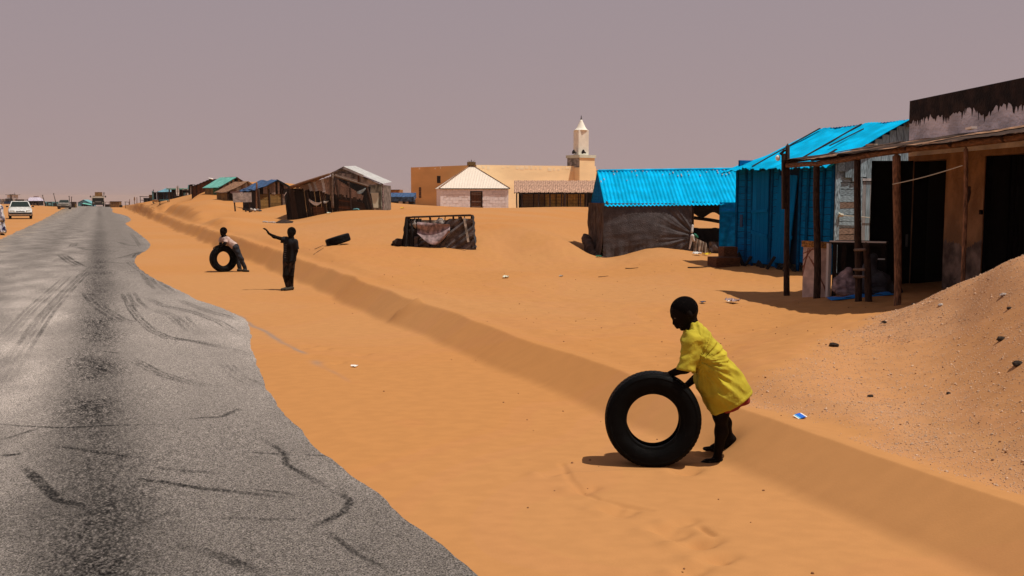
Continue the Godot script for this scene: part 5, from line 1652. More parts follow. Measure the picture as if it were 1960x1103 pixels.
func build_collapsed_hut() -> void:
	var at: Vector3 = Vector3(-9.278, 0.954, -51.000)
	var o := thing("collapsed_hut", "dark half-collapsed plank hut leaning left, half buried in the dune", "hut", at, 0.0)
	# leaning dark walls of upright boards
	for k in 17:
		var f := k / 16.0
		var foot: Vector3 = Vector3(-2.039, -0.553, 0.000).lerp(Vector3(2.156, 0.058, 0.000), f)
		var head: Vector3 = Vector3(-2.258, 1.253, 0.000).lerp(Vector3(1.864, 1.340, 0.000), f)
		if f > 0.72:
			head = foot.lerp(head, 0.72)
		foot.z = rng.randf_range(-0.03, 0.02)
		head.z = foot.z - 0.05
		board("wall_board", o, tone("dark") if rng.randf() < 0.75 else tone("brown"), foot + Vector3(0, -0.3, 0), head, 0.25, 0.03)
	for k in 7:
		var f := k / 6.0
		var foot: Vector3 = Vector3(-2.039, -0.466, -0.150).lerp(Vector3(-2.214, -0.087, -2.600), f)
		board("wall_board", o, tone("dark"), foot + Vector3(0, -0.3, 0), Vector3(-2.316, 0.990, -0.150).lerp(Vector3(-2.360, 1.107, -2.600), f), 0.40, 0.03, Vector3(-1, 0, 0))
	board("wall_board", o, M.brown_3, Vector3(-1.923, 1.311, 0.060), Vector3(-1.704, -0.291, 0.040), 0.12, 0.03)
	# horizontal boards showing lower right
	for k in 9:
		board("wall_board", o, tone("rust") if rng.randf() < 0.5 else tone("brown"), Vector3(0.437, 0.714, 0.040) + Vector3(0, -0.072 * k, 0), Vector3(1.020, 0.641, 0.040) + Vector3(0.01 * k, -0.07 * k, 0), 0.06, 0.02)
		board("wall_board", o, tone("brown"), Vector3(1.078, 0.612, 0.040) + Vector3(0, -0.055 * k, 0), Vector3(1.748, 0.481, 0.040) + Vector3(0.01 * k, -0.045 * k, 0), 0.05, 0.02)
	for k in 6:
		board("wall_board", o, tone("rust"), Vector3(-0.903, 0.291, 0.050) + Vector3(0.01 * k, -0.072 * k, 0), Vector3(-0.320, 0.291, 0.050) + Vector3(0.01 * k, -0.06 * k, 0), 0.055, 0.02)
	panel("opening_shade", o, M.black_and_shade, [Vector2(0.233, 1.864), Vector2(1.893, 1.340), Vector2(1.835, 0.757), Vector2(0.233, 0.874)], -1.3, -1.2)  # near-black panel standing for the shade inside the opening
	# gable planks, cut ragged, left and right of the middle post
	for k in 13:
		var f := k / 12.0
		var top: Vector3 = Vector3(-1.631, 1.325, 0.100).lerp(Vector3(0.058, 1.859, 0.100), f)
		var low: Vector3 = Vector3(-1.631, 1.253, 0.110).lerp(Vector3(0.058, 0.990, 0.110), pow(f, 0.8))
		low.y += rng.randf_range(-0.06, 0.07)
		board("gable_plank", o, tone("grey") if rng.randf() < 0.8 else tone("pale"), low, top, 0.155, 0.025)
	for k in 15:
		var f := k / 14.0
		var top: Vector3 = Vector3(0.335, 1.748, 0.120).lerp(Vector3(1.675, 0.903, 0.120), f)
		var low: Vector3 = Vector3(0.291, 1.005, 0.130).lerp(Vector3(1.602, 0.664, 0.130), f)
		low.y += rng.randf_range(-0.07, 0.07)
		board("gable_plank", o, tone("grey"), low, top, 0.098, 0.022)
	# posts
	for q in [[Vector3(0.160, 1.995, 0.160), Vector3(0.146, 0.233, 0.140), 0.075], [Vector3(0.306, 1.777, 0.200), Vector3(0.452, 0.757, 0.170), 0.05], [Vector3(-0.364, 0.990, 0.130), Vector3(-0.169, -0.073, 0.100), 0.035], [Vector3(1.020, 1.282, 0.160), Vector3(1.066, 0.087, 0.120), 0.04], [Vector3(-1.165, 1.165, 0.120), Vector3(-0.918, -0.146, 0.100), 0.03], [Vector3(1.879, 1.325, 0.100), Vector3(2.179, 0.087, 0.080), 0.06], [Vector3(0.932, 1.573, 0.000), Vector3(0.961, 1.223, 0.000), 0.07]]:
		pole("post", o, M.post_grey if q[2] > 0.07 else M.post_dark, q[0], q[1], q[2], q[2], 0.02)
	# the old roof: left slope of weathered sheets, right rafter
	for k in 5:
		var f0 := k / 5.0
		var f1 := (k + 1) / 5.0 + 0.03
		var e0: Vector3 = Vector3(-1.995, 1.296, 0.350)
		var e1: Vector3 = Vector3(0.073, 1.995, 0.350)
		var b0: Vector3 = Vector3(-1.806, 1.369, -3.000) + Vector3(0.1, 0.10, 0)
		var b1: Vector3 = Vector3(-0.233, 2.103, -3.000) + Vector3(-0.1, 0.10, 0)
		var fn := func(u: float, v: float) -> Vector3:
			return e0.lerp(e1, lerpf(f0, f1, u)).lerp(b0.lerp(b1, lerpf(f0, f1, u)), v) + Vector3(0, n_soft.get_noise_2d(u + k * 2.0, v * 3.0) * 0.06 + 0.012 * (k % 2), 0)
		var under := func(u: float, v: float) -> Vector3: return fn.call(u, v) - Vector3(0, 0.05, 0)
		part("roof_sheet", joined([surf(8, 12, fn, false), surf(8, 12, under, true)]), M.brown_0 if k % 2 else M.tan_roof, o)
	pole("rafter", o, M.beam, Vector3(-1.981, 1.296, 0.380), Vector3(0.087, 1.975, 0.380), 0.07, 0.06, 0.03)
	pole("rafter", o, M.post_grey, Vector3(0.248, 1.893, 0.200), Vector3(1.995, 1.346, 0.200), 0.06, 0.045, 0.02)
	board("rafter", o, M.grey_0, Vector3(0.262, 1.937, 0.050), Vector3(1.398, 1.617, 0.000), 0.12, 0.04)
	# cloth rags
	var blue := func(u: float, v: float) -> Vector3: return Vector3(1.384, 1.078, 0.150).lerp(Vector3(1.835, 1.282, 0.150), u) + Vector3(0, -0.19 * v * sin(u * 2.4 + 0.4), 0.05 * n_fold.get_noise_2d(u * 4.0, v * 3.0))
	part("rag", surf(14, 6, blue, true), M.pale_blue_cloth, o)
	for q in [[Vector3(-1.055, 0.728, 0.180), Vector3(-0.364, 0.583, 0.160), 0.30, 0.1], [Vector3(-0.315, 0.612, 0.150), Vector3(-0.035, 0.641, 0.150), 0.09, 0.1]]:
		var hung := func(u: float, v: float) -> Vector3:
			var p: Vector3 = (q[0] as Vector3).lerp(q[1], u)
			return p + Vector3(0, -q[2] * sin(u * PI) * (0.35 + 0.4 * v) - v * 0.10 * (1.0 - u), 0.03 * sin(v * 9.0 + u))
		part("rag", surf(20, 10, hung, true), M.white_cloth, o)
	var corner := func(u: float, v: float) -> Vector3: return Vector3(-2.336, 0.903, 0.100).lerp(Vector3(-2.199, 1.092, 0.100), u) + Vector3(0.0, -0.06 * v, 0.03 * u)
	part("rag", surf(4, 3, corner, true), M.white_cloth, o)


func build_metal_hut() -> void:
	var at: Vector3 = Vector3(-10.006, 0.892, -55.000)
	var o := thing("metal_hut", "grey sheet-metal hut with pale green door side behind the collapsed hut", "hut", at)
	panel("wall_sheet", o, M.zinc_dull, [Vector2(0.063, 2.089), Vector2(0.785, 2.425), Vector2(1.602, 2.073), Vector2(1.602, 0.000), Vector2(0.063, -0.094)], -0.06, 0.0)
	panel("wall_sheet", o, M.concrete, [Vector2(1.621, 2.064), Vector2(2.796, 1.564), Vector2(2.796, 0.000), Vector2(1.621, 0.000)], -0.06, 0.004)
	panel("wall_sheet", o, M.green_paint, [Vector2(2.136, 1.524), Vector2(2.758, 1.533), Vector2(2.758, 0.267), Vector2(2.136, 0.251)], 0.0, 0.03)
	panel("wall_sheet", o, M.green_paint, [Vector2(2.183, 1.115), Vector2(2.670, 1.115), Vector2(2.639, 0.283), Vector2(2.325, 0.298)], 0.0, 0.045).material_override = M.green_white
	board("seam", o, M.rust_1, Vector3(1.571, 2.073, 0.020), Vector3(1.571, 1.696, 0.020), 0.1, 0.03)
	board("seam", o, M.slate_wall, Vector3(0.471, 2.230, 0.020), Vector3(1.194, 2.152, 0.020), 0.03, 0.02)
	for q in [[Vector3(2.821, 1.586, 0.050), Vector3(2.821, 0.000, 0.050), M.green_paint], [Vector3(2.896, 1.602, 0.000), Vector3(2.896, 0.000, 0.000), M.pink_cloth]]:
		board("corner_post", o, q[2], q[0], q[1], 0.07, 0.06)
	# right slope of the roof, its bright edge turned to the camera, and the left slope
	var rs := func(u: float, v: float) -> Vector3:
		var p: Vector3 = Vector3(0.770, 2.551, 0.200).lerp(Vector3(2.937, 1.608, 0.200), u)
		return p + Vector3(0.0, 0.16 * v + sin(u * 30.0 * TAU) * 0.01, -4.2 * v)
	part("roof_slope", surf(150, 4, rs, false), M.zinc, o)
	var ls := func(u: float, v: float) -> Vector3:
		var p: Vector3 = Vector3(0.031, 2.152, 0.200).lerp(Vector3(0.785, 2.545, 0.200), u)
		return p + Vector3(0.0, 0.10 * v, -4.2 * v)
	part("roof_slope", surf(10, 4, ls, false), M.zinc_dull, o)
	board("fascia", o, M.zinc, Vector3(0.770, 2.488, 0.160), Vector3(1.853, 2.026, 0.160), 0.13, 0.05)
	board("fascia", o, M.slate_wall, Vector3(1.853, 1.985, 0.150), Vector3(2.937, 1.577, 0.150), 0.04, 0.05)
	board("fascia", o, M.zinc_dull, Vector3(0.038, 2.130, 0.160), Vector3(0.785, 2.488, 0.160), 0.07, 0.05)
	panel("side_wall", o, M.zinc_dull, [Vector2(2.812, 1.539), Vector2(2.859, 1.539), Vector2(2.859, 0.000), Vector2(2.812, 0.000)], -4.0, -0.05)
	panel("back_wall", o, M.zinc_dull, [Vector2(0.063, 1.885), Vector2(2.796, 1.508), Vector2(2.796, 0.000), Vector2(0.063, 0.000)], -4.1, -4.0)
	var disc := CylinderMesh.new()
	disc.top_radius = 0.09
	disc.bottom_radius = 0.09
	disc.height = 0.02
	part("round_mark", disc, M.sign_board, o, Transform3D(Basis(Vector3.RIGHT, PI / 2), Vector3(0.738, 2.105, 0.012)))


# a gabled plank hut: front gable at local z = 0, the eaves running back
func gable_hut(called: String, label: String, at: Vector3, yaw: float, w: float, d: float, eave: float, ridge: float, m: Dictionary, peak := 0.5) -> Node3D:
	var o := thing(called, label, "hut", at, yaw)
	var px := w * peak
	panel("inner_wall", o, M.black_and_shade, [Vector2(0.03, -0.8), Vector2(w - 0.03, -0.8), Vector2(w - 0.03, eave), Vector2(px, ridge - 0.04), Vector2(0.03, eave)], -0.12, -0.06)
	panel("back_wall", o, M.dark_0, [Vector2(0, -0.8), Vector2(w, -0.8), Vector2(w, eave), Vector2(px, ridge - 0.02), Vector2(0, eave)], -d, -d + 0.06)
	block("side_wall", o, M.dark_1, Vector3(w - 0.03, eave / 2 - 0.4, -d / 2), Vector3(0.05, eave + 0.78, d - 0.2))
	var n := maxi(3, int(d / 0.32))
	for k in n:
		board("wall_board", o, tone(m.side), Vector3(0, -0.8, -(k + 0.5) * d / n), Vector3(0, eave, -(k + 0.5) * d / n), d / n - 0.02, 0.03, Vector3(-1, 0, 0))
	n = int(w / m.plank)
	for k in n:
		var x := (k + 0.5) * w / n
		var top := lerpf(eave, ridge, x / px) if x < px else lerpf(ridge, eave, (x - px) / (w - px))
		var low: float = eave * m.split + rng.randf_range(-0.05, 0.05)
		if top - low > 0.06:
			var kind: String = m.gable[rng.randi() % m.gable.size()]
			board("gable_plank", o, tone(kind), Vector3(x, low, 0.03), Vector3(x, top - 0.02, 0.03), w / n - 0.012, 0.03)
	var rows := maxi(2, int((eave * m.split + 0.6) / 0.17))
	for c in 3:
		for k in rows:
			board("wall_board", o, tone(m.front[c]), Vector3(w * c / 3.0 + 0.03, -0.6 + (k + 0.5) * (eave * m.split + 0.6) / rows, 0.0), Vector3(w * (c + 1) / 3.0 - 0.03, -0.6 + (k + 0.5) * (eave * m.split + 0.6) / rows, 0.0), (eave * m.split + 0.6) / rows - 0.014, 0.03)
		pole("post", o, M.post_dark, Vector3(w * c / 3.0, -0.8, 0.05), Vector3(w * c / 3.0 + rng.randf_range(-0.05, 0.05), eave + 0.05, 0.05), 0.05, 0.045, 0.02)
	for s in 2:
		var e0 := Vector3(-0.14, eave - 0.06, 0.28) if s == 0 else Vector3(w + 0.14, eave - 0.06, 0.28)
		var r0 := Vector3(px, ridge + 0.03, 0.28)
		var fn := func(u: float, v: float) -> Vector3:
			var p := e0.lerp(r0, v)
			p.z -= u * (d + 0.5)
			p.y += n_soft.get_noise_2d(u * 4.0 + at.x, v * 3.0 + s * 9.0) * m.sag + sin(u * m.waves * TAU) * 0.012
			return p
		var under := func(u: float, v: float) -> Vector3: return fn.call(u, v) - Vector3(0, 0.045, 0)
		part("roof_slope", joined([surf(64, 10, fn, s == 1), surf(64, 10, under, s == 0)]), m.roof[s], o)
	return o


func build_far_huts() -> void:
	# blue tarpaulin hut beside the collapsed hut
	var at: Vector3 = Vector3(-15.458, 1.262, -60.500)
	var o := gable_hut("tarpaulin_hut", "yellow-boarded plank hut with a blue tarpaulin roof", at, 0.58, 2.35, 2.6, 0.98, 1.52, {side = "dark", gable = ["grey", "ochre", "dark", "grey"], front = ["ochre", "ochre", "grey"], plank = 0.13, split = 0.72, roof = [M.blue_tarp, M.blue_tarp], sag = 0.10, waves = 0.0}, 0.52)
	pole("roof_pole", o, M.post, Vector3(-0.12, -0.8, 0.2), Vector3(-0.05, 1.42, 0.2), 0.06, 0.055, 0.02)
	pole("roof_pole", o, M.post_dark, Vector3(0.06, -0.8, 0.26), Vector3(0.02, 1.0, 0.26), 0.09, 0.08, 0.02)
	# tan-roofed hut
	at = Vector3(-19.070, 1.646, -67.000)
	o = gable_hut("tan_roofed_hut", "small grey plank hut with a tan sheet roof next to the blue tarpaulin one", at, 0.58, 2.4, 2.4, 0.50, 1.16, {side = "ochre", gable = ["grey", "grey", "pale"], front = ["dark", "dark", "dark"], plank = 0.15, split = 0.9, roof = [M.tan_roof, M.white_metal_roof], sag = 0.05, waves = 0.0}, 0.56)
	var tarp := func(u: float, v: float) -> Vector3: return Vector3(0.15 + u * 0.95, 0.52 - v * (0.14 + 0.10 * sin(u * 3.0)), 0.1 + 0.06 * v + 0.03 * sin(u * 9.0))
	part("awning", surf(14, 5, tarp, true), M.pink_cloth, o)
	# teal-roofed hut on the dune top
	at = Vector3(-21.982, 2.204, -75.000)
	o = gable_hut("teal_roofed_hut", "brown plank hut with a pale teal roof on the dune crest", at, 0.64, 2.5, 3.0, 0.34, 1.06, {side = "ochre", gable = ["brown", "dark", "grey"], front = ["brown", "brown", "dark"], plank = 0.14, split = 0.5, roof = [M.teal_roof, M.tan_roof], sag = 0.03, waves = 0.0}, 0.52)
	for k in 4:
		board("green_board", o, M.green_door, Vector3(-0.04, -0.4, -0.2 - k * 0.26), Vector3(-0.04, 0.33, -0.2 - k * 0.26), 0.22, 0.03, Vector3(-1, 0, 0))
	# brown plank hut with a roof that rises to the right
	at = Vector3(-25.590, 1.985, -80.000)
	o = thing("brown_plank_hut", "rust-brown plank hut with a single sloping roof rising to the right", "hut", at, 0.0)
	for k in 10:
		var f := (k + 0.5) / 10.0
		board("wall_board", o, tone("rust"), Vector3(f * 1.5, -0.6, 0.02 * (k % 2)), Vector3(f * 1.5, lerpf(0.56, 1.17, f), 0.02 * (k % 2)), 0.146, 0.04)
	block("wall_post", o, M.dark_0, Vector3(0.0, 0.0, 0.04), Vector3(0.06, 1.1, 0.06))
	block("wall_post", o, M.dark_0, Vector3(0.36, 0.1, 0.05), Vector3(0.03, 1.2, 0.03))
	panel("inner_wall", o, M.dark_0, [Vector2(0.02, -0.6), Vector2(1.5, -0.6), Vector2(1.5, 1.15), Vector2(0.02, 0.54)], -2.4, -0.04)
	var roof := func(u: float, v: float) -> Vector3: return Vector3(lerpf(-0.12, 1.52, u), lerpf(0.56, 1.23, u) + 0.02 * sin(u * 40.0), 0.18 - v * 2.6)
	part("roof", surf(40, 3, roof, false), M.rust_1, o)
	for k in 4:
		board("side_board", o, M.curtain_blue, Vector3(1.53 + k * 0.19, -0.5, -0.1 - k * 0.42), Vector3(1.53 + k * 0.19, 1.12 - 0.02 * k, -0.1 - k * 0.42), 0.42, 0.03, Vector3(0.5, 0, 0.8))
	var slope := func(u: float, v: float) -> Vector3: return Vector3(1.46 + 0.95 * u, 1.22 - 0.14 * u, 0.1 - v * 2.2 - u * 0.6)
	part("roof", surf(8, 3, slope, false), M.slate_wall, o)
	var sack := blob([["c", Vector3(1.36, 1.27, 0.0), Vector3(1.62, 1.22, -0.1), 0.06, 0.07]], 0.03, 0.03)
	part("roof_sheet", sack, M.paper, o)
	# low stall with a blue pyramid awning
	at = Vector3(-33.301, 1.538, -95.000)
	o = thing("blue_awning_stall", "dark market stall with a blue pyramid awning and blue curtains", "stall", at)
	var k95 := 0.00661
	for s in 4:
		var a: Vector3 = [Vector3(-0.30, 0.72, 0.4), Vector3(0.82, 0.74, 0.4), Vector3(0.82, 0.74, -1.4), Vector3(-0.30, 0.72, -1.4)][s]
		var b: Vector3 = [Vector3(0.82, 0.74, 0.4), Vector3(0.82, 0.74, -1.4), Vector3(-0.30, 0.72, -1.4), Vector3(-0.30, 0.72, 0.4)][s]
		var fn := func(u: float, v: float) -> Vector3: return a.lerp(b, u).lerp(Vector3(0.24, 1.09, -0.5), v * 0.999)
		part("awning", surf(6, 4, fn, true), M.sky_blue_tent, o)
	block("roof_edge", o, M.slate_wall, Vector3(0.0, 0.70, -0.3), Vector3(1.5, 0.05, 1.6))
	block("back_wall", o, M.black_and_shade, Vector3(0.0, 0.2, -1.0), Vector3(1.5, 1.2, 0.1))
	for k in 5:
		block("curtain", o, M.curtain_blue if k in [1, 3, 4] else M.black_cloth, Vector3(-0.55 + k * 0.28, 0.33, 0.2), Vector3(0.24, 0.66, 0.03))
	for x in [-0.68, -0.2, 0.35, 0.72, 0.86]:
		pole("post", o, M.post_dark, Vector3(x, -0.4, 0.3), Vector3(x, 0.96 if x in [0.86, -0.68] else 0.72, 0.3), 0.04)
	board("post", o, M.turquoise, Vector3(-0.70, -0.3, 0.36), Vector3(-0.72, 0.80, 0.36), 0.14, 0.06)
	block("counter", o, M.orange_wall, Vector3(-0.45, -0.12, 0.5), Vector3(0.5, 0.2, 0.2))
	# teal flat-roofed stalls
	at = Vector3(-30.646, 1.830, -92.000)
	o = thing("teal_roofed_stall", "open stall with a flat pale teal roof and dark bays", "stall", at)
	block("roof", o, M.teal_roof, Vector3(-0.3, 0.70, -0.6), Vector3(1.6, 0.1, 1.6))
	block("roof", o, M.concrete, Vector3(0.62, 0.64, -0.5), Vector3(0.46, 0.12, 1.4))
	block("back_wall", o, M.black_and_shade, Vector3(-0.1, 0.1, -1.2), Vector3(2.0, 1.2, 0.1))
	for x in [-0.88, -0.62, -0.3, 0.05, 0.34, 0.75]:
		pole("post", o, M.post_dark, Vector3(x, -0.5, 0.1), Vector3(x, 0.66, 0.1), 0.045)
	for q in [[-0.45, M.slate_wall], [0.5, M.turquoise], [0.62, M.white_wall]]:
		block("goods", o, q[1], Vector3(q[0], 0.1, -0.2), Vector3(0.22, 0.5, 0.3))
	at = Vector3(-30.093, 1.797, -90.000)
	var w := thing("hanging_cloth", "white cloth hanging on a pole before the teal stall", "cloth", at)
	pole("pole", w, M.post_dark, Vector3(0.02, -0.3, 0), Vector3(0.0, 1.02, 0), 0.025)
	var wc := func(u: float, v: float) -> Vector3: return Vector3((u - 0.5) * (0.16 + 0.12 * sin(v * 3.0)), 1.0 - v * 0.9, 0.05 + 0.04 * sin(u * 8.0 + v * 3.0))
	part("cloth", surf(12, 14, wc, true), M.white_cloth, w)
	at = Vector3(-28.334, 1.948, -88.000)
	o = thing("dark_lean_to", "narrow dark lean-to with a curved scrap roof beside the rust-brown hut", "shed", at)
	block("wall", o, M.black_and_shade, Vector3(-0.05, 0.3, -0.3), Vector3(0.22, 1.2, 0.6))
	block("wall", o, M.dark_0, Vector3(0.18, 0.28, -0.2), Vector3(0.2, 1.1, 0.4))
	board("plank", o, M.grey_1, Vector3(0.06, -0.2, 0.1), Vector3(0.1, 0.78, 0.1), 0.1, 0.03)
	board("plank", o, M.turquoise, Vector3(-0.14, 0.55, 0.1), Vector3(-0.1, 0.9, 0.1), 0.08, 0.03)
	var cr := func(u: float, v: float) -> Vector3: return Vector3(-0.1 + 0.5 * u, 0.85 + 0.1 * sin(u * PI), 0.1 - v * 0.8)
	part("roof", surf(8, 2, cr, false), M.trim, o)
	# black crate, wooden crate, frames and posts towards the road's end
	at = Vector3(-40.894, 0.981, -112.000)
	o = thing("black_bin", "big black crate standing in the sand near the far stalls", "crate", at, 0.1)
	block("body", o, M.black_cloth, Vector3(0, 0.3, -0.4), Vector3(0.82, 0.74, 0.8))
	for x in [-0.36, 0.0, 0.36]:
		block("slat", o, M.slate_wall, Vector3(x, 0.3, 0.02), Vector3(0.05, 0.7, 0.03))
	block("lid", o, M.trim, Vector3(0, 0.69, -0.4), Vector3(0.88, 0.05, 0.86))
	at = Vector3(-42.596, 1.364, -118.000)
	o = thing("wooden_crate", "yellowish wooden crate stack behind the black crate", "crate", at)
	block("body", o, M.ochre_1, Vector3(0, 0.35, 0), Vector3(0.4, 0.7, 0.4))
	for y in [0.15, 0.35, 0.6]:
		block("slat", o, M.dark_0, Vector3(0, y, 0.21), Vector3(0.42, 0.05, 0.03))
	for q in [[Vector3(-45.914, 0.995, -125.000), 1.2, 0.75, "bare pole frame of a stall on the sand"], [Vector3(-57.813, 0.554, -150.000), 0.55, 0.75, "small pole frame at the edge of the road"]]:
		o = thing("pole_frame", q[3], "frame", on_ground(q[0]))
		for x in [-q[1] / 2, q[1] / 2]:
			pole("post", o, M.post_dark, Vector3(x, -0.2, 0), Vector3(x, q[2] * (1.0 if x < 0 else 0.9), 0), 0.035)
		pole("rail", o, M.post_dark, Vector3(-q[1] / 2 - 0.1, q[2], 0), Vector3(q[1] / 2 + 0.1, q[2] * 0.95, 0), 0.035)
		pole("rail", o, M.post_dark, Vector3(-q[1] / 2, q[2] * 0.4, 0.03), Vector3(q[1] / 2, q[2] * 0.3, 0.03), 0.03)
	for q in [[Vector3(-52.921, 1.147, -140.000), 1.05, "thick pole with a cloth tied to it, left of the pole frame", true], [Vector3(-51.848, 1.203, -138.000), 0.95, "thin bare pole just right of the cloth-wrapped pole", false], [Vector3(-57.453, 1.052, -150.000), 0.85, "leaning post behind the small pole frame", false]]:
		o = thing("wooden_post", q[2], "post", on_ground(q[0]))
		pole("pole", o, M.post, Vector3(0, -0.3, 0), Vector3(0.03, q[1], 0), 0.05, 0.04, 0.02)
		if q[3]:
			part("cloth", blob([["c", Vector3(0, 0.62, 0), Vector3(0.02, 0.98, 0), 0.10, 0.07]], 0.03, 0.02), M.cargo, o)
	# bench table near the stalls
	at = on_ground(Vector3(-29.919, 1.201, -86.000))
	o = thing("low_bench", "low bench with a pale blue seat standing on the sand", "bench", at)
	block("seat", o, M.turquoise, Vector3(-0.05, 0.22, 0), Vector3(0.75, 0.06, 0.35))
	for x in [-0.38, 0.3, 0.42]:
		pole("leg", o, M.post_dark, Vector3(x, -0.2, 0.1), Vector3(x + 0.01, 0.22 if x < 0.4 else 0.34, 0.1), 0.035)
	# sign board on posts
	at = on_ground(Vector3(-15.545, 0.689, -56.000))
	o = thing("sign_board", "faded grey sign board on crooked posts in front of the yellow-boarded hut", "sign", at)
	block("board", o, M.sign_board, Vector3(0.42, 0.78, 0), Vector3(1.04, 0.54, 0.03), Basis(Vector3(0, 0, 1), 0.02))
	pole("post", o, M.post_dark, Vector3(0.02, -0.3, -0.03), Vector3(-0.08, 1.02, -0.03), 0.045, 0.035, 0.03)
	pole("post", o, M.post_dark, Vector3(0.80, -0.2, -0.05), Vector3(0.86, 1.0, -0.05), 0.04, 0.035, 0.02)
	var ring := TorusMesh.new()
	ring.inner_radius = 0.055
	ring.outer_radius = 0.085
	part("emblem", ring, M.sign_mark, o, Transform3D(Basis(Vector3.RIGHT, PI / 2).scaled(Vector3(1, 1, 0.2)), Vector3(0.40, 0.92, 0.016)))
	for q in [[0.40, 0.80, 0.2], [0.40, 0.72, 0.34], [0.40, 0.65, 0.26]]:
		block("faded_line", o, M.sign_mark, Vector3(q[0], q[1], 0.017), Vector3(q[2], 0.022, 0.004))
	# bundles and scrap lying behind the sign
	at = on_ground(Vector3(-15.211, 1.008, -58.000))
	o = thing("scrap_heap", "heap of dark scrap and pale bundles at the foot of the yellow-boarded hut", "scrap", at)
	block("crate", o, M.black_and_shade, Vector3(-0.2, 0.12, 0), Vector3(0.45, 0.1, 0.2), Basis(Vector3(0, 0, 1), -0.15))
	pole("leg", o, M.trim, Vector3(-0.2, -0.2, 0.1), Vector3(-0.25, 0.15, 0.1), 0.04)
	for q in [[0.05, 0.12, M.concrete, 0.13], [0.27, 0.10, M.white_cloth, 0.10], [0.42, 0.12, M.concrete, 0.09], [0.58, 0.05, M.slate_wall, 0.10]]:
		part("bundle", blob([["e", Vector3(q[0], q[1], 0.05), Vector3(q[3], q[3] * 0.85, q[3])]], 0.03, 0.02, [], func(p: Vector3) -> float: return 0.03 * n_fold.get_noise_3dv(p * 9.0)), q[2], o)
	# half-buried cloth and pale rubble below the collapsed hut
	at = on_ground(Vector3(-10.780, 0.448, -46.000))
	o = thing("buried_scrap", "dark sheet half buried in the sand with pale rubble beside it", "scrap", at)
	var sh := func(u: float, v: float) -> Vector3: return Vector3(-0.20 + 0.85 * u, 0.02 + 0.26 * sin(minf(u * 1.5, 1.0) * PI * 0.5) * (1.0 - u * 0.75) * (1.0 - v) - 0.08 * v, -0.25 + 0.5 * v)
	part("sheet", surf(16, 8, sh, false), M.brown_3, o)
	for k in 14:
		var p := Vector3(rng.randf_range(-0.65, -0.15), 0, rng.randf_range(-0.1, 0.35))
		p.y = ground(at.x + p.x, at.z + p.z) - at.y + 0.02
		part("rubble", stone_mesh(80 + k % 3), M.stone_pale, o, Transform3D(Basis(Vector3.UP, rng.randf() * 6.0).scaled(Vector3.ONE * rng.randf_range(0.04, 0.10)), p))
	# flat blue-roofed block and the orange wall beyond
	at = Vector3(-10.587, 1.127, -92.000)
	o = thing("flat_blue_house", "low dark house with a flat blue roof left of the mosque", "house", at)
	block("wall", o, M.dark_0, Vector3(0.2, 0.0, -1.0), Vector3(2.6, 0.8, 2.0))
	block("roof", o, M.blue_tarp, Vector3(0.2, 0.65, -0.9), Vector3(2.75, 0.44, 2.4), Basis(Vector3.RIGHT, 0.16))
	block("door", o, M.white_wall, Vector3(0.32, 0.1, 0.01), Vector3(0.36, 0.42, 0.04))
	for x in [-0.55, 0.05, 0.9]:
		block("panel", o, M.concrete if x > 0.5 else M.dark_2, Vector3(x, 0.1, 0.01), Vector3(0.3, 0.4, 0.03))
	board("white_edge", o, M.white_wall, Vector3(-1.18, 0.78, 0.2), Vector3(-1.06, 0.46, 0.2), 0.06, 0.05)
	at = Vector3(-14.973, 0.969, -125.000)
	o = thing("orange_house", "plain orange-brown block house far behind the flat blue roof", "house", at)
	block("wall", o, M.orange_wall, Vector3(0, 0.4, -2), Vector3(1.8, 2.7, 4.0))
	block("parapet", o, M.brown_1, Vector3(0, 1.72, 0.0), Vector3(1.84, 0.06, 0.1))


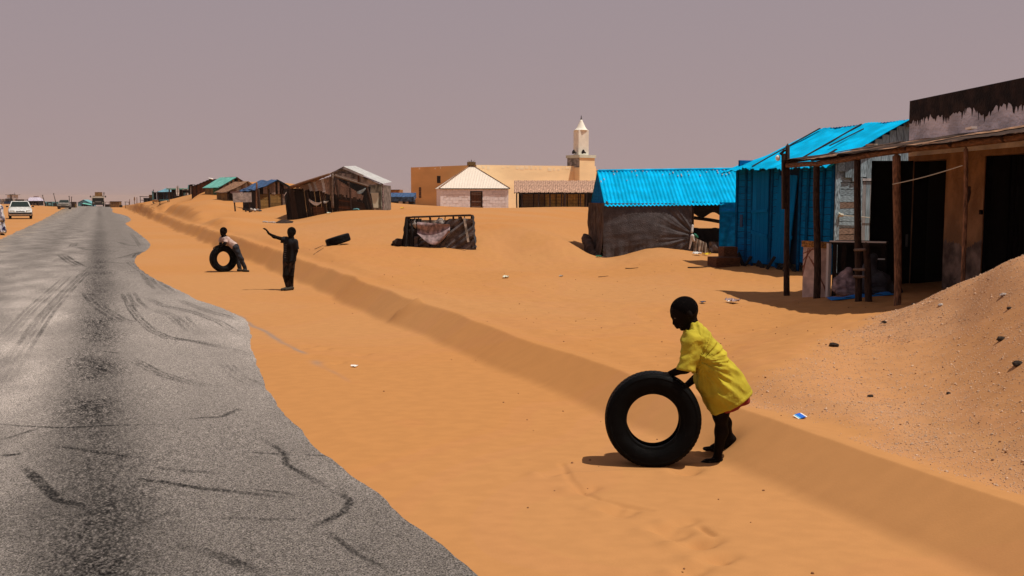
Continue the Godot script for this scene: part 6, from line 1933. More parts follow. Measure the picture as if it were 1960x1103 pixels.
func build_left_side() -> void:
	# unfinished two-storey house far left of the road
	var at := on_ground(Vector3(-113.458, 0.457, -225.000))
	var o := thing("unfinished_house", "unfinished white and grey two-storey house far left of the road", "house", at)
	block("wall", o, M.concrete, Vector3(-0.7, 0.5, -1.5), Vector3(2.6, 1.3, 3.0))
	block("wall", o, M.slate_wall, Vector3(0.1, 0.9, 0.03), Vector3(1.5, 0.7, 0.1))
	block("lower_wall", o, M.deep_blue, Vector3(-0.1, 0.30, 0.12), Vector3(1.55, 0.55, 0.1))
	block("upper_wall", o, M.white_wall, Vector3(-0.05, 1.62, -1.2), Vector3(0.6, 0.85, 2.0))
	block("upper_wall", o, M.white_wall, Vector3(0.95, 1.62, -1.2), Vector3(0.4, 0.8, 2.0))
	block("upper_wall", o, M.white_wall, Vector3(1.35, 0.9, 0.05), Vector3(0.5, 0.8, 0.2))
	block("roof_slab", o, M.concrete, Vector3(0.45, 2.10, -1.2), Vector3(2.3, 0.12, 2.2))
	block("parapet", o, M.concrete, Vector3(0.9, 2.2, -0.3), Vector3(1.2, 0.08, 0.2))
	pole("pole", o, M.trim, Vector3(1.45, 2.1, 0), Vector3(1.47, 2.6, 0), 0.04)
	block("shed_roof", o, M.rust_2, Vector3(2.3, 1.02, -0.4), Vector3(1.4, 0.12, 1.4))
	block("shed_wall", o, M.brown_0, Vector3(2.3, 0.5, -0.5), Vector3(1.3, 1.0, 1.2))
	# lilac tent
	at = on_ground(Vector3(-83.779, 0.140, -175.000))
	o = thing("lilac_tent", "lilac canvas tent with a dark open front beyond the white car", "tent", at)
	part("canvas", hexa([Vector3(-1.15, 0.78, 0.3), Vector3(0.95, 0.80, 0.3), Vector3(0.95, 0.80, -2), Vector3(-1.15, 0.8, -2), Vector3(-0.9, 1.4, -0.4), Vector3(0.4, 1.42, -0.4), Vector3(0.4, 1.42, -1.4), Vector3(-0.9, 1.4, -1.4)]), M.lilac_cloth, o)
	block("interior", o, M.black_and_shade, Vector3(-0.1, 0.4, -0.8), Vector3(2.0, 0.8, 1.6))
	for x in [-1.0, 0.0, 0.88]:
		pole("post", o, M.post_dark, Vector3(x, -0.2, 0.25), Vector3(x, 0.85, 0.25), 0.06)
	for x in [-0.15, 0.3]:
		block("goods", o, M.concrete, Vector3(x, 0.18, 0.08), Vector3(0.26, 0.3, 0.16))
	block("roof_bundle", o, M.pink_cloth, Vector3(0.05, 1.5, -0.8), Vector3(0.7, 0.18, 0.5))
	# white and turquoise walls
	at = on_ground(Vector3(-84.739, 0.031, -180.000))
	o = thing("white_wall", "short white wall beside the lilac tent", "wall", at)
	block("wall", o, M.white_wall, Vector3(0, 0.42, -0.1), Vector3(0.9, 0.9, 0.2))
	block("coping", o, M.lilac_cloth, Vector3(0, 0.88, -0.1), Vector3(0.94, 0.05, 0.24))
	at = on_ground(Vector3(-83.049, 0.094, -180.000))
	o = thing("turquoise_house", "low turquoise wall with a dark window frame left of the dark car", "house", at)
	block("wall", o, M.turquoise, Vector3(0, 0.42, -0.4), Vector3(2.5, 0.86, 0.6))
	var win := block("window", o, M.trim, Vector3(-0.38, 0.40, -0.08), Vector3(0.8, 0.76, 0.06))
	part("pane", cube, M.turquoise, win, Transform3D(Basis.from_scale(Vector3(0.6, 0.6, 1.0)), Vector3(0.05, 0, 0.3)))
	for x in [-1.1, 0.45, 0.7]:
		block("post", o, M.dark_0, Vector3(x, 0.3, -0.05), Vector3(0.16, 0.6, 0.1))
	for q in [[Vector3(-82.181, 0.130, -176.000), Vector3(-0.55, 2.0, 0), "leaning pole in front of the turquoise wall, its top to the left"], [Vector3(-81.074, 0.173, -178.000), Vector3(-0.6, 2.45, 0), "taller leaning pole beside the dark car"], [Vector3(-76.251, 0.250, -172.000), Vector3(0.0, 2.05, 0), "left of the two upright posts behind the dark car"], [Vector3(-75.381, 0.259, -171.000), Vector3(0.0, 1.95, 0), "right of the two upright posts behind the dark car"]]:
		o = thing("wooden_post", q[2], "post", on_ground(q[0]))
		pole("pole", o, M.post_dark, Vector3(0, -0.3, 0), q[1], 0.085, 0.045, 0.05)
		pole("crosspiece", o, M.post_dark, (q[1] as Vector3) * 0.94 + Vector3(-0.12, 0, 0), (q[1] as Vector3) * 0.95 + Vector3(0.12, 0.03, 0), 0.04)
	at = on_ground(Vector3(-75.716, 0.203, -172.000))
	o = thing("brown_kiosk", "narrow rust-brown kiosk right of the dark car", "kiosk", at)
	block("wall", o, M.brown_0, Vector3(0, 0.5, -0.5), Vector3(0.62, 1.1, 0.9))
	block("door", o, M.dark_0, Vector3(-0.1, 0.4, -0.03), Vector3(0.25, 0.8, 0.04))
	block("side_board", o, M.ochre_0, Vector3(0.4, 0.3, -0.3), Vector3(0.12, 0.7, 0.3))
	# blue tent house and its green striped awning
	at = on_ground(Vector3(-97.835, -0.269, -228.000))
	o = thing("blue_tent_house", "blue gabled tent house left of the oncoming truck", "tent", at)
	panel("wall", o, M.sky_blue_tent, [Vector2(-1.3, -0.3), Vector2(1.75, -0.3), Vector2(1.75, 0.75), Vector2(0.05, 1.5), Vector2(-1.3, 0.9)], -2.5, 0.0)
	var s1 := func(u: float, v: float) -> Vector3: return Vector3(lerpf(-1.45, 0.05, u), lerpf(0.85, 1.56, u), 0.15 - 2.8 * v)
	part("roof", surf(6, 2, s1, false), M.sky_blue_tent, o)
	var s2 := func(u: float, v: float) -> Vector3: return Vector3(lerpf(0.05, 1.9, u), lerpf(1.56, 0.72, u), 0.15 - 2.8 * v)
	part("roof", surf(6, 2, s2, false), M.turquoise, o)
	block("door", o, M.turquoise, Vector3(-1.0, 0.3, 0.03), Vector3(0.4, 0.9, 0.05))
	var aw := func(u: float, v: float) -> Vector3: return Vector3(lerpf(0.1, 2.0, u), 0.86 - 0.35 * u - 0.18 * v, 0.1 + 0.9 * v)
	part("awning", surf(10, 3, aw, true), M.teal_roof, o)
	for x in [-0.3, 0.2, 0.7]:
		block("bay", o, M.dark_0, Vector3(x, 0.2, 0.06), Vector3(0.3, 0.6, 0.06))
	# water tank and block right of the truck
	at = on_ground(Vector3(-69.687, 0.224, -175.000))
	o = thing("mud_block_house", "small brown block house right of the oncoming truck", "house", at)
	block("wall", o, M.cargo, Vector3(0, 0.45, -0.6), Vector3(1.55, 1.1, 1.2))
	block("roof", o, M.brown_0, Vector3(0, 1.02, -0.6), Vector3(1.65, 0.06, 1.3))
	block("side_shed", o, M.dark_0, Vector3(0.95, 0.15, -0.4), Vector3(0.4, 0.5, 0.5))
	at = on_ground(Vector3(-74.887, 0.175, -185.000))
	o = thing("low_stall", "low dark stall between the truck and the brown block house", "stall", at)
	block("counter", o, M.brown_1, Vector3(0, 0.25, 0), Vector3(0.7, 0.5, 0.5))
	block("roof", o, M.tan_roof, Vector3(0, 0.9, 0), Vector3(0.9, 0.07, 0.8))
	for x in [-0.38, 0.38]:
		pole("post", o, M.post_dark, Vector3(x, -0.2, 0.3), Vector3(x, 0.9, 0.3), 0.05)


# ---------------------------------------------------------------- the half-buried stall of cloth
func build_tarp_stall() -> void:
	var at := Vector3(-1.85, 0.42, -25.0)
	var o := thing("cloth_stall", "small half-buried stall hung with grey and black cloth on a pole frame", "stall", at)
	var x0 := -0.80
	var x1 := 0.82
	for q in [[x0, 0.86], [-0.22, 0.84], [0.36, 0.87], [x1, 0.90]]:
		pole("post", o, M.post_dark, Vector3(q[0], -0.5, 0), Vector3(q[0] + 0.02, q[1], 0), 0.03, 0.026, 0.01)
	pole("rail", o, M.post_dark, Vector3(x0 - 0.03, 0.83, 0.02), Vector3(x1 + 0.03, 0.89, 0.02), 0.022, 0.022, 0.01)
	pole("rail", o, M.post_dark, Vector3(x0, 0.82, -1.1), Vector3(x1, 0.86, -1.1), 0.022, 0.022, 0.01)
	for q in [[x0, 0.83], [x1, 0.88]]:
		pole("rail", o, M.post_dark, Vector3(q[0], q[1], 0.05), Vector3(q[0], q[1] - 0.02, -1.15), 0.022, 0.022, 0.01)
	for x in [-0.58, -0.50, -0.22, 0.02, 0.18, 0.38, 0.52, 0.66]:
		pole("stick", o, M.post_dark, Vector3(x, 0.86, 0.02), Vector3(x + rng.randf_range(-0.03, 0.03), rng.randf_range(0.45, 0.68), 0.0), 0.013, 0.011, 0.01)
	var lower := func(u: float, v: float) -> Vector3:
		var diag := u * 0.62 - (1.0 - v) * 0.75
		var top := lerpf(0.36, 0.80, smoothstep(0.30, 0.62, u))
		return Vector3(lerpf(-0.60, 0.86 + 0.10 * v, u), lerpf(top, -0.45, v), 0.045 + 0.06 * n_fold.get_noise_2d(diag * 11.0, 2.0 + v) + 0.02 * sin(diag * 34.0))
	part("grey_cloth", surf(90, 50, lower, true), M.grey_cloth, o)
	var sag := func(u: float, v: float) -> Vector3:
		var lowc := 0.34 - 0.36 * sin(clampf(u * 1.05, 0, 1) * PI) * (0.6 + 0.4 * u)
		return Vector3(lerpf(-0.52, 0.30, u), lerpf(0.66 + 0.06 * (1.0 - u), lowc + 0.1, v), 0.10 + 0.05 * sin(v * 7.0 + u * 3.0) + 0.10 * sin(u * PI) * v)
	part("brown_cloth", surf(50, 30, sag, true), M.brown_cloth, o).material_override = M.pink_cloth
	var left := func(u: float, v: float) -> Vector3:
		return Vector3(lerpf(x0 - 0.03 - 0.08 * v, -0.42, u), lerpf(0.80, -0.4, v), 0.03 + 0.07 * n_fold.get_noise_2d(u * 5.0, v * 1.5) + 0.05 * sin(u * 17.0))
	part("black_cloth", surf(40, 24, left, true), M.black_cloth, o)
	var side_l := func(u: float, v: float) -> Vector3:
		return Vector3(x0 - 0.02 - 0.14 * v * (1.0 - 0.5 * u) + 0.05 * n_fold.get_noise_2d(u * 8.0, v * 3.0), lerpf(0.82, -0.4, v), lerpf(0.02, -1.1, u))
	part("side_cloth", surf(30, 20, side_l, false), M.black_cloth, o)
	var side_r := func(u: float, v: float) -> Vector3:
		return Vector3(x1 + 0.03 + 0.20 * v * v + 0.05 * n_fold.get_noise_2d(u * 6.0, v * 4.0), lerpf(0.86, -0.4, v), lerpf(0.03, -1.1, u))
	part("side_cloth", surf(30, 20, side_r, true), M.slate_wall, o)
	var backc := func(u: float, v: float) -> Vector3: return Vector3(lerpf(x0, x1, u), lerpf(0.74, -0.4, v), -1.08 + 0.04 * sin(u * 20.0))
	part("back_cloth", surf(30, 8, backc, true), M.canvas, o)
	board("driftwood_plank", o, M.grey_0, Vector3(0.66, 0.82, 0.12), Vector3(0.76, 0.22, 0.17), 0.055, 0.03).material_override = M.canvas
	for q in [[-0.62, 0.66, 0.10, M.concrete], [-0.42, 0.60, 0.09, M.cargo], [0.05, 0.70, 0.11, M.concrete], [-0.34, 0.64, 0.05, M.bottle_green], [0.34, 0.70, 0.07, M.white_cloth], [0.55, 0.78, 0.06, M.rust_0], [-0.66, 0.50, 0.08, M.slate_wall], [0.28, 0.50, 0.07, M.black_cloth]]:
		part("bundle", blob([["e", Vector3(q[0], q[1], -0.02), Vector3(q[2], q[2] * 1.1, q[2] * 0.8)]], 0.02, 0.02, [], func(p: Vector3) -> float: return 0.03 * n_fold.get_noise_3dv(p * 12.0)), q[3], o)
	part("hem_bundle", blob([["c", Vector3(0.98, -0.05, 0.0), Vector3(1.03, -0.3, 0.05), 0.06, 0.07]], 0.02, 0.02, [], func(p: Vector3) -> float: return 0.03 * n_fold.get_noise_3dv(p * 10.0)), M.lilac_cloth, o)
	var d := thing("dark_sack", "dark sack lying in the sand at the left foot of the cloth stall", "sack", on_ground(Vector3(-2.811, 0.492, -25.200)))
	part("sack", blob([["c", Vector3(-0.1, 0.06, 0), Vector3(0.2, 0.05, 0), 0.11, 0.12], ["c", Vector3(-0.14, 0.0, 0.05), Vector3(0.0, -0.02, 0.05), 0.05, 0.04]], 0.02, 0.05, [], func(p: Vector3) -> float: return 0.025 * n_fold.get_noise_3dv(p * 8.0)), M.brown_3, d)
	part("tie", pole_mesh(Vector3(-0.16, 0.06, 0), Vector3(-0.24, 0.0, 0.02), 0.03, 0.04, 0.0, 6), M.dark_0, d)


func build_canopy_things() -> void:
	# counter beside the canopy posts
	var at := on_ground(Vector3(5.05, 0, -15.75))
	var o := thing("market_counter", "dark counter with a pale patterned end panel under the canopy", "counter", at, -0.42)
	var h := 0.87
	# local x runs right along the front, z towards the camera
	panel("end_panel", o, M.counter_white, [Vector2(-0.62, -0.2), Vector2(0.0, -0.2), Vector2(0.0, h - 0.1), Vector2(-0.62, h - 0.1)], -0.02, 0.02).transform = Transform3D(Basis(Vector3.UP, -0.73), Vector3.ZERO)
	var ep := o.get_child(0) as Node3D
	for k in 4:
		board("pattern_line", ep, M.pattern_red, Vector3(-0.50 + k * 0.05, h - 0.12, 0.024), Vector3(-0.62, 0.40 + k * 0.12 - 0.1, 0.024), 0.014, 0.006)
		board("pattern_line", ep, M.pattern_red, Vector3(-0.48 + k * 0.06, 0.62 - k * 0.05, 0.024), Vector3(-0.04, 0.10 - k * 0.02, 0.024), 0.012, 0.006)
	block("edge_strip", ep, M.counter_edge, Vector3(-0.31, h - 0.05, 0.03), Vector3(0.64, 0.10, 0.04))
	block("corner_trim", ep, M.white_wall, Vector3(-0.01, 0.35, 0.03), Vector3(0.05, 1.0, 0.05))
	block("top", o, M.black_and_shade, Vector3(0.40, h - 0.02, -0.42), Vector3(0.82, 0.04, 0.82))
	block("top_edge", o, M.white_wall, Vector3(0.40, h + 0.012, 0.0), Vector3(0.84, 0.022, 0.03))
	block("front_panel", o, M.black_cloth, Vector3(0.42, 0.25, -0.6), Vector3(0.76, 1.2, 0.04))
	for x in [0.06, 0.20, 0.78]:
		block("leg", o, M.dark_0, Vector3(x, 0.3, -0.03), Vector3(0.06, 1.1, 0.06))
	for q in [[0.66, 0.62, 0.30], [0.70, 0.42, 0.16]]:
		block("slat", o, M.white_wall, Vector3(q[0], q[1], 0.0), Vector3(q[2], 0.02, 0.02))
	block("shelf", o, M.black_and_shade, Vector3(0.42, 0.35, -0.3), Vector3(0.7, 0.03, 0.5))
	# cloth sacks in front of it
	for q in [[Vector3(5.22, 0, -15.35), 0.25, "pinkish cloth sack slumped before the market counter", M.pink_cloth, 1.0], [Vector3(5.55, 0, -15.25), 0.28, "dark grey sack behind the tied stump under the canopy", M.slate_wall, 1.3]]:
		var g := on_ground(q[0])
		var s := thing("sack", q[2], "sack", g)
		var r: float = q[1]
		part("bag", blob([["e", Vector3(0, r * 0.6, 0), Vector3(r, r * 0.75, r * 0.8)], ["c", Vector3(-r * 0.4, r * 0.9, 0), Vector3(-r * 0.1, r * 1.5 * q[4], 0.02), r * 0.5, r * 0.3], ["c", Vector3(r * 0.4, r * 0.4, 0.05), Vector3(r * 1.3, r * 0.2, 0.1), r * 0.4, r * 0.25]], 0.02, 0.06, [], func(p: Vector3) -> float: return 0.03 * n_fold.get_noise_3dv(p * 7.0)), q[3], s)
		part("fold", blob([["c", Vector3(-r * 0.8, r * 0.3, r * 0.5), Vector3(r * 0.3, r * 0.2, r * 0.75), r * 0.18, r * 0.25]], 0.016, 0.03), q[3], s)
	var tarp := thing("blue_tarpaulin", "strip of bright blue tarpaulin on the shaded sand under the canopy", "tarpaulin", on_ground(Vector3(5.1, 0, -14.95)), 0.0)
	var tf := func(u: float, v: float) -> Vector3:
		var p := Vector3(-0.35 + 0.95 * u, 0, -0.12 + 0.3 * v)
		p.y = ground(tarp.position.x + p.x, tarp.position.z + p.z) - tarp.position.y + 0.02 + 0.015 * sin(u * 14.0 + v * 4.0)
		return p
	part("sheet", surf(24, 6, tf, false), M.bright_blue, tarp)
	part("hem", pole_mesh(tf.call(0.0, 1.0), tf.call(1.0, 1.0), 0.012, 0.012, 0.0, 6), M.bright_blue, tarp)
	# wooden steps at the blue shed's far corner
	for q in [[Vector3(4.730, 0.191, -22.200), Vector3(0.56, 0.24, 0.5), "larger brown wooden box at the corner of the blue shed", 0.12], [Vector3(4.885, 0.384, -22.500), Vector3(0.32, 0.26, 0.32), "small orange-brown box standing on the larger wooden box", 0.0]]:
		var b := thing("wooden_box", q[2], "box", q[0])
		var s: Vector3 = q[1]
		block("body", b, M.rust_1 if s.x > 0.5 else M.rust_0, Vector3(0, s.y / 2 - 0.03, 0), s * Vector3(1, 1.2, 1), Basis(Vector3.UP, 0.2))
		for y in [0.1, 0.8]:
			block("slat", b, M.rust_2, Vector3(0.10 * s.z, s.y * y, s.z / 2 + 0.006), Vector3(s.x * 1.0, s.y * 0.3, 0.02), Basis(Vector3.UP, 0.2))


# ---------------------------------------------------------------- vehicles
func slab(called: String, parent: Node3D, m: Material, p: Array, out: Vector3, thick := 0.02) -> MeshInstance3D:
	var q := []
	for v in p:
		q.append(v)
	for v in p:
		q.append(v + out * thick)
	return part(called, hexa(q), m, parent)


func wheel(parent: Node3D, at: Vector3, r: float, wide: float) -> void:
	var prof := []
	for q in [[0.0, -0.5], [0.72, -0.5], [0.93, -0.46], [1.0, -0.3], [1.0, 0.3], [0.93, 0.46], [0.72, 0.5], [0.0, 0.5]]:
		prof.append(Vector2(q[0] * r, q[1] * wide))
	var w := Node3D.new()
	w.name = "wheel"
	w.position = at
	w.rotation.z = PI / 2
	parent.add_child(w, true)
	part("tyre", lathe(prof, 20), M.rubber, w)
	var disc := []
	for q in [[0.0, -0.54], [0.3, -0.54], [0.58, -0.51], [0.60, 0.51], [0.3, 0.54], [0.0, 0.54]]:
		disc.append(Vector2(q[0] * r, q[1] * wide))
	part("rim", lathe(disc, 16), M.rim_metal, w)


func make_car(label: String, at: Vector3, yaw: float, paint: Material, group := "") -> Node3D:
	var o := thing("parked_car", label, "car", at, yaw, group)
	var stations := [[2.16, 0.50, 0.36, 0.02], [2.14, 0.60, 0.30, 0.74], [2.02, 0.68, 0.24, 0.82], [1.5, 0.80, 0.22, 0.85], [0.95, 0.90, 0.22, 0.86], [0.0, 0.92, 0.22, 0.86], [-1.2, 0.93, 0.22, 0.86], [-1.9, 0.90, 0.26, 0.83], [-2.1, 0.78, 0.34, 0.78], [-2.14, 0.5, 0.4, 0.02]]
	var n := stations.size() - 1
	var fn := func(u: float, v: float) -> Vector3:
		var s: Array = stations[roundi(v * n)]
		var c := cos(u * TAU)
		var d := sin(u * TAU)
		var y: float = (s[1] + s[2]) / 2.0 + (s[1] - s[2]) / 2.0 * signf(d) * pow(absf(d), 0.4)
		return Vector3(s[3] * signf(c) * pow(absf(c), 0.4), y, s[0])
	part("body", surf(32, n, fn, true, true), paint, o)
	var lo := 0.90
	var cab := [Vector3(-0.80, lo, 0.95), Vector3(0.80, lo, 0.95), Vector3(0.80, lo, -1.65), Vector3(-0.80, lo, -1.65), Vector3(-0.60, 1.40, 0.20), Vector3(0.60, 1.40, 0.20), Vector3(0.60, 1.40, -1.15), Vector3(-0.60, 1.40, -1.15)]
	part("cabin", hexa(cab), paint, o)
	slab("windscreen", o, M.glass, [Vector3(-0.70, 0.95, 0.885), Vector3(0.70, 0.95, 0.885), Vector3(0.55, 1.35, 0.285), Vector3(-0.55, 1.35, 0.285)], Vector3(0, 0.83, 0.55), 0.012)
	slab("rear_window", o, M.glass, [Vector3(-0.68, 0.97, -1.59), Vector3(0.68, 0.97, -1.59), Vector3(0.55, 1.35, -1.21), Vector3(-0.55, 1.35, -1.21)], Vector3(0, 0.7, -0.7), 0.012)
	for s in [-1.0, 1.0]:
		for q in [[0.62, -0.30, 0.12, -0.30], [-0.38, -1.35, -0.38, -1.05]]:
			slab("side_window", o, M.glass, [Vector3(s * 0.785, 0.96, q[0]), Vector3(s * 0.785, 0.96, q[1]), Vector3(s * 0.625, 1.34, q[3]), Vector3(s * 0.625, 1.34, q[2])], Vector3(s * 0.9, 0.4, 0), 0.012)
		slab("headlight", o, M.lamp_glass, [Vector3(s * 0.40, 0.56, 2.11), Vector3(s * 0.72, 0.56, 2.05), Vector3(s * 0.72, 0.67, 2.03), Vector3(s * 0.40, 0.67, 2.09)], Vector3(0, 0.1, 1), 0.05)
		block("mirror", o, M.trim, Vector3(s * 0.92, 0.98, 0.72), Vector3(0.17, 0.11, 0.08))
		for z in [1.35, -1.3]:
			wheel(o, Vector3(s * 0.74, 0.30, z), 0.30, 0.19)
			block("wheel_arch", o, M.trim, Vector3(s * 0.80, 0.42, z), Vector3(0.12, 0.36, 0.66))
	block("grille", o, M.trim, Vector3(0, 0.60, 2.12), Vector3(0.62, 0.06, 0.06))
	block("badge", o, M.rim_metal, Vector3(0, 0.64, 2.13), Vector3(0.05, 0.07, 0.05))
	block("bumper", o, M.trim, Vector3(0, 0.46, 2.12), Vector3(1.62, 0.12, 0.14))
	block("lower_grille", o, M.trim, Vector3(0, 0.30, 2.06), Vector3(1.3, 0.12, 0.14))
	return o


func build_vehicles() -> void:
	var at := on_ground(Vector3(-39.429, 0.081, -80.000))
	var car := make_car("dusty white saloon car parked on the sand left of the road", at, 0.46, M.car_white)
	for z in [0.0, -0.9]:
		pole("roof_rack", car, M.trim, Vector3(-0.62, 1.48, z), Vector3(0.62, 1.48, z), 0.025)
	for x in [-0.5, 0.5]:
		pole("roof_rack", car, M.trim, Vector3(x, 1.5, 0.1), Vector3(x, 1.5, -1.0), 0.022)
	for x in [-0.58, 0.58]:
		pole("roof_rack", car, M.trim, Vector3(x, 1.38, 0.0), Vector3(x, 1.55, 0.0), 0.022)
	at = on_ground(Vector3(-67.253, 0.500, -150.000))
	var dark := make_car("dark grey car parked far off between the tents and the road", at, 0.35, M.car_grey)
	block("bonnet", dark, M.concrete, Vector3(0, 0.90, 1.45), Vector3(1.4, 0.03, 0.9), Basis(Vector3.RIGHT, 0.14))
	# oncoming truck
	at = Vector3(-84.123, -0.207, -203.000)
	at.y = far_fall(220.0)
	var t := thing("truck", "oncoming truck with a cream cab top and a tall brown load", "truck", at, 0.39)
	block("cab", t, M.cream_paint, Vector3(0, 1.30, 0), Vector3(2.3, 1.35, 1.7))
	block("visor", t, M.cream_paint, Vector3(0, 1.86, 0.92), Vector3(2.34, 0.30, 0.26))
	block("windscreen", t, M.glass, Vector3(0, 1.44, 0.87), Vector3(2.06, 0.62, 0.05))
	block("front_panel", t, M.trim, Vector3(0, 0.85, 0.88), Vector3(2.28, 0.62, 0.08))
	block("grille", t, M.car_grey, Vector3(0, 0.95, 0.94), Vector3(1.1, 0.22, 0.05))
	block("bumper", t, M.trim, Vector3(0, 0.42, 0.95), Vector3(2.32, 0.28, 0.2))
	for s in [-1.0, 1.0]:
		block("headlight", t, M.lamp_glass, Vector3(s * 0.85, 0.72, 0.95), Vector3(0.26, 0.2, 0.05))
		wheel(t, Vector3(s * 0.98, 0.46, 0.1), 0.46, 0.28)
		wheel(t, Vector3(s * 0.98, 0.46, -3.4), 0.46, 0.28)
		pole("mirror_arm", t, M.trim, Vector3(s * 1.15, 1.9, 0.8), Vector3(s * 1.42, 1.98, 0.9), 0.04)
		block("mirror", t, M.trim, Vector3(s * 1.42, 1.98, 0.92), Vector3(0.2, 0.36, 0.1))
	block("bed", t, M.brown_1, Vector3(0, 1.0, -3.0), Vector3(2.3, 0.5, 4.2))
	block("cargo", t, M.cargo, Vector3(0.12, 2.25, -2.2), Vector3(1.4, 1.3, 2.6))
	block("cargo_side", t, M.slate_wall, Vector3(0, 1.75, -1.2), Vector3(2.0, 0.8, 0.1))
	pole("exhaust", t, M.trim, Vector3(1.12, 1.7, -0.9), Vector3(1.14, 2.75, -0.9), 0.07)
	block("exhaust_cap", t, M.trim, Vector3(1.14, 2.72, -0.9), Vector3(0.2, 0.22, 0.2))


# ---------------------------------------------------------------- tyres
func make_tyre(label: String, at: Vector3, turn: Basis, r: float) -> Node3D:
	var o := thing("tyre", label, "tyre", at, 0.0, "")
	o.basis = turn
	var side := []
	for q in [[0.545, 0.19], [0.552, 0.235], [0.575, 0.25], [0.60, 0.247], [0.625, 0.262], [0.70, 0.302], [0.78, 0.318], [0.86, 0.312], [0.885, 0.306], [0.89, 0.312], [0.905, 0.306], [0.94, 0.285], [0.968, 0.255]]:
		side.append(Vector2(q[0] * r, q[1] * r))
	var other := []
	for q in side:
		other.append(Vector2(q.x, -q.y))
	other.reverse()
	part("sidewall", lathe(side, 72), M.rubber, o)
	part("sidewall", lathe(other, 72), M.rubber, o)
	var tread := []
	for q in [[0.968, 0.255], [0.985, 0.23], [0.992, 0.19], [0.992, 0.15], [0.972, 0.148], [0.972, 0.125], [0.997, 0.123], [1.0, 0.05], [0.978, 0.048], [0.978, 0.02], [1.0, 0.018]]:
		tread.append(Vector2(q[0] * r, q[1] * r))
	for k in range(tread.size() - 1, -1, -1):
		tread.append(Vector2(tread[k].x, -tread[k].y))
	var n := tread.size() - 1
	var fn := func(u: float, v: float) -> Vector3:
		var p: Vector2 = tread[roundi(v * n)]
		var cut := 0.0
		if absf(p.y) > 0.13 * r and fmod(u * 64.0, 1.0) < 0.22 and v > 0.02 and v < 0.98:
			cut = 0.014 * r
		return Vector3(cos(u * TAU) * (p.x - cut), p.y, sin(u * TAU) * (p.x - cut))
	part("tread", surf(256, n, fn, true, true), M.rubber, o)
	var liner := []
	for q in [[0.545, 0.19], [0.62, 0.21], [0.74, 0.27], [0.86, 0.27], [0.93, 0.2], [0.945, 0.0], [0.93, -0.2], [0.86, -0.27], [0.74, -0.27], [0.62, -0.21], [0.545, -0.19]]:
		liner.append(Vector2(q[0] * r, q[1] * r))
	part("inner_liner", lathe(liner, 60), M.rubber, o)
	return o


# ---------------------------------------------------------------- people
# the pieces of a hand: palm, four bent fingers and a thumb
func hand_prims(w: Vector3, fwd: Vector3, back: Vector3, thumb_side: Vector3, s: float, curl: float) -> Array:
	fwd = fwd.normalized()
	var side := (thumb_side - fwd * thumb_side.dot(fwd)).normalized()
	var up := (back - fwd * back.dot(fwd) - side * back.dot(side)).normalized()
	var out := []
	var knuckle := w + fwd * s * 0.48
	out.append(["c", w, w + fwd * s * 0.2, s * 0.13, s * 0.15])
	for k in 4:
		var a := (1.5 - k) * 0.125 * s
		out.append(["c", w + fwd * s * 0.12 + side * a * 0.6, knuckle + side * a + fwd * s * [0.0, 0.03, 0.01, -0.05][k], s * 0.085, s * 0.072])
		var p: Vector3 = knuckle + side * a + fwd * s * [0.0, 0.03, 0.01, -0.05][k]
		var ln: float = s * [0.44, 0.50, 0.46, 0.36][k]
		var ang := curl * 0.35
		for j in 3:
			var d := (fwd * cos(ang) - up * sin(ang) + side * (1.5 - k) * 0.05).normalized()
			var q: Vector3 = p + d * ln * [0.45, 0.31, 0.24][j]
			out.append(["c", p, q, s * [0.066, 0.058, 0.052][j], s * [0.058, 0.052, 0.045][j]])
			p = q
			ang += curl * 0.5
	var t0 := w + fwd * s * 0.14 + side * s * 0.14
	var t1 := t0 + (fwd * 0.75 + side * 0.6 - up * 0.25).normalized() * s * 0.24
	out.append(["c", t0, t1, s * 0.085, s * 0.068])
	out.append(["c", t1, t1 + (fwd * 0.95 + side * 0.15 - up * 0.4).normalized() * s * 0.22, s * 0.066, s * 0.05])
	return out


# a head: skull, face and ears; «face» is where it looks, «up» its crown
func head_prims(c: Vector3, face: Vector3, up: Vector3, r: float) -> Array:
	face = face.normalized()
	up = (up - face * up.dot(face)).normalized()
	var side := up.cross(face).normalized()
	var b := Basis(side, up, face)
	var out := []
	out.append(["e", c + up * r * 0.12 - face * r * 0.04, Vector3(0.80, 0.94, 1.0) * r, b])
	out.append(["e", c - up * r * 0.32 + face * r * 0.28, Vector3(0.62, 0.72, 0.62) * r, b])
	out.append(["c", c - up * r * 0.62 + face * r * 0.50, c - up * r * 0.96 + face * r * 0.62, r * 0.28, r * 0.17])     # jaw and chin
	out.append(["c", c + up * r * 0.10 + face * r * 0.86, c - up * r * 0.08 + face * r * 0.84, r * 0.13, r * 0.09])     # brow
	out.append(["c", c - up * r * 0.10 + face * r * 0.86, c - up * r * 0.38 + face * r * 1.00, r * 0.07, r * 0.11])     # nose
	for s in [-1.0, 1.0]:
		out.append(["c", c - up * r * 0.38 + face * r * 0.90 + side * s * r * 0.04, c - up * r * 0.40 + face * r * 0.86 + side * s * r * 0.14, r * 0.07, r * 0.07])
		out.append(["c", c - up * r * 0.58 + face * r * 0.92, c - up * r * 0.60 + face * r * 0.76 + side * s * r * 0.20, r * 0.095, r * 0.06])
		out.append(["c", c - up * r * 0.73 + face * r * 0.88, c - up * r * 0.70 + face * r * 0.74 + side * s * r * 0.18, r * 0.095, r * 0.06])
		out.append(["e", c - up * r * 0.18 - face * r * 0.10 + side * s * r * 0.80, Vector3(0.09, 0.24, 0.15) * r, b])
	return out


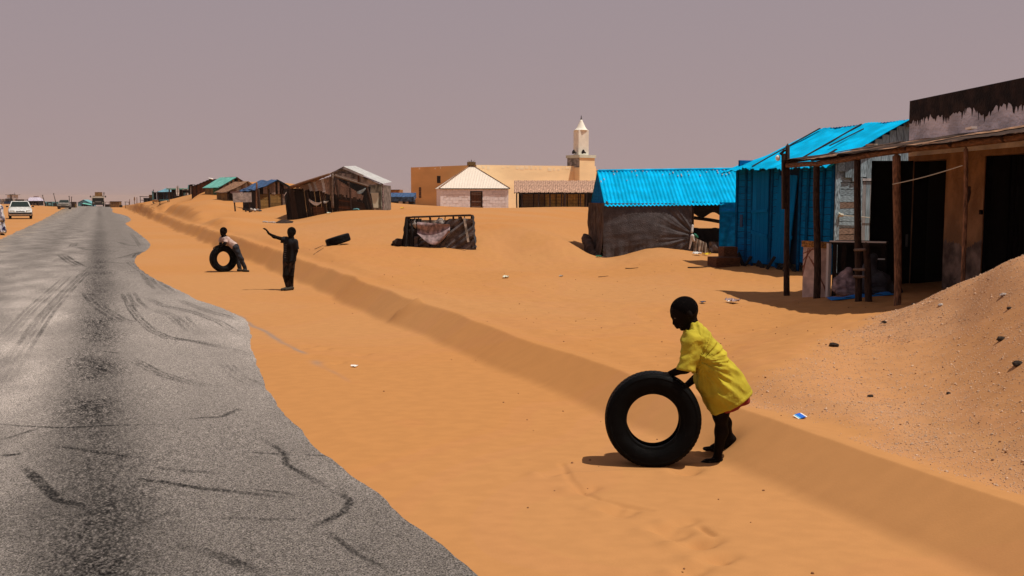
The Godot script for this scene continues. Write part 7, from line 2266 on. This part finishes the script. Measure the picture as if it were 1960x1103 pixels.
func add_face(o: Node3D, c: Vector3, face: Vector3, up: Vector3, r: float, cell: float) -> void:
	face = face.normalized()
	up = (up - face * up.dot(face)).normalized()
	var side := up.cross(face).normalized()
	var b := Basis(side, up, face)
	var hair := blob([["e", c + up * r * 0.15 - face * r * 0.06, Vector3(0.83, 0.95, 1.0) * r, b]], cell, 0.004, [[c + up * r * 0.22 + face * r * 0.35, (face * 0.80 - up * 0.60).normalized()], [c - up * r * 0.42, (-up - face * 0.35).normalized()]])
	part("hair", hair, M.hair, o)
	for s in [-1.0, 1.0]:
		var eye := SphereMesh.new()
		eye.radius = r * 0.09
		eye.height = r * 0.18
		eye.radial_segments = 12
		eye.rings = 6
		part("eye", eye, M.eye, o, Transform3D(Basis(), c - up * r * 0.02 + face * r * 0.80 + side * s * r * 0.30))


func build_people() -> void:
	boy_in_yellow()
	boy_waving()
	boy_leaning()
	robed_person()


func boy_in_yellow() -> void:
	var foot: Vector3 = Vector3(1.364, -0.008, -6.440)
	var o := thing("person", "boy in an oversized yellow shirt bending to roll a tyre in the foreground", "person", foot)
	var f := -foot
	var head: Vector3 = Vector3(1.126, 1.003, -6.460) + f
	var face := Vector3(-0.88, -0.42, 0.12)
	var up := Vector3(-0.40, 0.90, 0.0)
	var r := 0.094
	var neck: Vector3 = Vector3(1.186, 0.891, -6.460) + f
	var sl: Vector3 = Vector3(1.165, 0.819, -6.360) + f
	var sr: Vector3 = Vector3(1.194, 0.802, -6.560) + f
	var el: Vector3 = Vector3(1.114, 0.658, -6.320) + f
	var er: Vector3 = Vector3(1.274, 0.575, -6.610) + f
	var wl: Vector3 = Vector3(1.018, 0.604, -6.380) + f
	var wr: Vector3 = Vector3(1.166, 0.502, -6.550) + f
	var chest: Vector3 = Vector3(1.236, 0.745, -6.460) + f
	var belly: Vector3 = Vector3(1.343, 0.584, -6.460) + f
	var pelvis: Vector3 = Vector3(1.422, 0.470, -6.460) + f
	var hl: Vector3 = Vector3(1.392, 0.440, -6.400) + f
	var hr: Vector3 = Vector3(1.444, 0.414, -6.530) + f
	var kl: Vector3 = Vector3(1.364, 0.326, -6.390) + f
	var kr: Vector3 = Vector3(1.395, 0.304, -6.560) + f
	var al: Vector3 = Vector3(1.354, 0.028, -6.440) + f
	var ar: Vector3 = Vector3(1.474, 0.123, -6.630) + f
	var body := [["c", neck, head + Vector3(0.02, -0.05, 0), 0.046, 0.042], ["c", neck, chest, 0.055, 0.095], ["c", sl, sr, 0.048, 0.048], ["c", chest, belly, 0.095, 0.088], ["c", belly, pelvis, 0.088, 0.09],
		["c", sl, el, 0.042, 0.031], ["c", el, wl, 0.031, 0.021], ["c", sr, er, 0.042, 0.031], ["c", er, wr, 0.031, 0.021],
		["c", hl, kl, 0.066, 0.043], ["c", hr, kr, 0.066, 0.043],
		["c", kl, kl.lerp(al, 0.35) + Vector3(0.012, 0, 0), 0.040, 0.040], ["c", kl.lerp(al, 0.35) + Vector3(0.012, 0, 0), al, 0.040, 0.026],
		["c", kr, kr.lerp(ar, 0.35) + Vector3(0.012, 0, 0), 0.040, 0.039], ["c", kr.lerp(ar, 0.35) + Vector3(0.012, 0, 0), ar, 0.039, 0.026],
		["e", kl + Vector3(-0.022, 0.012, 0), Vector3(0.030, 0.034, 0.032)], ["e", kr + Vector3(-0.024, 0.012, 0), Vector3(0.030, 0.034, 0.032)]]
	# feet: near one flat and half sunk in the sand, far one with its heel raised
	var tl: Vector3 = Vector3(1.241, -0.005, -6.420) + f
	body.append_array([["c", al + Vector3(0.012, -0.022, 0), Vector3(1.288, 0.001, -6.430) + f, 0.032, 0.026], ["c", Vector3(1.288, 0.001, -6.430) + f, tl, 0.028, 0.018]])
	var ball: Vector3 = Vector3(1.370, 0.046, -6.655) + f
	body.append_array([["c", ar + Vector3(0.022, -0.012, 0), ar + Vector3(-0.035, -0.045, 0), 0.028, 0.027], ["c", ar, ball, 0.027, 0.027]])
	var skin := blob(body, 0.0085, 0.03)
	var fine := []
	for k in 5:
		var z := (k - 2) * 0.0135
		fine.append(["c", ball + Vector3(0.0, -0.002, z), ball + Vector3(-0.062 + absf(k - 1.5) * 0.006, -0.006 + (0.018 if k == 4 else 0.0), z * 1.25), 0.013, 0.0085 if k != 4 else 0.011])
		fine.append(["c", tl + Vector3(0.03, -0.004, z), tl + Vector3(-0.034 + absf(k - 1.5) * 0.006, -0.012, z * 1.2), 0.013, 0.0085])
	var toes := blob(fine, 0.0045, 0.008)
	var hd := blob(head_prims(head, face, up, r) + [["c", head + Vector3(0.035, -0.04, 0), neck, 0.046, 0.048]], 0.0042, 0.011)
	var h1 := blob(hand_prims(wl, Vector3(-1.0, 0.02, 0.35), Vector3(0.05, 1, 0.15), Vector3(-0.35, 0.0, -1), 0.128, 1.05), 0.0036, 0.009)
	var h2 := blob(hand_prims(wr, Vector3(-0.9, -0.55, -0.2), Vector3(0.35, 0.9, 0.1), Vector3(-0.2, 0.0, 1), 0.125, 0.95), 0.0042, 0.009)
	part("body", joined([skin, toes, hd, h1, h2]), M.skin, o)
	add_face(o, head, face, up, r, 0.0055)
	# shirt
	var main := []
	for z in [-0.075, 0.0, 0.075]:
		var dz := Vector3(0, 0, z)
		main.append(["c", Vector3(1.203, 0.844, -6.460) + f + dz, Vector3(1.291, 0.689, -6.460) + f + dz, 0.068, 0.093])
		main.append(["c", Vector3(1.291, 0.689, -6.460) + f + dz, Vector3(1.394, 0.486, -6.460) + f + dz, 0.093, 0.112])
		main.append(["c", Vector3(1.394, 0.486, -6.460) + f + dz, Vector3(1.435, 0.416, -6.460) + f + dz, 0.112, 0.112])
		main.append(["c", Vector3(1.425, 0.608, -6.460) + f + dz, Vector3(1.513, 0.476, -6.460) + f + dz * 1.2, 0.055, 0.040])
		main.append(["c", Vector3(1.267, 0.536, -6.460) + f + dz, Vector3(1.353, 0.392, -6.460) + f + dz, 0.05, 0.055])
	main.append(["c", neck + Vector3(0.006, -0.004, 0), Vector3(1.208, 0.840, -6.460) + f, 0.058, 0.075])
	var hem: Vector3 = Vector3(1.446, 0.418, -6.460) + f
	var along := Vector3(0.80, -0.6, 0)
	var across := Vector3(0.6, 0.8, 0)
	var pit: Vector3 = Vector3(1.198, 0.708, -6.360) + f
	var folds := func(p: Vector3) -> float:
		var q := p - pit
		var ang := atan2(q.y, q.x)
		var dist := q.length()
		var fan := (absf(n_fold.get_noise_2d(ang * 3.0, dist * 2.6)) - 0.32) * 0.030 * smoothstep(0.0, 0.05, dist) * smoothstep(0.36, 0.12, dist)
		var drape := (absf(n_fold.get_noise_3d(q.dot(along) * 2.6, q.dot(across) * 9.0, p.z * 6.0)) - 0.32) * 0.022
		var edge := -(p - hem).dot(Vector3(0.518, -0.856, 0.0))
		return fan + drape - (0.0035 if edge < 0.02 else 0.0)
	var shirt_a := blob(main, 0.0065, 0.05, [[hem, Vector3(0.518, -0.856, 0.0)], [head + Vector3(0.035, -0.052, 0), Vector3(-0.55, 0.83, 0)]], folds)
	var s_folds := func(p: Vector3) -> float: return (absf(n_fold.get_noise_3d(p.x * 6.0, p.y * 9.0, p.z * 7.0)) - 0.3) * 0.018
	var sleeve_l := blob([["c", sl + Vector3(0.012, 0.012, 0.0), el + Vector3(0, -0.02, 0), 0.064, 0.060], ["c", sl, chest + Vector3(0, 0, 0.06), 0.066, 0.07]], 0.0085, 0.035, [[Vector3(1.114, 0.640, -6.320) + f, Vector3(-0.16, -0.97, 0.10)]], s_folds)
	var sleeve_r := blob([["c", sr + Vector3(0.0, 0.012, 0.0), er + Vector3(0, -0.02, 0), 0.062, 0.058], ["c", sr, chest + Vector3(0, 0, -0.06), 0.064, 0.07]], 0.0095, 0.035, [[er + Vector3(0.0, 0.02, 0), Vector3(0.25, -0.95, -0.1)]], s_folds)
	var shirt := part("shirt", joined([shirt_a]), M.yellow_shirt, o)
	part("sleeve", sleeve_l, M.yellow_shirt, shirt)
	part("sleeve", sleeve_r, M.yellow_shirt, shirt)
	var shorts := blob([["c", Vector3(1.423, 0.500, -6.400) + f, Vector3(1.414, 0.407, -6.390) + f, 0.085, 0.075], ["c", Vector3(1.461, 0.474, -6.530) + f, Vector3(1.471, 0.375, -6.540) + f, 0.085, 0.075], ["c", Vector3(1.475, 0.488, -6.460) + f, Vector3(1.507, 0.428, -6.460) + f, 0.06, 0.05], ["c", Vector3(1.495, 0.474, -6.420) + f, Vector3(1.516, 0.424, -6.420) + f, 0.045, 0.042]], 0.009, 0.03, [[Vector3(1.545, 0.406, -6.460) + f, Vector3(0.31, -0.95, 0)]])
	part("shorts", shorts, M.red_shorts, o)
	# the tyre he rolls
	var ty: Vector3 = Vector3(0.919, 0.293, -6.390)
	var tb := Basis(Vector3.UP, -0.09) * Basis(Vector3.RIGHT, PI / 2 - 0.05)
	ty.y = ground(ty.x, ty.z) + 0.298
	make_tyre("upright black tyre rolled by the boy in yellow", ty, tb, 0.312)


func boy_waving() -> void:
	var foot: Vector3 = Vector3(-4.187, 0.005, -18.600)
	foot.y = ground(foot.x, foot.z)
	var o := thing("person", "boy in dark shirt and brown trousers holding one arm out, mid-distance", "person", foot)
	var f := Vector3(-foot.x, -(Vector3(-4.187, -0.003, -18.600)).y, -foot.z)
	var head: Vector3 = Vector3(-4.118, 1.080, -18.600) + f
	var face := Vector3(-0.42, -0.12, 0.90)
	var r := 0.092
	var neck: Vector3 = Vector3(-4.127, 0.957, -18.600) + f
	var sr: Vector3 = Vector3(-4.249, 0.940, -18.620) + f
	var sl: Vector3 = Vector3(-4.047, 0.907, -18.550) + f
	var er: Vector3 = Vector3(-4.446, 1.000, -18.600) + f
	var wr: Vector3 = Vector3(-4.535, 1.062, -18.560) + f
	var el: Vector3 = Vector3(-4.029, 0.735, -18.570) + f
	var wl: Vector3 = Vector3(-4.045, 0.588, -18.500) + f
	var chest: Vector3 = Vector3(-4.148, 0.853, -18.600) + f
	var hip: Vector3 = Vector3(-4.173, 0.558, -18.600) + f
	var hr: Vector3 = Vector3(-4.222, 0.518, -18.600) + f
	var hl: Vector3 = Vector3(-4.132, 0.518, -18.600) + f
	var kr: Vector3 = Vector3(-4.223, 0.275, -18.540) + f
	var kl: Vector3 = Vector3(-4.131, 0.273, -18.560) + f
	var ar: Vector3 = Vector3(-4.215, 0.053, -18.600) + f
	var al: Vector3 = Vector3(-4.149, 0.043, -18.620) + f
	var body := [["c", neck + Vector3(0, -0.03, 0), head, 0.046, 0.042], ["c", sr, sl, 0.05, 0.05], ["c", neck, chest, 0.055, 0.10], ["c", chest, hip, 0.10, 0.095],
		["c", sr, er, 0.040, 0.030], ["c", er, wr, 0.030, 0.023], ["c", sl, el, 0.040, 0.030], ["c", el, wl, 0.030, 0.020],
		["c", hr, kr, 0.065, 0.045], ["c", hl, kl, 0.065, 0.045], ["c", kr, ar, 0.043, 0.028], ["c", kl, al, 0.043, 0.028]]
	var hands := hand_prims(wr, Vector3(-0.45, 0.85, 0.2), Vector3(0.7, 0.4, 0.4), Vector3(0.2, 0.3, 0.9), 0.15, 0.9)
	var hand2 := hand_prims(wl, Vector3(-0.1, -0.95, 0.2), Vector3(0.9, 0, 0.2), Vector3(-0.2, 0, 1), 0.12, 0.6)
	part("body", joined([blob(body, 0.013, 0.03), blob(head_prims(head, face, Vector3.UP, r), 0.008, 0.022), blob(hands, 0.006, 0.008), blob(hand2, 0.006, 0.008)]), M.skin, o)
	add_face(o, head, face, Vector3.UP, r, 0.008)
	var warp := func(p: Vector3) -> float: return n_fold.get_noise_3d(p.x * 9.0, p.y * 5.0, p.z * 9.0) * 0.010
	var shirt := blob([["c", sr + Vector3(0.03, -0.02, 0), sl + Vector3(-0.02, -0.02, 0), 0.062, 0.062], ["c", Vector3(-4.183, 0.837, -18.600) + f, Vector3(-4.205, 0.550, -18.600) + f, 0.085, 0.088], ["c", Vector3(-4.100, 0.837, -18.600) + f, Vector3(-4.135, 0.550, -18.600) + f, 0.085, 0.088], ["c", neck + Vector3(0, -0.02, 0), chest, 0.06, 0.09]], 0.013, 0.04, [[Vector3(-4.176, 0.537, -18.600) + f, Vector3(0, -1, 0)], [neck + Vector3(0, 0.02, 0), Vector3(0, 1, 0.0)]], warp)
	var sleeve_r := blob([["c", sr + Vector3(0.02, 0, 0), Vector3(-4.319, 0.949, -18.600) + f, 0.062, 0.062]], 0.013, 0.02, [[Vector3(-4.304, 0.949, -18.600) + f, Vector3(-0.92, 0.35, 0)]], warp)
	var sleeve_l := blob([["c", sl, Vector3(-4.030, 0.759, -18.570) + f, 0.060, 0.058]], 0.013, 0.02, [[Vector3(-4.030, 0.762, -18.570) + f, Vector3(0.1, -0.98, 0)]], warp)
	var sh := part("shirt", shirt, M.navy_shirt, o)
	part("sleeve", sleeve_r, M.navy_shirt, sh)
	part("sleeve", sleeve_l, M.navy_shirt, sh)
	# faint upright print on the chest: a row of worn blocks
	for k in 7:
		var p: Vector3 = Vector3(-4.208, 0.853, -18.600).lerp(Vector3(-4.229, 0.614, -18.600), k / 6.0) + f
		for s in 2:
			block("print_mark", sh, M.shirt_print, p + Vector3(-0.012 + s * 0.022, rng.randf_range(-0.004, 0.004), 0.094), Vector3([0.012, 0.018, 0.009][(k + s) % 3], 0.007, 0.008))
	var trousers := blob([["c", hr + Vector3(0.0, 0.03, 0), Vector3(-4.232, 0.263, -18.580) + f, 0.074, 0.060], ["c", hl + Vector3(0, 0.03, 0), Vector3(-4.139, 0.263, -18.580) + f, 0.074, 0.056], ["c", Vector3(-4.232, 0.263, -18.580) + f, Vector3(-4.209, 0.061, -18.600) + f, 0.060, 0.040], ["c", Vector3(-4.139, 0.263, -18.580) + f, Vector3(-4.149, 0.059, -18.620) + f, 0.056, 0.042], ["c", hr, hl, 0.07, 0.07]], 0.012, 0.012, [[Vector3(-4.186, 0.053, -18.600) + f, Vector3(0, -1, 0)]], warp)
	part("trousers", trousers, M.brown_trousers, o)
	for q in [[ar, Vector3(-4.289, 0.009, -18.520) + f], [al, Vector3(-4.217, 0.003, -18.520) + f]]:
		var heel: Vector3 = Vector3(q[0].x + 0.015, 0.035, q[0].z + 0.01)
		var toe: Vector3 = Vector3(q[1].x, 0.022, q[1].z + 0.05)
		part("shoe", blob([["c", q[0] + Vector3(0, -0.01, 0), heel, 0.034, 0.034], ["c", heel, toe, 0.036, 0.028]], 0.009, 0.025, [[Vector3(0, -0.004, 0), Vector3(0, -1, 0)]]), M.sandal, o)


func boy_leaning() -> void:
	var foot: Vector3 = Vector3(-6.357, 0.002, -23.300)
	foot.y = ground(foot.x, foot.z)
	var o := thing("person", "boy in a pale pink shirt and dark jeans leaning on a tyre", "person", foot)
	var f := Vector3(-foot.x, -(Vector3(-6.358, -0.004, -23.300)).y, -foot.z)
	var head: Vector3 = Vector3(-6.751, 0.936, -23.300) + f
	var face := Vector3(-0.35, -0.18, 0.92)
	var r := 0.095
	var neck: Vector3 = Vector3(-6.740, 0.816, -23.300) + f
	var sl: Vector3 = Vector3(-6.665, 0.770, -23.220) + f
	var sr: Vector3 = Vector3(-6.815, 0.774, -23.360) + f
	var el: Vector3 = Vector3(-6.667, 0.660, -23.100) + f
	var wl: Vector3 = Vector3(-6.853, 0.600, -23.120) + f
	var er: Vector3 = Vector3(-6.858, 0.642, -23.400) + f
	var wr: Vector3 = Vector3(-6.777, 0.612, -23.200) + f
	var chest: Vector3 = Vector3(-6.683, 0.731, -23.300) + f
	var hip: Vector3 = Vector3(-6.495, 0.587, -23.300) + f
	var hl: Vector3 = Vector3(-6.450, 0.551, -23.220) + f
	var hr: Vector3 = Vector3(-6.511, 0.523, -23.380) + f
	var kl: Vector3 = Vector3(-6.323, 0.293, -23.200) + f
	var kr: Vector3 = Vector3(-6.468, 0.281, -23.400) + f
	var al: Vector3 = Vector3(-6.246, 0.066, -23.250) + f
	var ar: Vector3 = Vector3(-6.411, 0.049, -23.400) + f
	var body := [["c", neck, head, 0.045, 0.042], ["c", sl, sr, 0.05, 0.05], ["c", neck, chest, 0.055, 0.09], ["c", chest, hip, 0.09, 0.085], ["c", sl, el, 0.04, 0.031], ["c", el, wl, 0.031, 0.021], ["c", sr, er, 0.04, 0.03], ["c", er, wr, 0.03, 0.021],
		["c", hl, kl, 0.066, 0.045], ["c", hr, kr, 0.066, 0.045], ["c", kl, al, 0.043, 0.028], ["c", kr, ar, 0.043, 0.028]]
	var h1 := hand_prims(wl, Vector3(-0.9, -0.25, 0.1), Vector3(0, 1, 0.2), Vector3(-0.2, 0, -1), 0.125, 1.0)
	var h2 := hand_prims(wr, Vector3(-0.5, -0.3, 0.8), Vector3(0, 1, 0), Vector3(1, 0, 0.3), 0.12, 0.8)
	part("body", joined([blob(body, 0.014, 0.03), blob(head_prims(head, face, Vector3.UP, r), 0.009, 0.022), blob(h1, 0.007, 0.008), blob(h2, 0.008, 0.008)]), M.skin, o)
	add_face(o, head, face, Vector3.UP, r, 0.009)
	var warp := func(p: Vector3) -> float: return n_fold.get_noise_3d(p.x * 10.0, p.y * 8.0, p.z * 9.0) * 0.012
	var shirt := blob([["c", sl + Vector3(0.01, -0.01, 0), sr + Vector3(0, -0.01, 0), 0.062, 0.058], ["c", Vector3(-6.685, 0.749, -23.240) + f, Vector3(-6.486, 0.600, -23.240) + f, 0.082, 0.088], ["c", Vector3(-6.720, 0.744, -23.360) + f, Vector3(-6.519, 0.594, -23.360) + f, 0.082, 0.088]], 0.013, 0.04, [[Vector3(-6.471, 0.583, -23.300) + f, Vector3(0.75, -0.66, 0)], [neck + Vector3(0, -0.01, 0), Vector3(-0.2, 1, 0.0)]], warp)
	var sh := part("shirt", shirt, M.pink_shirt, o)
	part("sleeve", blob([["c", sl, Vector3(-6.665, 0.690, -23.150) + f, 0.058, 0.056]], 0.013, 0.02, [[Vector3(-6.665, 0.694, -23.150) + f, Vector3(-0.2, -0.95, 0.1)]], warp), M.pink_shirt, sh)
	part("sleeve", blob([["c", sr, Vector3(-6.859, 0.687, -23.380) + f, 0.056, 0.054]], 0.013, 0.02, [[Vector3(-6.859, 0.691, -23.380) + f, Vector3(-0.3, -0.95, 0)]], warp), M.pink_shirt, sh)
	part("collar", blob([["c", neck + Vector3(-0.04, -0.02, 0.045), neck + Vector3(0.0, -0.075, 0.075), 0.014, 0.010], ["c", neck + Vector3(0.045, -0.015, 0.03), neck + Vector3(0.01, -0.075, 0.075), 0.014, 0.010]], 0.009, 0.01), M.pink_shirt, sh)
	var jeans := blob([["c", hl + Vector3(-0.01, 0.03, 0), kl, 0.080, 0.056], ["c", hr + Vector3(-0.01, 0.03, 0), kr, 0.080, 0.056], ["c", kl, al, 0.055, 0.042], ["c", kr, ar, 0.055, 0.042], ["c", hl, hr, 0.075, 0.075]], 0.012, 0.014, [], warp)
	part("jeans", jeans, M.blue_jeans, o)
	for q in [[al, Vector3(-6.147, 0.014, -23.200) + f], [ar, Vector3(-6.344, 0.009, -23.400) + f]]:
		var heel: Vector3 = Vector3(q[0].x - 0.03, 0.03, q[0].z + 0.03)
		var toe: Vector3 = Vector3(q[1].x - 0.01, 0.022, q[1].z + 0.03)
		part("shoe", blob([["c", q[0] + Vector3(0, -0.01, 0), heel, 0.034, 0.032], ["c", heel, toe, 0.034, 0.026]], 0.009, 0.025, [[Vector3(0, -0.006, 0), Vector3(0, -1, 0)]]), M.sandal, o)
	var ty: Vector3 = Vector3(-6.755, 0.316, -23.250)
	ty.y = ground(ty.x, ty.z) + 0.306
	make_tyre("upright black tyre under the arms of the boy in pink", ty, Basis(Vector3.UP, 0.62) * Basis(Vector3.RIGHT, PI / 2 - 0.04), 0.316)


func robed_person() -> void:
	var foot := on_ground(Vector3(-23.695, 0.020, -46.000))
	var o := thing("person", "person in a long blue, white and yellow patterned robe at the left edge", "person", foot)
	var warp := func(p: Vector3) -> float: return n_fold.get_noise_3d(p.x * 8.0, p.y * 2.0, p.z * 8.0) * 0.05 * smoothstep(1.3, 0.2, p.y)
	part("body", joined([blob(head_prims(Vector3(0, 1.52, 0), Vector3(0.6, 0, 0.8), Vector3.UP, 0.11) + [["c", Vector3(0, 1.25, 0), Vector3(0, 1.45, 0), 0.06, 0.05], ["c", Vector3(0, 1.2, 0), Vector3(0, 0.8, 0), 0.12, 0.12], ["c", Vector3(-0.08, 0.8, 0), Vector3(-0.1, 0.06, 0), 0.08, 0.045], ["c", Vector3(0.08, 0.8, 0), Vector3(0.12, 0.06, 0.05), 0.08, 0.045], ["c", Vector3(0.12, 0.04, 0.05), Vector3(0.28, 0.03, 0.12), 0.04, 0.03]], 0.016, 0.03)]), M.skin, o)
	part("robe", blob([["c", Vector3(-0.12, 1.24, 0), Vector3(0.12, 1.24, 0), 0.12, 0.12], ["c", Vector3(0, 1.25, 0), Vector3(0.02, 0.75, 0), 0.18, 0.22], ["c", Vector3(0.02, 0.75, 0), Vector3(0.05, 0.2, 0.02), 0.22, 0.27], ["c", Vector3(0.16, 1.2, 0.05), Vector3(0.24, 0.72, 0.1), 0.09, 0.10]], 0.022, 0.08, [[Vector3(0, 0.07, 0), Vector3(0, -1, 0)]], warp), M.robe, o)
	part("headscarf", blob([["e", Vector3(-0.01, 1.55, -0.02), Vector3(0.125, 0.15, 0.135)], ["c", Vector3(-0.03, 1.42, -0.05), Vector3(-0.02, 1.28, -0.03), 0.10, 0.13]], 0.018, 0.05, [[Vector3(0.05, 1.5, 0.06), Vector3(0.5, 0.0, 0.85)]]), M.robe, o)
	part("sandal", blob([["c", Vector3(0.12, 0.015, 0.05), Vector3(0.30, 0.015, 0.12), 0.035, 0.03]], 0.012, 0.01), M.sandal, o)


# ---------------------------------------------------------------- small things lying about
func build_small_things() -> void:
	var ty := on_ground(Vector3(-4.372, 0.705, -25.000), 0.0)
	ty.y += 0.12
	make_tyre("black tyre lying on its side on the sandy slope", ty, Basis(Vector3(0, 0, 1), 0.29) * Basis(Vector3.RIGHT, 0.04), 0.315)
	# dark and pale stones on the gravel mound
	var spots := [[Vector3(2.837, 0.218, -8.700), 0.040, "dark pointed stone alone on the lower gravel slope, nearest the boy"], [Vector3(3.395, 0.488, -6.600), 0.036, "dark stone at the right edge of the gravel mound"], [Vector3(3.673, 0.578, -7.400), 0.034, "grey-brown stone high on the right of the gravel mound"], [Vector3(3.578, 0.357, -9.500), 0.024, "flat dark stone midway up the gravel mound"], [Vector3(4.145, 0.396, -10.200), 0.026, "thin dark stone near the top of the gravel mound"], [Vector3(4.069, 0.683, -8.200), 0.030, "pale round stone near the top right of the gravel mound"], [Vector3(3.069, 0.304, -6.900), 0.016, "small dark stone low on the gravel mound"], [Vector3(2.629, 0.194, -7.200), 0.020, "small brown stone above the blue packet"], [Vector3(3.986, 0.430, -9.200), 0.026, "pale stone in the middle of the gravel slope"], [Vector3(3.973, 0.659, -7.900), 0.020, "small black stone below the pale round one"]]
	for k in spots.size():
		var q: Array = spots[k]
		var p := on_ground(q[0], q[1] * 0.25)
		var s := part("stone", stone_mesh(120 + k), M.stone_pale if k in [5, 8] else M.stone_dark, self, Transform3D(Basis(Vector3.UP, k * 1.7).scaled(Vector3(1.3, 1.0, 1.0) * q[1] * 0.95), p))
		tag(s, q[2], "stone", "stones on the gravel mound")
	# blue packet
	var pk := on_ground(Vector3(1.988, 0.222, -6.750), 0.012)
	var packet := thing("plastic_packet", "blue and white plastic packet lying on the sand bank", "packet", pk, 0.5)
	packet.rotation.z = 0.12
	packet.rotation.x = 0.25
	packet.scale = Vector3.ONE * 0.8
	block("film", packet, M.pouch_blue, Vector3(0, 0.006, 0), Vector3(0.05, 0.012, 0.075))
	block("label_band", packet, M.pouch_light, Vector3(-0.03, 0.005, 0.0), Vector3(0.022, 0.010, 0.073))
	block("seal", packet, M.paper, Vector3(0.034, 0.005, 0), Vector3(0.018, 0.006, 0.076))
	block("seal", packet, M.paper, Vector3(-0.048, 0.005, 0), Vector3(0.012, 0.006, 0.07))
	# crumpled paper and rags
	var crumple := func(u: float, v: float) -> Vector3:
		return Vector3((u - 0.5) * 0.10, 0.012 + 0.022 * absf(n_fold.get_noise_2d(u * 4.0, v * 4.0)) * 2.0, (v - 0.5) * 0.08)
	var litter := [[Vector3(-1.620, 0.030, -10.110), "crumpled white paper on the sand beside the road", M.paper, 0.65], [Vector3(3.432, 0.017, -15.400), "pinkish crumpled wrapper on the sand left of the canopy shadow", M.pink_cloth, 2.0], [Vector3(3.427, 0.027, -15.600), "pale scrap beside the pinkish wrapper", M.paper, 1.0], [Vector3(2.949, 0.044, -15.300), "small blue scrap on the sand behind the boy", M.deep_blue, 0.9], [Vector3(-0.119, 0.244, -18.900), "pale green scrap of film on the trodden sand", M.green_white, 1.4], [Vector3(0.990, 0.251, -20.000), "small grey scrap on the sand below the tent hall", M.concrete, 1.0], [Vector3(-6.598, 0.655, -60.000), "yellow and white litter on the dune above the cloth stall", M.yellow_plastic, 2.6], [Vector3(4.589, 0.347, -24.600), "white rag pieces at the door of the tent hall", M.white_cloth, 2.4], [Vector3(4.848, 0.348, -24.800), "yellow plastic strip at the door of the tent hall", M.yellow_plastic, 2.0], [Vector3(2.217, 0.154, -25.400), "green bottle scrap at the corner of the dark tent cloth", M.bottle_green, 1.6], [Vector3(-7.933, 1.092, -50.800), "teal plastic scrap before the collapsed hut", M.turquoise, 2.8], [Vector3(-9.180, 0.968, -50.000), "pale scrap before the collapsed hut", M.green_white, 2.2]]
	for q in litter:
		var l := part("litter", surf(10, 10, crumple, false), q[2], self, Transform3D(Basis(Vector3.UP, rng.randf() * 6.0).scaled(Vector3.ONE * q[3]), on_ground(q[0])))
		tag(l, q[1], "litter")
	# sticks and planks on the sand
	for q in [[Vector3(1.807, 0.158, -20.800), Vector3(2.035, 0.161, -20.900), 0.022, "thin dark stick lying on the sand, the nearer one"], [Vector3(2.579, 0.247, -22.600), Vector3(2.839, 0.231, -22.300), 0.03, "short dark stick near the tent hall's foot"], [Vector3(3.871, 0.224, -21.900), Vector3(4.378, 0.224, -21.900), 0.05, "flat dark plank lying beside the wooden boxes"], [Vector3(-4.824, 0.504, -24.300), Vector3(-4.682, 0.575, -24.700), 0.022, "dark stick poking from the sand left of the lying tyre"], [Vector3(-4.634, 0.366, -23.200), Vector3(-4.521, 0.424, -23.900), 0.02, "dry twig on the bank's crest below the tyre"]]:
		var a := on_ground(q[0], 0.012)
		var b := on_ground(q[1], 0.03)
		var s := part("stick", pole_mesh(a, b, q[2] * 0.32, q[2] * 0.2, 0.01, 6), M.post_dark, self)
		tag(s, q[3], "stick")
	# small plant by the thin canopy post
	var pl := thing("weed", "tiny green weed at the foot of the thin canopy post", "plant", on_ground(Vector3(5.053, 0.751, -11.200)))
	for k in 12:
		var a := k * 0.9
		board("leaf", pl, M.leaf, Vector3(0, 0, 0), Vector3(cos(a) * 0.06, 0.05 + 0.03 * sin(k * 2.0), sin(a) * 0.06), 0.014, 0.002, Vector3(0.1, 0.9, 0.2))
	# droppings and clods strewn over the trodden sand
	var mm := MultiMesh.new()
	mm.transform_format = MultiMesh.TRANSFORM_3D
	mm.mesh = stone_mesh(200)
	var where := []
	while where.size() < 420:
		var a := rng.randf_range(-0.45, 0.5)
		var r := 4.0 * pow(9.0, rng.randf())
		var p := Vector3(sin(a) * r, 0, -cos(a) * r)
		var t := p.x * ROAD_RIGHT.x + p.z * ROAD_RIGHT.y
		if t > 2.0 and (t > 4.4 or rng.randf() < 0.15):
			where.append(on_ground(p, 0.002))
	mm.instance_count = where.size()
	for k in where.size():
		mm.set_instance_transform(k, Transform3D(Basis(Vector3.UP, k).scaled(Vector3.ONE * rng.randf_range(0.003, 0.010)), where[k]))
	var clods := MultiMeshInstance3D.new()
	clods.name = "clods"
	clods.multimesh = mm
	clods.material_override = M.clod
	add_child(clods)
	clods.set_meta("kind", "stuff")
	tag(clods, "small brown clods strewn over the open sand", "clods")
